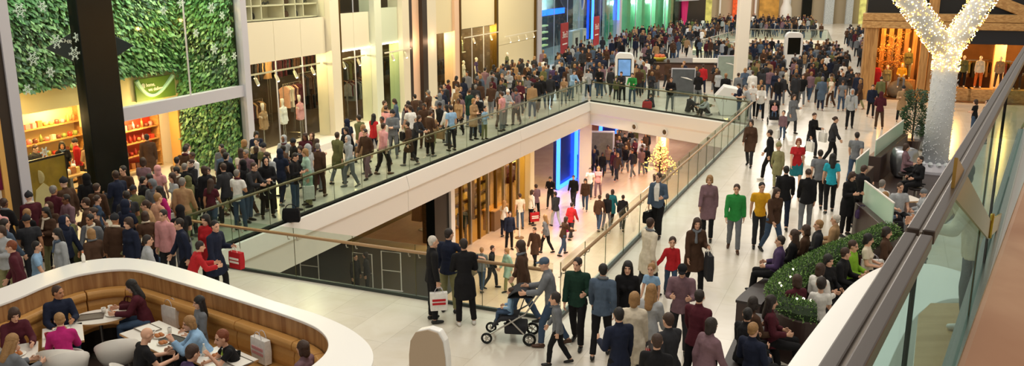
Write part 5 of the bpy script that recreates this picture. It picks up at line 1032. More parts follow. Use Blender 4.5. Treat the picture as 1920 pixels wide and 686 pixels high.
for nm, z0, z1, d0, d1 in (('back_roll', .80, .97, .0, .15), ('back_cushion', .44, .80, .0, .11)):
    k = 8
    for j in range(0, len(bi)-1, k):
        seg = range(j, min(j+k, len(bi)-1)+1); A_, B_ = inset(bi, d0), inset(bi, d1); C_ = inset(bi, d1+.03); mb = MB(); rr_ = [[A_[q]+UP*z0, B_[q]+UP*z0, C_[q]+UP*(z0+(z1-z0)*.3), C_[q]+UP*(z0+(z1-z0)*.7), B_[q]+UP*z1, A_[q]+UP*z1] for q in seg]
        m0, m1 = (rr_[1][0]-rr_[0][0]).normalized()*.008, (rr_[-1][0]-rr_[-2][0]).normalized()*.008; rr_[0] = [p+m0 for p in rr_[0]]; rr_[-1] = [p-m1 for p in rr_[-1]]
        mb.loft(rr_); mb.build(nm, M_LEA, u, .015)
A_, B_ = inset(bi, .02), inset(bi, .58); mb = MB(); mb.loft([[a+UP*.36, b+UP*.36, b+UP*.44, a+UP*.46] for a, b in zip(A_, B_)]); mb.build('seat_cushion', M_LEA, u, .02); B2 = inset(bi, .5); mb = MB(); mb.loft([[a, b, b+UP*.36, a+UP*.36] for a, b in zip(A_, B2)]); mb.build('base', M_DARKB, u)
mb = MB(); mb.prism([(p.x, p.y) for p in inset(bi, .02)], .002, .012); tag(mb.build('floor_booth', mat('booth_floor', '#3a302b', .4, 0, .2, 2)), 'dark brown floor inside the white booth', 'floor', None, 'structure')
def bz(px, py, z): return at(px, py, z)
x, y = keepoff(*at(163, 588, .74), bi, .88); table(x, y, .95, .72, 20, 'oval marble table by the navy jumper man', True); T1 = (x, y)
x, y = keepoff(*at(98, 622, .74), bi, .88); table(x, y, .85, .62, -62, 'marble table loaded with food before the magenta top woman'); T2 = (x, y)
x, y = keepoff(*at(300, 630, .74), bi, .88); table(x, y, 1.3, .72, -38, 'long marble table where the bald man sits'); T3 = (x, y)
x, y = keepoff(*at(425, 668, .74), bi, .88); table(x, y, .95, .66, -38, 'marble table with green bottle before the boy'); T4 = (x, y)
x, y = keepoff(*at(6, 655, .74), bi, .88); table(x, y, .8, .62, -62, 'marble table cut by the left edge'); T5 = (x, y)
def plate(x, y, z, label, food=True, r_=.13):
    u = thing('plate', label, 'plate', (x, y, z)); mb = MB(); mb.lathe([(0, 0), (r_*.6, 0), (r_, .018), (r_*.98, .024), (r_*.6, .008), (0, .008)], n=20); mb.build('dish', M_PAPER, u, local=True, smooth=True)
    if food: mb = MB(); [mb.ball((r_*.35*math.cos(q), r_*.35*math.sin(q), .03), (.045, .035, .025), 7, 5) for q in (0, 1.6, 3.1, 4.5)]; mb.build('food', mat('food', '#b5713c', .6, 0, .5, 20), u, local=True, smooth=True)
def cup(x, y, z, label, m=None, h_=.11):
    u = thing('paper_cup', label, 'cup', (x, y, z)); mb = MB(); mb.lathe([(0, 0), (.03, 0), (.042, h_), (.038, h_), (.03, .01), (0, .01)], n=14); mb.build('cup_body', m or M_PAPER, u, local=True, smooth=True); mb = MB(); mb.lathe([(0, h_*.85), (.037, h_*.85)], n=14); mb.build('drink', M_DARKB, u, local=True)
def bottle(x, y, z, label, m, capm, h_=.22):
    u = thing('drink_bottle', label, 'bottle', (x, y, z)); mb = MB(); mb.lathe([(0, 0), (.034, 0), (.034, h_*.6), (.014, h_*.82), (.014, h_*.92), (0, h_*.92)], n=14); mb.build('bottle_body', m, u, local=True, smooth=True); mb = MB(); mb.lathe([(0, h_*.92), (.016, h_*.92), (.016, h_), (0, h_)], n=10); mb.build('cap', capm, u, local=True); mb = MB(); mb.lathe([(.0345, h_*.2), (.0345, h_*.5)], n=14); mb.build('paper_label', M_PAPER, u, local=True)
def tray(x, y, z, rz, label, m=None):
    u = thing('tray', label, 'tray', (x, y, z), R(rz)); mb = MB(); mb.box(-.2, .2, -.14, .14, 0, .012); mb.build('base', m or mat('tray_grey', '#6b5f52', .5), u, .004, local=True); mb = MB(); mb.tube([(-.2, -.14, .015), (.2, -.14, .015), (.2, .14, .015), (-.2, .14, .015)], .008, 6, closed=True); mb.build('rim', mat('tray_grey', '#6b5f52', .5), u, local=True)
Z = .742
tray(T1[0]-.12, T1[1]-.05, Z, 20, 'brown tray on the oval table'); plate(T1[0]+.22, T1[1]+.05, Z, 'plate of food on the oval table by the maroon top woman'); cup(T1[0]+.02, T1[1]+.12, Z, 'white paper cup on the oval table, left one'); cup(T1[0]+.12, T1[1]+.17, Z, 'white paper cup on the oval table, right one', h_=.13)
plate(T2[0]-.12, T2[1]+.2, Z, 'plate of food on the loaded table, nearest the bench'); plate(T2[0]+.1, T2[1]+.02, Z, 'plate of food on the loaded table, middle'); plate(T2[0]+.12, T2[1]-.25, Z, 'plate of food on the loaded table, nearest the chairs'); cup(T2[0]-.1, T2[1]-.03, Z, 'white cup among the plates of the loaded table'); cup(T2[0]-.15, T2[1]-.2, Z, 'red cup among the plates of the loaded table', M_REDS)
tray(T3[0]-.32, T3[1]+.28, Z, -38, 'pale tray at the far end of the long table', M_PAPER); plate(T3[0]+.0, T3[1]-.02, Z, 'plate of food in the middle of the long table'); tray(T3[0]+.3, T3[1]-.18, Z, -30, 'dark tray before the pale blue shirt woman', M_DARKB); cup(T3[0]+.12, T3[1]+.12, Z, 'clear white cup on the long table'); cup(T3[0]-.12, T3[1]+.02, Z, 'small cup beside the plate on the long table', h_=.09); plate(T3[0]+.18, T3[1]-.32, Z, 'small plate at the near edge of the long table', True, .1)
bottle(T4[0]+.06, T4[1]-.12, Z, 'green drink bottle on the table before the boy', mat('bottle_green', '#9cc23a', .2), mat('cap_white', '#f0f0ea', .4)); bottle(T4[0]-.32, T4[1]+.1, Z, 'clear water bottle on the table before the boy', mat('bottle_clear', '#cfd8d6', .15), M_PAPER, .2); plate(T4[0]-.1, T4[1]+.05, Z, 'plate on the table before the boy'); cup(T4[0]+.25, T4[1]+.02, Z, 'black cup on the table before the boy', M_BLACKG); tray(T4[0]+.3, T4[1]-.15, Z, -38, 'white tray at the right of the boy table', M_PAPER)
plate(T5[0]+.05, T5[1]-.05, Z, 'plate of food on the table cut by the left edge')
x, y = at(157, 491, 1.3); bottle(x, y, 1.302, 'small white and orange bottle standing on the booth counter', M_PAPER, mat('cap_orange', '#d0632c', .4), .2)
# ---------------------------------------------------------------- second white booth, near right
ro = smooth([V((*p, 0)) for p in ((3.1, 9.7), (3.87, 11.08), (5.23, 13.19), (6.12, 14.46), (7.1, 15.4), (8.0, 15.5), (8.5, 14.8))], 8); ri = smooth([V((*p, 0)) for p in ((4.2, 9.0), (4.9, 10.4), (5.95, 12.1), (6.7, 13.1), (7.3, 13.6), (7.7, 13.7), (7.9, 13.5))], 8)
u = thing('booth_wall', 'white booth with broad counter top under the brown handrail, near right', 'booth', (6, 13, 0)); mb = MB(); mb.loft([[a+UP*1.22, a+UP*1.30, b+UP*1.30, b+UP*1.22] for a, b in zip(ro, ri)]); mb.build('counter_top', M_CT, u, .012); mb = MB(); mb.loft([[a+(b-a)*.03, a+(b-a)*.03+UP*1.22, a+(b-a)*.94+UP*1.22, a+(b-a)*.94] for a, b in zip(ro, ri)]); mb.build('side_panel', M_CT, u)
# grey bench at the near right
p0, p1 = V((*at(1352, 690, .45), 0)), V((*at(1400, 585, .45), 0)); d = (p1-p0).normalized(); p0 -= d*1.2; n = V((d.y, -d.x, 0)); u = thing('bench', 'low blue grey bench at the near right under the seated dark group', 'bench', (p0+p1)/2)
mb = MB(); mb.loft([[p+n*x+UP*z for x, z in ((.0, 0), (.0, .42), (.55, .42), (.55, 0))] for p in (p0, p1)]); mb.build('base', mat('bench_bluegrey', '#6f7a8a', .4), u, .02); mb = MB(); mb.loft([[p+n*x+UP*z for x, z in ((-.01, .42), (-.01, .46), (.57, .46), (.57, .42))] for p in (p0-d*.01, p1+d*.01)]); mb.build('seat', M_SEAT, u, .01); BEN = (p0, p1, d, n)
# beige totem seen from behind
x, y = -1.02, 10.1; u = thing('information_totem', 'beige rounded back of a totem with white edge at the bottom of the picture', 'totem', (x, y, 0), R(-20)); w, h_ = .52, 2.33
poly = [(-w*.58, 0), (w*.58, 0), (w*.55, h_*.5), (w*.5, h_*.85), (w*.44, h_*.94), (w*.3, h_*.99), (.02, h_), (-w*.3, h_*.975), (-w*.45, h_*.92), (-w*.5, h_*.84), (-w*.54, h_*.5)]
mb = MB(); mb.prism(poly, -.02, .10, TX); mb.build('shell', M_CT, u, .02, local=True); mb = MB(); mb.prism([(a*.97-.022, b*.992) for a, b in poly], .10, .115, TX); mb.v = [(v[0], v[1], v[2]) for v in mb.v]; mb.build('back_panel', mat('totem_beige', '#b9a48a', .55), u, .008, local=True)
# ---------------------------------------------------------------- upper level where the photographer stands: handrail, glass, parapet
r0, r1 = V((*at(1577, 686, 6.1), 6.1)), V((*at(1724, 434, 6.1), 6.1)); rd = (r1-r0); rd.z = 0; rd.normalize(); rn = V((rd.y, -rd.x, 0))
st_ = lambda q: r0+rd*q
Lr = (r1-r0).length; far_ = 9.0
M_HR = mat('handrail_brown', '#443830', .3, .1, .15, 6)
u = thing('upper_balustrade', 'brown flat handrail on tinted glass at the near right of the upper level', 'railing', st_(0)-V((0, 0, 1.1)))
for nm, a, b in (('handrail', -1.3, Lr-.015), ('handrail', Lr+.02, far_)):
    for x0, x1 in ((-.027, -.003), (.003, .027)): mb = MB(); mb.loft([[st_(q)+rn*x+UP*z for x, z in ((x0, -.03), (x1, -.03), (x1, 0), (x0, 0))] for q in (a, b)]); mb.build(nm, M_HR, u, .003)
    mb = MB(); mb.loft([[st_(q)+rn*x+UP*z for x, z in ((-.003, -.03), (.003, -.03), (.003, -.006), (-.003, -.006))] for q in (a, b)]); mb.build('groove_strip', mat('groove_brown', '#8d8175', .35, .3), u)
j1 = pln(1832, 470, r0, rn); j1q = (j1-r0).dot(rd); j2 = pln(1886, 188, r0, rn); j2q = (j2-r0).dot(rd)
cuts = [-1.3, Lr+.002, j1q, j1q+.9 if j2q < j1q+.3 else j2q, far_]
for a, b in zip(cuts, cuts[1:]):
    mb = MB(); mb.loft([[st_(q)+rn*x+UP*z for x, z in ((-.006, -1.0), (.006, -1.0), (.006, -.03), (-.006, -.03))] for q in (a+.004, b-.004)]); mb.build('glass_panel', G_TINT, u)
for q, m_, r_ in ((cuts[1], M_BLACKG, .006), (cuts[2], M_GOLD, .004), (cuts[3], M_BLACKG, .008)): mb = MB(); mb.tube([st_(q)+UP*-1.0, st_(q)+UP*-.03], r_, 6); mb.build('panel_joint', m_, u)
mb = MB(); mb.loft([[st_(q)+rn*x+UP*z for x, z in ((-.04, -1.12), (.04, -1.12), (.04, -1.0), (-.04, -1.0))] for q in (-1.3, far_)]); mb.build('base_channel', M_STEEL, u)
# brass bracing plates and hinges on the second joint
M_BR = mat('brass_plate', '#a9843a', .35, .35); hz = pln(1848, 422, r0, rn)
for s, e in ((-1, (1775, 330)), (1, (1925, 372))):
    q = pln(*e, r0, rn); a = hz+UP*-.02; mb = MB(); w = UP*.048; mb.loft([[p-w+rn*o_ for o_ in (.012, .020)]+[p+w+rn*o_ for o_ in (.020, .012)] for p in (a, q)]); mb.build('brass_plate', M_BR, u)
for s in (-1, 1): mb = MB(); mb.tube([hz+rd*s*.008+UP*-.06+rn*.024, hz+rd*s*.01+UP*.06+rn*.024], .009, 10); h_ = mb.build('hinge', mat('brass_bright', '#d0a33c', .2, .9), u, smooth=True)
# timber topped parapet beside the glass
k0 = V((*at(1790, 690, 5.98), 5.98)); k1 = V((*at(1922, 330, 5.98), 5.98)); kd = (k1-k0); kd.z = 0; kd.normalize(); kn = V((kd.y, -kd.x, 0)); u = thing('parapet', 'blurred tan timber topped parapet at the right edge', 'parapet', k0+V((0, 0, -.98)))
mb = MB(); mb.loft([[k0+kd*q+kn*x+UP*z for x, z in ((0, -.04), (.35, -.04), (.35, 0), (0, 0))] for q in (-1, 3.5)]); mb.build('timber_top', timber('parapet_timber', '#a8734a', '#c0916a', (3, 2, 2), .5), u, .012)
mb = MB(); mb.loft([[k0+kd*q+kn*x+UP*z for x, z in ((.22, -.97), (.32, -.97), (.32, -.04), (.22, -.04))] for q in (-1, 3.5)]); mb.build('panel', M_CREAM, u)
mb = MB(); mb.loft([[st_(q)+rn*x+UP*z for x, z in ((-.05, -1.45), (6, -1.45), (6, -1.12), (-.05, -1.12))] for q in (-3, far_)]); st(mb.build('floor_upper', M_WHITE), 'upper level floor slab under the near right balustrade', 'floor')
# landing added to carry a solid figure built for a glass reflection
lx, ly = at(1835, 638, 3.46); u = thing('landing', 'tan floored landing added under the reflection figure at the near right', 'landing', (lx, ly, 3.2)); lp_ = [at(*p, 3.45) for p in ((1712, 700), (1722, 590), (1745, 568), (2000, 568), (2060, 700))]
mb = MB(); mb.prism(lp_, 3.38, 3.45); mb.build('deck', timber('landing_tan', '#b58f62', '#c9a67a', (1, 6, 6), .5), u); mb = MB(); mb.prism(lp_, 3.1, 3.37); mb.build('slab', M_WHITE, u); mb = MB(); q_ = at(1900, 640, 3.45); mb.box(q_[0]-.2, q_[0]+.2, q_[1]-.2, q_[1]+.2, 0, 3.1); mb.build('support', M_WHITE, u); LAND = (lx-.05, ly+.10, 3.45)
# ---------------------------------------------------------------- lower level seen through the opening
ZL = -5.0
LD = (HC-HB).normalized(); LN = V((LD.y, -LD.x, 0)); Q0 = V((-2.6, 35.0, 0)); QM = Matrix(((LD.x, -LN.x, 0, Q0.x), (LD.y, -LN.y, 0, Q0.y), (0, 0, 1, 0), (0, 0, 0, 1)))
def qf(x, y, off=0): q = QM.inverted() @ pln(x, y, Q0-LN*off, LN); return q.x, q.z
def qbox(name, m, s0, s1, t0, t1, z0, z1, label=None, cat='wall', parent=None, kind='structure'):
    mb = MB(); mb.box(s0, s1, t0, t1, z0, z1, QM); o = mb.build(name, m, parent)
    if parent is None: tag(o, label, cat, None, kind)
    if kind is None and 'kind' in o: o.pop('kind')
    return o
for x in (840, 986): pass
e0, _ = qf(846, 430); e1, _ = qf(984, 330); e2, _ = qf(1038, 300); e3, _ = qf(1045, 300); e4, _ = qf(1078, 300)
M_GLD = mat('gold_interior', '#8c7a4c', .5, 0, .4, 1)
LGC = [mat('boxed_%d' % i, c, .5) for i, c in enumerate(('#d8cfae', '#b9ac7c', '#e3dcc2', '#8f8a5a', '#6a5a3a'))]
qbox('column_50', M_WHITE, e0-.35, e0, -.2, .4, ZL, -1.28, 'slim white post at the left end of the golden lower shop', 'post')
WN[0] += 1; w = thing('window_%d' % WN[0], 'tall golden lit lower level shop window', 'window', QM @ V(((e0+e1)/2, 0, ZL)), 0, None, 'structure'); qbox('pane', glass('gold_glass', '#e8d9a8', .8), e0, e1, -.01, .01, ZL, -1.28, parent=w)
for i in range(1, 9): s = e0+(e1-e0)*i/9; qbox('mullion', M_GOLD if i % 2 else M_STEEL, s-.05, s+.05, -.08, .06, ZL, -1.28, parent=w)
qbox('wall_lower_gold', M_GLD, e0-.3, e1+.3, 5, 5.2, ZL, -1.28, 'golden back wall of the lower level shop', 'wall'); qbox('column_51', M_CREAM, e1, e1+.55, -.3, .5, ZL, -1.28, 'cream post at the right end of the golden lower shop', 'post')
for i in range(3):
    s = e0+(e1-e0)*(.25+.27*i); u = thing('shelf_unit', ('wooden shelf unit with lit boxes in the golden lower shop, left', 'wooden shelf unit with lit boxes in the golden lower shop, middle', 'wooden shelf unit with lit boxes in the golden lower shop, right')[i], 'shelves', QM @ V((s, 1.6, ZL))); mm = timber('shelf_dark', '#463419', '#5f4826')
    qbox('back_panel', mm, s-.9, s+.9, 2.0, 2.05, ZL, ZL+3.2, parent=u); [qbox('side_panel', mm, s+q*.9-.04, s+q*.9+.04, 1.6, 2.0, ZL, ZL+3.2, parent=u) for q in (-1, 1)]
    for k in range(6):
        qbox('shelf', mm, s-.88, s+.88, 1.6, 2.0, ZL+.1+.55*k, ZL+.14+.55*k, parent=u)
        if k < 5:
            for h_ in range(3): o = qbox('boxed_item', LGC[(k+h_*2+i) % 5], s-.7+.5*h_, s-.35+.5*h_, 1.66, 1.94, ZL+.141+.55*k, ZL+.45+.55*k, 'boxed item on the %s shelf unit of the golden lower shop' % ('left', 'middle', 'right')[i], 'box', kind=None); o['group'] = 'boxed items on the %s golden shop shelves' % ('left', 'middle', 'right')[i]
    lamp('gold_lamp', QM @ V((s, .8, -1.7)), 130, '#ffdf9f', .15)
# clothes shop and blue neon shop further along
qbox('wall_lower_shop', mat('lower_shop_back', '#8a7a55', .6, 0, .4, 1), e1+.6, e3-.3, 4, 4.2, ZL, -1.28, 'busy beige back wall of the lower clothes shop', 'wall'); lamp('lower_shop_lamp', QM @ V(((e1+e3)/2, 1.8, -1.8)), 220, '#ffe0a0', .2); lamp('lower_shop_lamp', QM @ V(((e1+e3)/2+2.0, 1.4, -1.8)), 150, '#ffe0a0', .2)
u = thing('clothes_rail', 'clothes rail in the lower shop beside the blue neon', 'clothes rail', QM @ V(((e1+e3)/2, 1.5, ZL))); mb = MB(); mb.tube([QM @ V((e1+1, 1.5, -3)), QM @ V((e3-.8, 1.5, -3))], .025, 6); mb.build('rail', M_STEEL, u)
for s in (e1+1, e3-.8): mb = MB(); mb.tube([QM @ V((s, 1.5, ZL)), QM @ V((s, 1.5, -3))], .025, 6); mb.build('post', M_STEEL, u)
rr = random.Random(4)
for k in range(14):
    o = link('hanging_garment', gm[k % 2]); o.location = QM @ V((e1+1.1+(e3-e1-2.0)*k/13, 1.5, -3.11)); o.rotation_euler = (0, 0, R(66+90)+rr.uniform(-.2, .2)); c = rr.choice(['burgundy', 'black', 'purple', 'charcoal']); setm(o, CLOTH[c]); L_ = '%s garment on the lower shop rail beside the blue neon' % c; tag(o, L_, 'garment', L_)
for i, s in enumerate((e3, e4)):
    o = qbox('neon_tube', M_NEON, s-.16, s+.16, -.12, .0, ZL+.1, -1.3, ('upright blue neon strip at the left of the lower neon shop', 'upright blue neon strip at the right of the lower neon shop')[i], 'neon light', kind=None)
qbox('neon_tube', M_NEON, e3, e4, -.12, .0, ZL+.02, ZL+.2, 'blue neon strip along the floor of the lower neon shop', 'neon light', kind=None); qbox('wall_lower_neon', M_NAVY, e3, e4, .05, .25, ZL, -1.28, 'dark navy panel framed by blue neon on the lower level', 'wall')
a = at(1083, 345, ZL); b = at(1100, 342, ZL); c = V(((a[0]+b[0])/2, (a[1]+b[1])/2+.4, 0)); mb = MB(); mb.box(c.x-.2, c.x+.5, c.y-.4, c.y+.4, ZL, -1.28); st(mb.build('column_52', M_CREAM), 'beige column beside the blue neon shop on the lower level', 'column')
# back of the lower level
mb = MB(); mb.box(4, 40, 71, 71.3, ZL, -1.28); st(mb.build('wall_lower_back', mat('lower_back_wall', '#c9a06a', .6, 0, .25, .5)), 'warm brown wall at the back of the lower level', 'wall')
def lowpanel(x0, x1, ytop, Y, z0, m, name, label, cat, d=.3):
    a, b = V(aty(x0, ytop, Y)), V(aty(x1, ytop, Y)); mb = MB(); mb.box(a.x, b.x, Y, Y+d, z0, -1.3); return tag(mb.build(name, m), label, cat)
lowpanel(1105, 1122, 240, 70, ZL, mat('red_orange', '#c8583a', .5, emit=.4), 'window_display', 'red orange lit shop panel at the back of the lower level', 'panel')
lowpanel(1127, 1160, 240, 62, ZL, M_NAVY, 'neon_shop', 'navy shop front behind the stairs of the lower crowd', 'panel')['label'] = 'navy shop front at the back of the lower level'
for x, lb in ((1126, 'left'), (1157, 'right')): a = V(aty(x, 260, 61.7)); mb = MB(); mb.box(a.x-.12, a.x+.12, a.y-.1, a.y+.1, ZL+.2, -1.32); tag(mb.build('neon_tube', M_NEON), 'blue neon strip on the %s of the navy back shop front' % lb, 'neon light')
a = V(aty(1149, 270, 61.6)); u = thing('shop_sign', 'small pink sign on the navy back shop front', 'sign', (a.x, a.y, -2.6)); mb = MB(); mb.box(-.5, .5, -.06, .05, -.4, .4); mb.build('board', mat('sign_pink', '#e0506a', .5, emit=.8), u, .02, local=True); mb = MB(); mb.box(-.06, .06, -.02, .3, -.06, .06); mb.build('bracket', M_STEEL, u, local=True)
x, y = at(1128, 316, ZL); u = thing('directory_board', 'grey directory board standing on the lower level', 'directory board', (x, y, ZL), R(-6)); mb = MB(); mb.box(-.75, .75, -.06, .06, .3, 2.4); mb.build('frame', M_GREY, u, .02, local=True); mb = MB(); mb.box(-.65, .65, -.075, -.055, .4, 2.3); mb.build('map_panel', mat('map_grey', '#6d6a60', .4, 0, .5, 5), u, local=True); [MB().box(s*.6-.05, s*.6+.05, -.25, .25, 0, .32).build('foot', M_GREY, u, local=True) for s in (-1, 1)]
x, y = at(1240, 320, ZL); mb = MB(); mb.box(x-.35, x+.35, y-.3, y+.3, ZL, -1.28); st(mb.build('column_53', M_PEACH), 'peach column with glowing strip on the lower level', 'column'); mb = MB(); mb.box(x-.12, x+.12, y-.36, y-.31, -3.4, -1.6); tag(mb.build('glow_strip', M_WARM), 'warm glowing strip on the peach lower column', 'strip light')
# glittering tree on the lower level
x, y = at(1236, 340, ZL); u = thing('light_tree', 'small tree glittering with golden lights on the lower level', 'tree', (x, y, ZL)); mb = MB(); mb.tube([(0, 0, 0), (0, 0, 2.2)], [.07, .02], 7); mb.lathe([(.35, 0), (.4, .4), (0, .38)], n=12)
for k in range(40): a = rr.uniform(0, 6.28); z = rr.uniform(.6, 2.0); mb.tube([(0, 0, z), (math.cos(a)*(2.4-z)*.6, math.sin(a)*(2.4-z)*.6, z+.15)], [.02, .006], 4)
mb.build('trunk', M_DARKB, u, local=True); mb = MB()
for k in range(260): a = rr.uniform(0, 6.28); z = rr.uniform(.5, 2.3); q = (2.5-z)*.62*rr.random()**.5; mb.ball((math.cos(a)*q, math.sin(a)*q, z+.1), rr.uniform(.02, .045), 5, 4)
o = mb.build('fairy_lights', mat('fairy_gold', '#ffc25a', .5, emit=8), u, local=True); o['kind'] = 'stuff'; lamp('light_tree_glow', (x, y-.6, ZL+1.6), 60, '#ffcf7a', .3)
# dark shop under the left walkway
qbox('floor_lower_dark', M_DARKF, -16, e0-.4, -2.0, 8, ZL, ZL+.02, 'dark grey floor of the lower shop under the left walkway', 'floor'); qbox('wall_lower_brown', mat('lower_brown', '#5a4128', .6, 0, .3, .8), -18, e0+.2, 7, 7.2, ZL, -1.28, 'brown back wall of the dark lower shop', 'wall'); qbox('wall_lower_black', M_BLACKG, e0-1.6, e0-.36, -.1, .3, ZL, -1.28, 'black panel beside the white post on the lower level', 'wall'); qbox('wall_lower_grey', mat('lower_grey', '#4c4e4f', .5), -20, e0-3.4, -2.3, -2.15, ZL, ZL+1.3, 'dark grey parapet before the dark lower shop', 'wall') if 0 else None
a, b = qf(795, 395, 3); u = thing('clothes_display', 'tan coat display glowing in the dark lower shop', 'display', QM @ V((a, 3, ZL))); mb = MB(); mb.loft([[QM @ V((a+x_*k, 3+y_*k, z)) for x_, y_ in ((-.7, -.25), (.7, -.25), (.7, .25), (-.7, .25))] for k, z in ((1.1, ZL+.6), (.9, ZL+2), (.8, ZL+2.7), (.3, ZL+3))]); mb.build('coat_body', CLOTH['tan'], u, .05); mb = MB(); mb.tube([QM @ V((a, 3, ZL)), QM @ V((a, 3, ZL+.7))], .04, 6); mb.lathe([(0, 0), (.3, 0), (.28, .03), (0, .03)], c=QM @ V((a, 3, ZL)), n=14); mb.build('stand', M_STEEL, u); lamp('display_lamp', QM @ V((a-.3, 1.8, -1.8)), 70, '#ffb85a', .1)
for i, (px, py, lb) in enumerate(((735, 545, 'white framed security gate in the dark lower shop, tallest in view'), (682, 548, 'white framed security gate near two dark figures'), (582, 535, 'white framed security gate nearest the fascia'))):
    x, y = at(px, py, ZL); u = thing('security_gate', lb, 'security gate', (x, y, ZL), R(-18)); mb = MB(); mb.tube([(-.4, 0, .02), (-.4, 0, 1.55), (.4, 0, 1.55), (.4, 0, .02)], .025, 6); mb.build('frame', M_WHITE, u, local=True); mb = MB(); mb.tube([(-.4, 0, .8), (.4, 0, .8)], .018, 6); mb.build('crossbar', M_WHITE, u, local=True); mb = MB(); mb.box(-.45, .45, -.06, .06, 0, .03); mb.build('base_plate', M_GREY, u, local=True)
# queue post and low display
x, y = at(974, 446, ZL); u = thing('queue_post', 'white queue post with round foot on the lower level', 'post', (x, y, ZL)); mb = MB(); mb.tube([(0, 0, .03), (0, 0, 1.3)], .035, 8); mb.build('pole', M_WHITE, u, local=True); mb = MB(); mb.lathe([(0, 0), (.22, 0), (.2, .04), (0, .05)], n=18); mb.build('foot', mat('foot_bronze', '#7a5b3c', .4), u, local=True)
x, y = at(929, 425, ZL); u = thing('display_table', 'brown display counter inside the golden lower shop window', 'table', (x, y, ZL), R(66)); mb = MB(); mb.box(-.8, .8, -.35, .35, .95, 1.0); mb.build('top', M_TIMH, u, local=True); mb = MB(); mb.box(-.75, .75, -.3, .3, 0, .95); mb.build('body', mat('counter_brown', '#7a5a38', .5), u, local=True)
# ceiling lights of the lower level
for i, (x, y, p_) in enumerate(((2, 36, 420), (5, 44, 520), (8, 52, 520), (2, 26, 300), (9, 60, 500), (3, 30, 250), (12, 46, 350), (-6, 30, 60))): area('lower_lamp', (x, y, -1.35), 3.0, p_*.58, '#ffe6cf', (0, 0, 0))
# ---------------------------------------------------------------- people
PLACED = []
def free(x, y, z, r=.52): return all(abs(z-c) > 1 or (x-a)**2+(y-b)**2 > r*r for a, b, c in PLACED)
def headat(px, py, pose, build, face, h, z):     # floor position that puts the middle of the head at this point of the photograph
    if (pose, build) not in SK: SK[(pose, build)] = skel(pose, build)
    q = SK[(pose, build)]['head']*h; x, y = at(px, py, z+q.z); c, s = math.cos(R(face)), math.sin(R(face)); return x-(q.x*c-q.y*s), y-(q.x*s+q.y*c)
EDGES = ((HA, HB), (HB, HC), (HC, HD), (HD, HA))
def offrail(x, y, z, d=.50):            # keep clear of the balustrades round the opening
    if abs(z) > .6: return x, y
    p = V((x, y, 0)); c = (HA+HC)/2
    for a, b in EDGES:
        e = (b-a).normalized(); n = V((e.y, -e.x, 0)); n = -n if (c-a).dot(n) > 0 else n; s = (p-a).dot(e)
        if -.5 < s < (b-a).length+.5 and -1.5 < (p-a).dot(n) < d: p += n*(d-(p-a).dot(n))
    return p.x, p.y
def nudge(x, y, z, r=.46):
    for _ in range(8):
        for a, b, c in PLACED:
            d = math.hypot(x-a, y-b)
            if abs(z-c) < 1 and d < r: e = (r-d+.01)/max(d, .01); x += (x-a)*e; y += (y-b)*e
    return x, y
def PF(px, py, label, z=0, **k):        # by the feet
    x, y = offrail(*at(px, py, z), z, 1.0 if k.get('pose') == 'rail' else .5 if k.get('pose') != 'ground' else .75); x, y = nudge(x, y, z); PLACED.append((x, y, z)); return person(x, y, label, z=z, **k), x, y
def PH(px, py, label, z=0, h=1.0, sit=False, **k):   # by the middle of the head
    x, y = offrail(*headat(px, py, k.get('pose', 'stand'), k.get('build', 'm'), k.get('face', 0), h, z), z)
    if y < 17 and x < -1.8: x, y = keepoff(x, y, bo, .42, side=-1)
    x, y = nudge(x, y, z); PLACED.append((x, y, z)); return person(x, y, label, z=z, h=h, **k), x, y
def shopping_bag(x, y, z, label, col, w=.34, h_=.36, rz=0, mark=None, group=None):
    u = thing('shopping_bag', label, 'bag', (x, y, z), R(rz), group); mb = MB(); mb.loft([[(-w/2*k, -d, q), (w/2*k, -d, q), (w/2*k, d, q), (-w/2*k, d, q)] for k, d, q in ((.96, .06, 0), (1, .07, h_*.5), (1, .055, h_))]); mb.build('body', CLOTH[col], u, .006, local=True)
    for s in (-1, 1): mb = MB(); mb.tube([(w*.25*math.cos(a), s*.045, h_-.01+.13*math.sin(a)) for a in [math.pi*i/6 for i in range(7)]], .006, 5); mb.build('handle', M_PAPER if col != 'white' else M_GREY, u, local=True)
    if mark:
        for q in (.55, .35): mb = MB(); mb.box(-w*.38, w*.38, -.078, -.066, h_*q, h_*(q+.12)); mb.build('stripe', mark, u, local=True)
    return u
def heldbag(fn, pose, build, face, h, n, label, col, **k):      # a bag hanging from a hand
    _, x, y = fn; p = hand(pose, build, x, y, k.pop('z', 0), face, h, n); hh = k.get('h_', .36); return shopping_bag(p.x, p.y, p.z-hh-.12, label, col, rz=face+80, **k)
J, C, T = 'jacket', 'coat', 'tee'; TR, SKT = 'trousers', 'skirt'
# --- by the near railing
q = PF(812, 602, 'white-haired man in black suit with a white bag by the near railing', pose='stand', face=-70, top=(J, 'black'), bot=(TR, 'black'), hair=('short', 'white')); heldbag(q, 'stand', 'm', -70, 1, 'R', 'white shopping bag held by the white-haired man', 'white', mark=CLOTH['red'])
PF(843, 584, 'man in navy jacket and beige trousers with his arm along the near railing', pose='reach', face=-20, top=(J, 'navy'), bot=(TR, 'khaki'), hair=('short', 'dark'))
PF(872, 609, 'person in long black coat and flared black trousers, back turned, by the near railing', pose='folded', face=12, top=(C, 'black'), bot=(TR, 'black'), hair=('short', 'dark'), shoe='white', h=1.0)
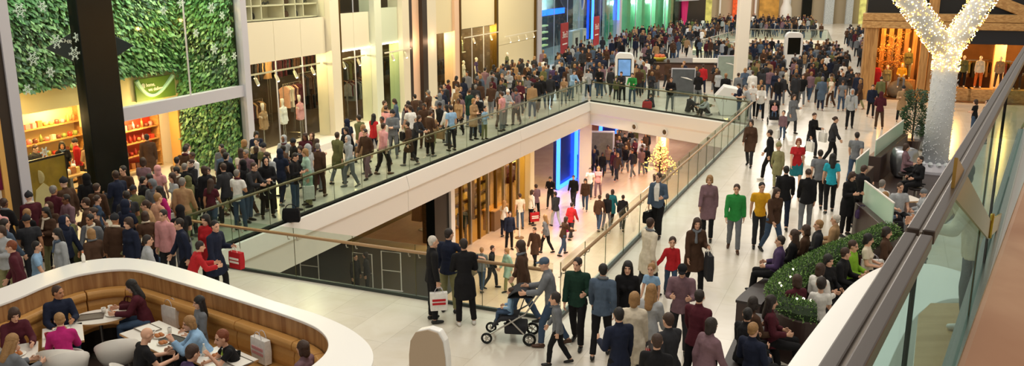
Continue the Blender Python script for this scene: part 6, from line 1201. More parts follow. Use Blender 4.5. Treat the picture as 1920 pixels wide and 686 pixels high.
# --- stroller family and the crowd at the front
PF(1035, 648, 'man in grey hoodie and jeans pushing a stroller, front of the picture', pose='push', face=82, top=(J, 'grey'), bot=(TR, 'denim'), hair=('cap', 'bluegrey'), shoe='brown')
PF(1003, 588, 'woman in dark brown jacket and blue jeans between stroller and railing', scarf='grey', pose='walk', face=75, top=(J, 'brown'), bot=(TR, 'denim'), hair=('bob', 'brown'), build='f')
PF(1082, 648, 'man in dark green jumper and black trousers beside the right railing', pose='walk_bag', face=160, top=(J, 'darkgreen'), bot=(TR, 'black'), hair=('short', 'dark'))
PF(1126, 668, 'man in grey top and long black trousers right of the green jumper man', scarf='grey', pose='walk_swing', face=-15, top=(J, 'bluegrey'), bot=(TR, 'black'), hair=('short', 'black'))
PF(1172, 655, 'long-haired woman in black jacket and dark skirt in the front crowd', pose='walk', face=170, top=(J, 'black'), bot=(SKT, 'black'), hair=('long', 'black'), build='f')
PF(1219, 610, 'child in pale blue shirt with fair hair in the front crowd', pose='walk', face=150, h=.72, top=(T, 'sky'), bot=(TR, 'grey'), hair=('short', 'fair'), build='c')
PF(1211, 556, 'person in cream coat walking behind the front crowd, near the right railing', scarf='grey', pose='walk_swing', face=-60, top=(C, 'cream'), bot=(TR, 'charcoal'), hair=('short', 'brown'))
PF(1256, 555, 'child in red jumper and jeans reaching out a hand', pose='hold', face=175, h=.74, top=(J, 'red'), bot=(TR, 'denim'), hair=('short', 'brown'), build='c')
q = PF(1298, 552, 'long-haired woman in brown coat and black leggings with a child in red', scarf='grey', pose='walk_bag', face=-170, top=(C, 'brown'), bot=(TR, 'black'), hair=('long', 'brown'), build='f', shoe='brown'); heldbag(q, 'walk_bag', 'f', -170, 1, 'L', 'dark coat bag carried by the woman in brown coat', 'charcoal', w=.36, h_=.55)
PF(1272, 665, 'man in flat black cap and grey brown jacket in the front crowd', pose='phone', face=165, top=(J, 'mauve'), bot=(TR, 'charcoal'), hair=('cap', 'black'))
q = PH(1190, 560, 'fair woman in cream coat with a red bag at the very front', pose='walk_bag', face=-10, top=(C, 'cream'), bot=(TR, 'charcoal'), hair=('bob', 'fair'), build='f'); heldbag(q, 'walk_bag', 'f', -10, 1, 'R', 'bright red shopping bag in the front crowd', 'red', w=.42, h_=.42, mark=M_PAPER)
q = PH(1312, 556, 'person in burgundy jacket and black trousers at the very front right', pose='walk_swing', face=-40, top=(J, 'burgundy'), bot=(TR, 'black'), hair=('short', 'dark')); heldbag(q, 'walk_swing', 'm', -40, 1, 'R', 'black bag swinging from the burgundy jacket person', 'black', w=.4, h_=.3)
PH(1252, 600, 'person in charcoal coat and grey trousers in the front crowd', pose='walk', face=30, top=(C, 'charcoal'), bot=(TR, 'grey'), hair=('short', 'brown')); bpy.data.objects[-1:] if 0 else None
PH(1160, 590, 'dark-haired person in navy jacket behind the cream coat woman', pose='walk_bag', face=20, top=(J, 'navy'), bot=(TR, 'black'), hair=('short', 'black'))
PH(1222, 545, 'fair woman in pale grey top squeezed in the middle of the front crowd', pose='walk', face=-30, top=(J, 'palegrey'), bot=(TR, 'grey'), hair=('long', 'fair'), build='f')
PH(1232, 640, 'person in black jacket at the lower edge, between cream coat and burgundy', pose='walk_swing', face=-20, top=(J, 'black'), bot=(TR, 'black'), hair=('short', 'brown'))
PH(1335, 610, 'person in dark mauve coat at the right of the front crowd', pose='walk', face=-60, top=(C, 'mauve'), bot=(TR, 'black'), hair=('bob', 'dark'), build='f')
PH(1040, 560, 'child in grey jumper walking behind the stroller man', pose='walk', face=80, h=.75, top=(J, 'grey'), bot=(TR, 'black'), hair=('short', 'dark'), build='c')
# stroller
def stroller(x, y, rz, label, col, child='sky', s=1.0):
    u = thing('stroller', label, 'stroller', (x, y, 0), R(rz)); m = CLOTH[col]
    for sx in (-1, 1):
        mb = MB(); mb.tube([(sx*.24, -.55, 1.0), (sx*.24, -.30, .62), (sx*.24, .40, .16)], .016, 7); mb.tube([(sx*.24, .0, .50), (sx*.24, -.36, .14)], .016, 7); mb.build('frame_tube', M_STEEL, u, local=True)
        for yy, r_ in ((.42, .11), (-.38, .13)):
            mb = MB(); mb.tube([(sx*.26, yy+r_*.8*math.cos(a), r_+.0+r_*.8*math.sin(a)) for a in [i*math.pi/8 for i in range(16)]], r_*.2, 6, closed=True); w = mb.build('wheel', M_BLACKG, u, local=True); mb = MB(); mb.tube([(sx*.24, yy, r_), (sx*.28, yy, r_)], .03, 8); [mb.tube([(sx*.26, yy, r_), (sx*.26, yy+r_*.75*math.cos(a), r_+r_*.75*math.sin(a))], .007, 4) for a in (0, 1.26, 2.5, 3.77, 5.0)]; mb.build('hub', M_STEEL, w, local=True)
    mb = MB(); mb.tube([(-.24, -.55, 1.0), (0, -.6, 1.02), (.24, -.55, 1.0)], .02, 8); mb.build('push_handle', M_BLACKG, u, local=True)
    mb = MB(); mb.loft([[(-.21, y_, z+.03), (.21, y_, z+.03), (.21, y_, z-.03), (-.21, y_, z-.03)] for y_, z in ((-.26, .86), (-.14, .5), (.18, .46), (.34, .28))]); mb.build('seat', m, u, .02, local=True)
    mb = MB(); mb.loft([[(sx_*.23, -.22+.34*math.sin(a)*.9, .72+.34*math.cos(a)) for a in [-.9+1.9*i/8 for i in range(9)]] for sx_ in (-1, -.5, 0, .5, 1)], cap=False); k_ = mb.build('canopy', m, u, local=True); sd = k_.modifiers.new('solid', 'SOLIDIFY'); sd.thickness = .012
    mb = MB(); mb.box(-.2, .2, -.3, .1, .18, .36); mb.build('basket', CLOTH['charcoal'], u, .03, local=True)
    p = V((x, y, 0))+Matrix.Rotation(R(rz), 3, 'Z') @ V((0, 0.02, 0)); b = person(p.x, p.y, 'small child in %s top sitting in the %s stroller' % ({'sky': 'sky blue'}.get(child, child), label.split(' ')[0]), pose='bench', face=rz, h=.52, z=.26, top=(J, child), bot=(TR, 'denim'), hair=('short', 'brown'), build='c'); return u
x, y = at(958, 636); stroller(x, y, 82, 'dark stroller pushed by the grey hoodie man, front of the picture', 'charcoal', 'sky'); PLACED.append((x, y, 0))
# --- middle ground of the right walkway
q = PF(1229, 443, 'man in blue grey jacket, white shirt and black trousers with briefcase at the right railing', pose='walk_bag', face=150, top=(J, 'bluegrey'), bot=(TR, 'black'), hair=('short', 'brown')); p = hand('walk_bag', 'm', q[1], q[2], 0, 150, 1, 'R'); heldbag(q, 'stand', 'm', 150, 1, 'R', 'black briefcase bag held by the man at the right railing', 'black', w=.4, h_=.3)
_, x, y = q; Mx = Matrix.Translation((x, y, 0)) @ Matrix.Rotation(R(150), 4, 'Z'); mb = MB(); mb.loft([[(-w, .155+b_, z), (w, .155+b_, z), (w*.8, .10+b_, z), (-w*.8, .10+b_, z)] for w, z, b_ in ((.055, 1.0, .0), (.07, 1.2, .02), (.075, 1.36, .015), (.04, 1.47, -.05))]); mb.build('shirt_front', CLOTH['white'], q[0], local=True)
for px, py, lb, kw in (
 (1325, 448, 'woman in long mauve jacket walking on the right concourse', dict(pose='walk', face=160, top=(C, 'mauve'), bot=(TR, 'black'), hair=('bob', 'fair'), build='f')),
 (1374, 470, 'man in bright green top and grey trousers on the right concourse', dict(pose='walk', face=165, top=(J, 'green'), bot=(TR, 'grey'), hair=('short', 'brown'), shoe='brown')),
 (1420, 462, 'dark-haired person in yellow top and black jeans on the right concourse', dict(pose='walk_swing', face=170, top=(T, 'yellow'), bot=(TR, 'charcoal'), hair=('short', 'black'), h=.97)),
 (1445, 474, 'woman in brown top and blue jeans beside the yellow top person', dict(pose='walk', face=-160, top=(J, 'brown'), bot=(TR, 'denim'), hair=('long', 'brown'), build='f', h=.97)),
 (1466, 428, 'man in black jacket and dark trousers behind the yellow top person, back turned', dict(pose='walk', face=-20, top=(J, 'black'), bot=(TR, 'navy'), hair=('short', 'black'))),
 (1507, 436, 'woman in black cardigan and grey trousers walking away', dict(pose='walk_swing', face=-15, top=(J, 'black'), bot=(TR, 'grey'), hair=('bun', 'brown'), build='f')),
 (1553, 398, 'long-haired woman in turquoise shirt and black trousers, back turned', dict(pose='walk_swing', face=-12, top=(T, 'turquoise'), bot=(TR, 'black'), hair=('long', 'black'), build='f')),
 (1530, 388, 'man in grey shirt and black trousers beside the turquoise shirt woman', dict(pose='walk', face=-18, top=(T, 'grey'), bot=(TR, 'black'), hair=('short', 'dark'))),
 (1490, 358, 'fair woman in red top and blue skirt on the right concourse', dict(pose='walk', face=165, top=(T, 'red'), bot=(SKT, 'teal'), hair=('bob', 'ginger'), build='f')),
 (1598, 345, 'man in grey tee shirt and blue jeans walking away past the pod', dict(pose='walk_swing', face=-35, top=(T, 'grey'), bot=(TR, 'denim'), hair=('short', 'dark'))),
 (1441, 338, 'man in black jacket and black trousers stepping to the right railing side', dict(pose='walk', face=60, top=(J, 'black'), bot=(TR, 'black'), hair=('short', 'dark'), shoe='white')),
 (1404, 312, 'person in brown coat near the end of the right railing', dict(pose='walk', face=150, top=(C, 'brown'), bot=(TR, 'charcoal'), hair=('bob', 'dark'), build='f')),
 (1455, 352, 'short person in khaki coat following the black jacket man', dict(pose='walk_swing', face=-10, top=(C, 'khaki'), bot=(TR, 'khaki'), hair=('hat', 'khaki'), build='c', h=.82)),
 (1583, 442, 'person in long black coat with purple bag beside the pod screen', dict(pose='phone', face=-150, top=(C, 'black'), bot=(TR, 'black'), hair=('bob', 'brown'), build='f')),
 (1606, 428, 'person in black jacket leaning by the long glass screen', dict(pose='phone', face=-60, top=(J, 'black'), bot=(TR, 'black'), hair=('short', 'brown'))),
 (1518, 296, 'person in black top holding white carrier bags in the right crowd', dict(pose='walk_bag', face=-150, top=(J, 'black'), bot=(TR, 'charcoal'), hair=('bun', 'brown'), build='f')),
 (1556, 305, 'woman in striped black cardigan walking right in the right crowd', dict(pose='walk', face=-100, top=(J, 'charcoal'), bot=(TR, 'black'), hair=('bun', 'brown'), build='f')),
 (1388, 230, 'man in white tee shirt at the end post of the right railing', dict(pose='rail', face=60, top=(T, 'palegrey'), bot=(TR, 'bluegrey'), hair=('short', 'grey'))),
 (1408, 222, 'woman in white knitted hat and white top by the right railing end', dict(pose='phone', face=170, top=(J, 'white'), bot=(TR, 'black'), hair=('hat', 'white'), build='f')),
 (1384, 224, 'man in navy jacket looking at the angled white kiosk', dict(pose='phone', face=75, top=(J, 'navy'), bot=(TR, 'denim'), hair=('short', 'dark'))),
 (1316, 177, 'man in red jumper and navy jeans before the brown kiosk, back turned', dict(pose='stand', face=-10, top=(J, 'red'), bot=(TR, 'navy'), hair=('short', 'brown'))),
 (1256, 209, 'man in black top and grey jeans standing at the far railing', dict(pose='folded', face=170, top=(J, 'black'), bot=(TR, 'grey'), hair=('short', 'brown'))),
 (1179, 196, 'person in bright green jacket at the far railing', dict(pose='rail', face=165, top=(J, 'green'), bot=(TR, 'denim'), hair=('short', 'dark'))),
 (1155, 189, 'small child in olive coat at the far railing', dict(pose='stand', face=160, top=(J, 'olive'), bot=(TR, 'charcoal'), hair=('hat', 'olive'), build='c', h=.75)),
 (1166, 192, 'person in black jacket beside the bright green jacket at the far railing', dict(pose='rail', face=155, top=(J, 'charcoal'), bot=(TR, 'black'), hair=('short', 'brown'))),
 (1124, 184, 'large man in black jacket and blue jeans at the corner of the far railing', dict(pose='rail', face=165, top=(J, 'black'), bot=(TR, 'denim'), hair=('short', 'dark'), h=1.05)),
 (1092, 190, 'person in bright blue jacket at the far end of the left railing', dict(pose='rail', face=-150, top=(J, 'sky'), bot=(TR, 'bluegrey'), hair=('short', 'brown'))),
 (1424, 225, 'woman in white cardigan behind a dark stroller near the right railing end', dict(pose='push', face=170, top=(J, 'white'), bot=(TR, 'black'), hair=('long', 'black'), build='f')),
 (1482, 250, 'woman in long grey coat behind the child with striped bag', dict(pose='walk_bag', face=-160, top=(C, 'grey'), bot=(TR, 'charcoal'), hair=('long', 'brown'), build='f')),
 (1466, 262, 'small child in mauve top and jeans with a red and white striped bag', dict(pose='stand', face=150, top=(J, 'mauve'), bot=(TR, 'denim'), hair=('short', 'black'), build='c', h=.68)),
 ):
    z_ = kw.pop('z', 0); q = PF(px, py, lb, z=z_, **kw)
    if 'carrier bags' in lb:
        for n in 'LR': heldbag(q, kw['pose'], kw['build'], kw['face'], 1, n, 'white carrier bag in the %s hand of the black top person' % ('left' if n == 'L' else 'right'), 'white')
    if 'striped bag' in lb and 'child in mauve' in lb: heldbag(q, 'stand', 'c', 150, .68, 'R', 'red and white striped shopping bag by the child in mauve', 'white', mark=CLOTH['red'], w=.45, h_=.36)
    if 'purple bag' in lb: p = hand(kw['pose'], 'f', q[1], q[2], 0, kw['face'], 1, 'L'); handbag((p.x, p.y, .55), 'purple handbag of the person in long black coat', CLOTH['purple'])
x, y = at(1450, 232); stroller(x, y, 165, 'black stroller with pink blanket, near the right railing end', 'black', 'pink'); PLACED.append((x, y, 0))
for px, py, lb, kw in ((1289, 212, 'person in black jacket sitting on the floor behind the far railing', dict(top=(J, 'charcoal'), hair=('short', 'grey'), face=-70)), (1327, 217, 'person in pale jacket sitting on the floor by the angled kiosk', dict(top=(J, 'palegrey'), hair=('bob', 'brown'), face=100, build='c')), (1222, 203, 'child in navy jacket sitting on the floor behind the far railing', dict(top=(J, 'navy'), hair=('short', 'dark'), face=90, h=.8)), (1313, 214, 'person in olive trousers sitting beside the pale jacket', dict(top=(J, 'olive'), bot=(TR, 'olive'), hair=('short', 'brown'), face=-110))):
    PF(px, py, lb, pose='ground', **kw)
x, y = at(1213, 204); handbag((x, y, 0), 'red bag on the floor behind the far railing', CLOTH['red'], .5, .4)
# --- left walkway
for px, py, lb, kw in (
 (486, 342, 'person in dark jacket looking at a phone before the grey post', dict(pose='phone', face=-150, top=(J, 'navy'), bot=(TR, 'black'), hair=('bob', 'black'), build='f')),
 (531, 424, 'man in dark jacket and blue jeans leaning on the left railing', dict(pose='rail', face=-110, top=(J, 'charcoal'), bot=(TR, 'denim'), hair=('short', 'brown'))),
 (505, 408, 'person in black coat with raised hood beside the leaning man', dict(pose='folded', face=-150, top=(C, 'black'), bot=(TR, 'black'), hair=('hood', 'black'))),
 (582, 400, 'person in black jacket and jeans in a couple at the left railing', dict(pose='phone', face=-100, top=(J, 'black'), bot=(TR, 'denim'), hair=('short', 'dark'))),
 (605, 390, 'fair woman in mint coat with white bag in a couple at the left railing', dict(pose='stand', face=120, top=(C, 'mint'), bot=(TR, 'khaki'), hair=('bob', 'fair'), build='f')),
 (815, 303, 'person in black jacket and patterned trousers leaning over the left railing', dict(pose='rail', face=-120, top=(J, 'charcoal'), bot=(TR, 'black'), hair=('bob', 'brown'), build='f')),
 (858, 284, 'man in light blue shirt and dark trousers, back turned, by the left railing', dict(pose='stand', face=40, top=(T, 'sky'), bot=(TR, 'charcoal'), hair=('short', 'dark'), h=1.03)),
 (888, 262, 'fair woman in beige coat by the left railing', dict(pose='folded', face=-130, top=(C, 'tan'), bot=(TR, 'charcoal'), hair=('bob', 'fair'), build='f')),
 (909, 262, 'child in light blue jacket pressed against the left railing', dict(pose='folded', face=-130, top=(J, 'sky'), bot=(TR, 'khaki'), hair=('short', 'black'), build='c', h=.78)),
 (952, 247, 'man in pink shirt and grey trousers, back turned, by the left railing', dict(pose='stand', face=60, top=(T, 'pink'), bot=(TR, 'grey'), hair=('short', 'brown'))),
 (972, 238, 'person in pale grey jumper and white hat leaning on the left railing', dict(pose='rail', face=-140, top=(J, 'palegrey'), bot=(TR, 'grey'), hair=('hat', 'white'), build='f')),
 (722, 268, 'person in long beige coat facing a companion on the left walkway', dict(pose='folded', face=-80, top=(C, 'tan'), bot=(TR, 'denim'), hair=('short', 'brown'))),
 (745, 262, 'person in blue grey jacket and jeans facing the beige coat', dict(pose='phone', face=100, top=(J, 'bluegrey'), bot=(TR, 'denim'), hair=('bob', 'brown'), build='f')),
 (690, 335, 'person in brown jacket walking briskly along the left railing', dict(pose='walk', face=150, top=(J, 'brown'), bot=(TR, 'mauve'), hair=('short', 'dark'))),
 (635, 345, 'person in olive coat walking on the left walkway behind the couple', dict(pose='walk_swing', face=-30, top=(C, 'olive'), bot=(TR, 'grey'), hair=('short', 'brown'))),
 (655, 330, 'person in cream trousers and black jacket on the left walkway', dict(pose='walk', face=150, top=(J, 'black'), bot=(TR, 'cream'), hair=('long', 'black'), build='f')),
 ):
    q = PF(px, py, lb, **kw)
    if 'mint coat' in lb: heldbag(q, 'stand', 'f', 120, 1, 'L', 'white carrier bag of the woman in mint coat', 'white', h_=.4)
x, y = at(547, 416); handbag((x, y, 0), 'black bag on the floor beside the leaning man', CLOTH['black'], .5, .4)
# --- near left crowd whose legs the booth hides
for px, py, lb, kw in (
 (376, 462, 'person in bright red jumper bending behind the booth wall', dict(pose='rail', face=-60, top=(J, 'red'), bot=(TR, 'charcoal'), hair=('short', 'dark'), h=.92)),
 (404, 424, 'person in navy coat with a red bag at the left end of the near railing', dict(pose='walk_bag', face=-110, top=(C, 'navy'), bot=(TR, 'black'), hair=('short', 'black'))),
 (385, 412, 'woman in red coat behind the navy coat person', dict(pose='stand', face=160, top=(C, 'red'), bot=(TR, 'black'), hair=('long', 'black'), build='f')),
 (335, 420, 'man in navy jumper walking behind the booth', dict(pose='walk', face=120, top=(J, 'navy'), bot=(TR, 'black'), hair=('short', 'dark'))),
 (270, 455, 'person in pale grey hoodie behind the booth', dict(pose='walk', face=-60, top=(J, 'palegrey'), bot=(TR, 'grey'), hair=('short', 'dark'), h=.95)),
 (240, 418, 'person in navy jacket in the near left crowd behind the booth', dict(pose='stand', face=150, top=(J, 'navy'), bot=(TR, 'navy'), hair=('bob', 'brown'), build='f')),
 (272, 385, 'person in mustard tan coat in the near left crowd', dict(pose='walk_swing', face=100, top=(C, 'tan'), bot=(TR, 'denim'), hair=('short', 'brown'))),
 (298, 358, 'woman with magenta jacket in the near left crowd', dict(pose='walk', face=130, top=(J, 'magenta'), bot=(TR, 'black'), hair=('long', 'black'), build='f')),
 (372, 372, 'person in peach top near the left railing end', dict(pose='walk', face=-40, top=(T, 'peach'), bot=(TR, 'khaki'), hair=('short', 'fair'))),
 (70, 462, 'person in pale blue shirt just behind the booth, far left', dict(pose='table', face=-70, top=(J, 'sky'), bot=(TR, 'charcoal'), hair=('short', 'black')) if 0 else dict(pose='walk', face=-70, top=(T, 'sky'), bot=(TR, 'charcoal'), hair=('short', 'black'), h=.9)),
 (38, 455, 'person in burgundy jacket behind the booth, far left', dict(pose='walk', face=110, top=(J, 'burgundy'), bot=(TR, 'black'), hair=('short', 'ginger'))),
 (10, 420, 'person in grey jacket at the left edge of the picture', dict(pose='walk', face=-30, top=(J, 'bluegrey'), bot=(TR, 'black'), hair=('short', 'dark'))),
 (122, 415, 'person in navy hoodie by the poster board', dict(pose='walk_swing', face=-100, top=(J, 'navy'), bot=(TR, 'black'), hair=('hood', 'navy'))),
 (160, 380, 'person in brown jacket with hand raised, near the black column', dict(pose='folded', face=100, top=(J, 'brown'), bot=(TR, 'black'), hair=('short', 'brown'))),
 (275, 258, 'man in brown suit before the red backed shelves, back turned', dict(pose='stand', face=30, top=(C, 'brown'), bot=(TR, 'grey'), hair=('short', 'dark'))),
 (352, 276, 'person in white jacket under the grey transom', dict(pose='stand', face=-30, top=(J, 'white'), bot=(TR, 'grey'), hair=('short', 'brown'))),
 ):
    q = PH(px, py, lb, **kw)
    if lb.startswith('person in navy coat'): heldbag(q, 'walk_bag', 'm', -110, 1, 'L', 'red shopping bag with white mark held by the navy coat person', 'red', mark=M_PAPER)
# --- diners in the booth
for px, py, lb, kw in (
 (148, 552, 'man in navy jumper sitting on the banquette at the oval table', dict(pose='bench_turn', face=-140, top=(J, 'navy'), bot=(TR, 'denim'), hair=('short', 'brown'), skin='tan')),
 (203, 550, 'long-haired woman in maroon jacket sitting at the oval table', dict(pose='table', face=105, top=(J, 'burgundy'), bot=(TR, 'denim'), hair=('long', 'black'), build='f')),
 (42, 594, 'dark-haired woman in maroon top eating at the loaded table', dict(pose='table', face=-135, top=(J, 'burgundy'), bot=(TR, 'black'), hair=('bob', 'brown'), build='f')),
 (24, 640, 'blonde woman in grey cardigan sitting at the far left, back turned', dict(pose='table', face=-28, top=(J, 'grey'), bot=(TR, 'charcoal'), hair=('long', 'fair'), build='f')),
 (112, 600, 'short-haired woman in magenta top sitting with her back turned', dict(pose='table', face=30, top=(J, 'magenta'), bot=(TR, 'black'), hair=('short', 'fair'), build='f')),
 (276, 628, 'bald man in black tee shirt at the long marble table', dict(pose='table', face=-50, top=(T, 'black'), bot=(TR, 'charcoal'), hair=('bald', 'grey'))),
 (358, 572, 'girl with long black hair in grey top on the banquette', dict(pose='bench', face=125, top=(J, 'grey'), bot=(TR, 'charcoal'), hair=('long', 'black'), build='f', h=.95)),
 (354, 606, 'fair woman in pale blue shirt leaning over the long table', dict(pose='table_chin', face=112, top=(J, 'sky'), bot=(TR, 'black'), hair=('bob', 'fair'), build='f')),
 (430, 628, 'boy in white sleeves and black vest sitting at the table with green bottle', dict(pose='table_chin', face=120, top=(T, 'black'), bot=(TR, 'black'), hair=('short', 'ginger'), build='c', h=.85)),
 (362, 662, 'brown-haired child in purple top seen from behind at the bottle table', dict(pose='table', face=-40, top=(J, 'purple'), bot=(TR, 'black'), hair=('short', 'brown'), build='c', h=.86)),
 (517, 656, 'brown-haired woman in dark top at the right end of the banquette', dict(pose='bench', face=70, top=(J, 'mauve'), bot=(TR, 'black'), hair=('bob', 'brown'), build='f')),
 ):
    hh = kw.pop('h', 1.0); x, y = headat(px, py, kw['pose'], kw.get('build', 'm'), kw['face'], hh, .46*(1-hh))
    if 'banquette' in lb or 'maroon' in lb: x, y = keepoff(x, y, bi, .40, True)
    else: x, y = keepoff(x, y, bi, .75)
    PLACED.append((x, y, 0)); person(x, y, lb, h=hh, z=.46*(1-hh), **kw)
    if 'magenta' in lb: chair(x+.02, y-.02, 30, 'white tub chair under the woman in magenta top')
    if 'blonde' in lb: chair(x+.02, y-.02, -28, 'white tub chair under the blonde woman in grey')
    if 'bald' in lb: chair(x-.02, y-.02, -50, 'white tub chair under the bald man')
    if 'purple' in lb: chair(x-.02, y-.02, -40, 'white tub chair under the brown-haired child')
x, y = at(222, 672, .45); chair(x, y, 25, 'empty white tub chair left of the bald man')
x, y = at(118, 690, .45); chair(x, y, 10, 'empty white tub chair at the lower left edge of the picture')
x, y = at(490, 662, .62); shopping_bag(x, y, .47, 'white paper bag standing on the banquette beside the dark top woman', 'white', w=.4, h_=.42, rz=-40, mark=CLOTH['pink'])
x, y = at(318, 600, .62); shopping_bag(x, y+.1, .47, 'white gift bag on the banquette by the long-haired girl', 'white', w=.42, h_=.4, rz=-35)
x, y = at(245, 590, .47); handbag((x, y, .47), 'dark patterned bag on the banquette corner', CLOTH['burgundy'], .5, .25, R(-30))
# --- pod: seated people
for px, py, lb, kw in (
 (1490, 458, 'dark-haired person in purple jacket sitting outside the hedge', dict(face=70, top=(J, 'purple'), hair=('short', 'dark'))),
 (1524, 448, 'long-haired person in black jacket sitting outside the hedge', dict(face=60, top=(J, 'black'), hair=('long', 'brown'), build='f')),
 (1548, 440, 'brown-haired person outside the hedge, third from its tip', dict(face=60, top=(J, 'brown'), hair=('bob', 'brown'), build='f')),
 (1570, 430, 'fair-haired person in black sitting outside the hedge', dict(face=70, top=(J, 'charcoal'), hair=('short', 'fair'))),
 (1596, 419, 'grey-haired person sitting outside the hedge near the black coats', dict(face=60, top=(J, 'tan'), hair=('short', 'white'))),
 (1527, 503, 'brown-haired woman in white top sitting inside the hedge tip', dict(face=-60, top=(J, 'white'), hair=('bob', 'brown'), build='f')),
 (1563, 490, 'woman in black jacket and white shirt sitting inside the hedge', dict(face=-150, top=(J, 'black'), hair=('bob', 'black'), build='f')),
 (1585, 475, 'person in black padded jacket sitting inside the hedge', dict(face=-130, top=(J, 'black'), hair=('short', 'brown'), pose='bench_turn')),
 (1612, 464, 'person in lime green top sitting inside the hedge', dict(face=-130, top=(J, 'lime'), hair=('short', 'brown'))),
 (1645, 452, 'black-haired woman in cream top inside the hedge', dict(face=-120, top=(T, 'cream'), hair=('bob', 'black'), build='f')),
 (1670, 437, 'woman in brown jacket sitting inside the hedge near the handrail', dict(face=-120, top=(J, 'brown'), hair=('bob', 'dark'), build='f')),
 (1522, 532, 'dark-haired child in white top at the hedge tip, lower one', dict(face=-20, top=(T, 'white'), hair=('short', 'dark'), build='c', h=.85)),
 (1570, 545, 'person in burgundy jacket half hidden by the white counter', dict(face=20, top=(J, 'burgundy'), hair=('bob', 'brown'), build='f')),
 (1655, 345, 'grey-haired person in white top sitting by the long glass screen', dict(face=-60, top=(J, 'white'), hair=('short', 'grey'))),
 (1660, 368, 'person in denim shirt sitting by the long glass screen', dict(face=-70, top=(J, 'bluegrey'), hair=('bob', 'fair'), build='f')),
 (1682, 350, 'person in pale shirt at the pod table', dict(face=180, top=(T, 'palegrey'), hair=('short', 'brown'))),
 (1727, 362, 'child in striped top sitting at the pod table on the right', dict(face=80, top=(J, 'palegrey'), bot=(TR, 'palegrey'), hair=('hat', 'grey'), build='f', h=.88)),
 (1704, 405, 'dark-haired person in black sitting near the brown handrail', dict(face=120, top=(J, 'mauve'), hair=('short', 'dark'))),
 (1700, 276, 'person in mauve jacket leaning on the large silver pot', dict(face=-120, top=(J, 'mauve'), hair=('bob', 'brown'), build='f')),
 (1725, 300, 'person in black jacket sitting right of the large silver pot', dict(face=100, top=(J, 'black'), hair=('short', 'dark'), build='f')),
 ):
    hh = kw.pop('h', 1.0); x, y = headat(px, py, kw.get('pose', 'bench'), kw.get('build', 'm'), kw['face'], hh, .46*(1-hh)+.03)
    if 'outside the hedge' in lb: x, y = keepoff(x, y, hp, .66, True, 1)
    elif 'hedge' in lb: x, y = keepoff(x, y, hp, .64, True, -1)
    elif 'counter' in lb or 'handrail' in lb: x, y = keepoff(x, y, hp, .66, side=-1)
    x, y = nudge(x, y, 0, .5)
    if 'tip' in lb or 'counter' in lb: x, y = keepoff(x, y, ro, .5, side=-1)
    PLACED.append((x, y, 0)); kw.setdefault('bot', (TR, 'black')); person(x, y, lb, pose=kw.pop('pose', 'bench'), h=hh, z=.46*(1-hh)+.03, **kw)
    if px > 1650 and py < 410 or 'lower one' in lb or 'counter' in lb:
        b = thing('stool', 'round dark stool under the %s' % lb.split(' sitting')[0].split(' leaning')[0].split(' at the')[0].split(' half')[0], 'stool', (x, y, .03)); mb = MB(); mb.lathe([(0, .38), (.2, .38), (.21, .42), (.2, .45), (0, .45)], n=18); mb.build('seat', M_SEAT, b, local=True); mb = MB(); mb.lathe([(.18, 0), (.05, .05), (.05, .38)], n=14); mb.build('pedestal', M_STEEL, b, local=True)
x, y = at(1695, 372, .74); table(x, y, .8, .6, 10, 'small table in the seating pod beside the striped child')
x, y = at(1737, 385, .6); shopping_bag(x+.1, y-.1, .05, 'white carrier bag beside the striped child', 'white')
x, y = at(1635, 500, .6); shopping_bag(x, y, .46, 'white bag on the curved bench before the cream top woman', 'white', w=.45, h_=.3); x, y = at(1617, 492, .6); shopping_bag(x, y, .46, 'small red bag on the curved bench', 'red', w=.2, h_=.25)
# --- dark group on the grey bench
for i, (px, py, lb, kw) in enumerate((
 (1412, 568, 'dark-haired person in brown jacket at the far end of the grey bench', dict(face=-70, top=(J, 'brown'), hair=('bob', 'dark'), build='f')),
 (1447, 566, 'dark-haired person in burgundy jacket beside the grey bench', dict(face=-100, top=(J, 'burgundy'), hair=('long', 'dark'), build='f')),
 (1402, 590, 'person in black jacket with white collar on the grey bench', dict(face=-60, top=(J, 'black'), hair=('short', 'black'))),
 (1413, 618, 'fair-haired person in dark blue jacket on the grey bench, nearest', dict(face=-50, top=(J, 'navy'), hair=('short', 'fair'))),)):
    x, y = headat(px, py, 'bench' if i % 2 else 'bench_turn', kw.get('build', 'm'), kw['face'], 1, 0); PLACED.append((x, y, 0)); person(x, y, lb, pose='bench' if i % 2 else 'bench_turn', bot=(TR, 'black'), **kw)
x, y = at(1486, 612, .5); handbag((x, y, .0), 'large dark grey bag by the planter at the near right', CLOTH['charcoal'], .6, .5)
# --- solid child standing in for a reflection in the near right glass
person(LAND[0], LAND[1], 'dark-haired child in grey jeans and cream top modelled for the near glass reflection', pose='rail', build='c', face=80, z=LAND[2], h=.92, top=(J, 'cream'), bot=(TR, 'grey'), hair=('short', 'black'), shoe='white', lod='n')
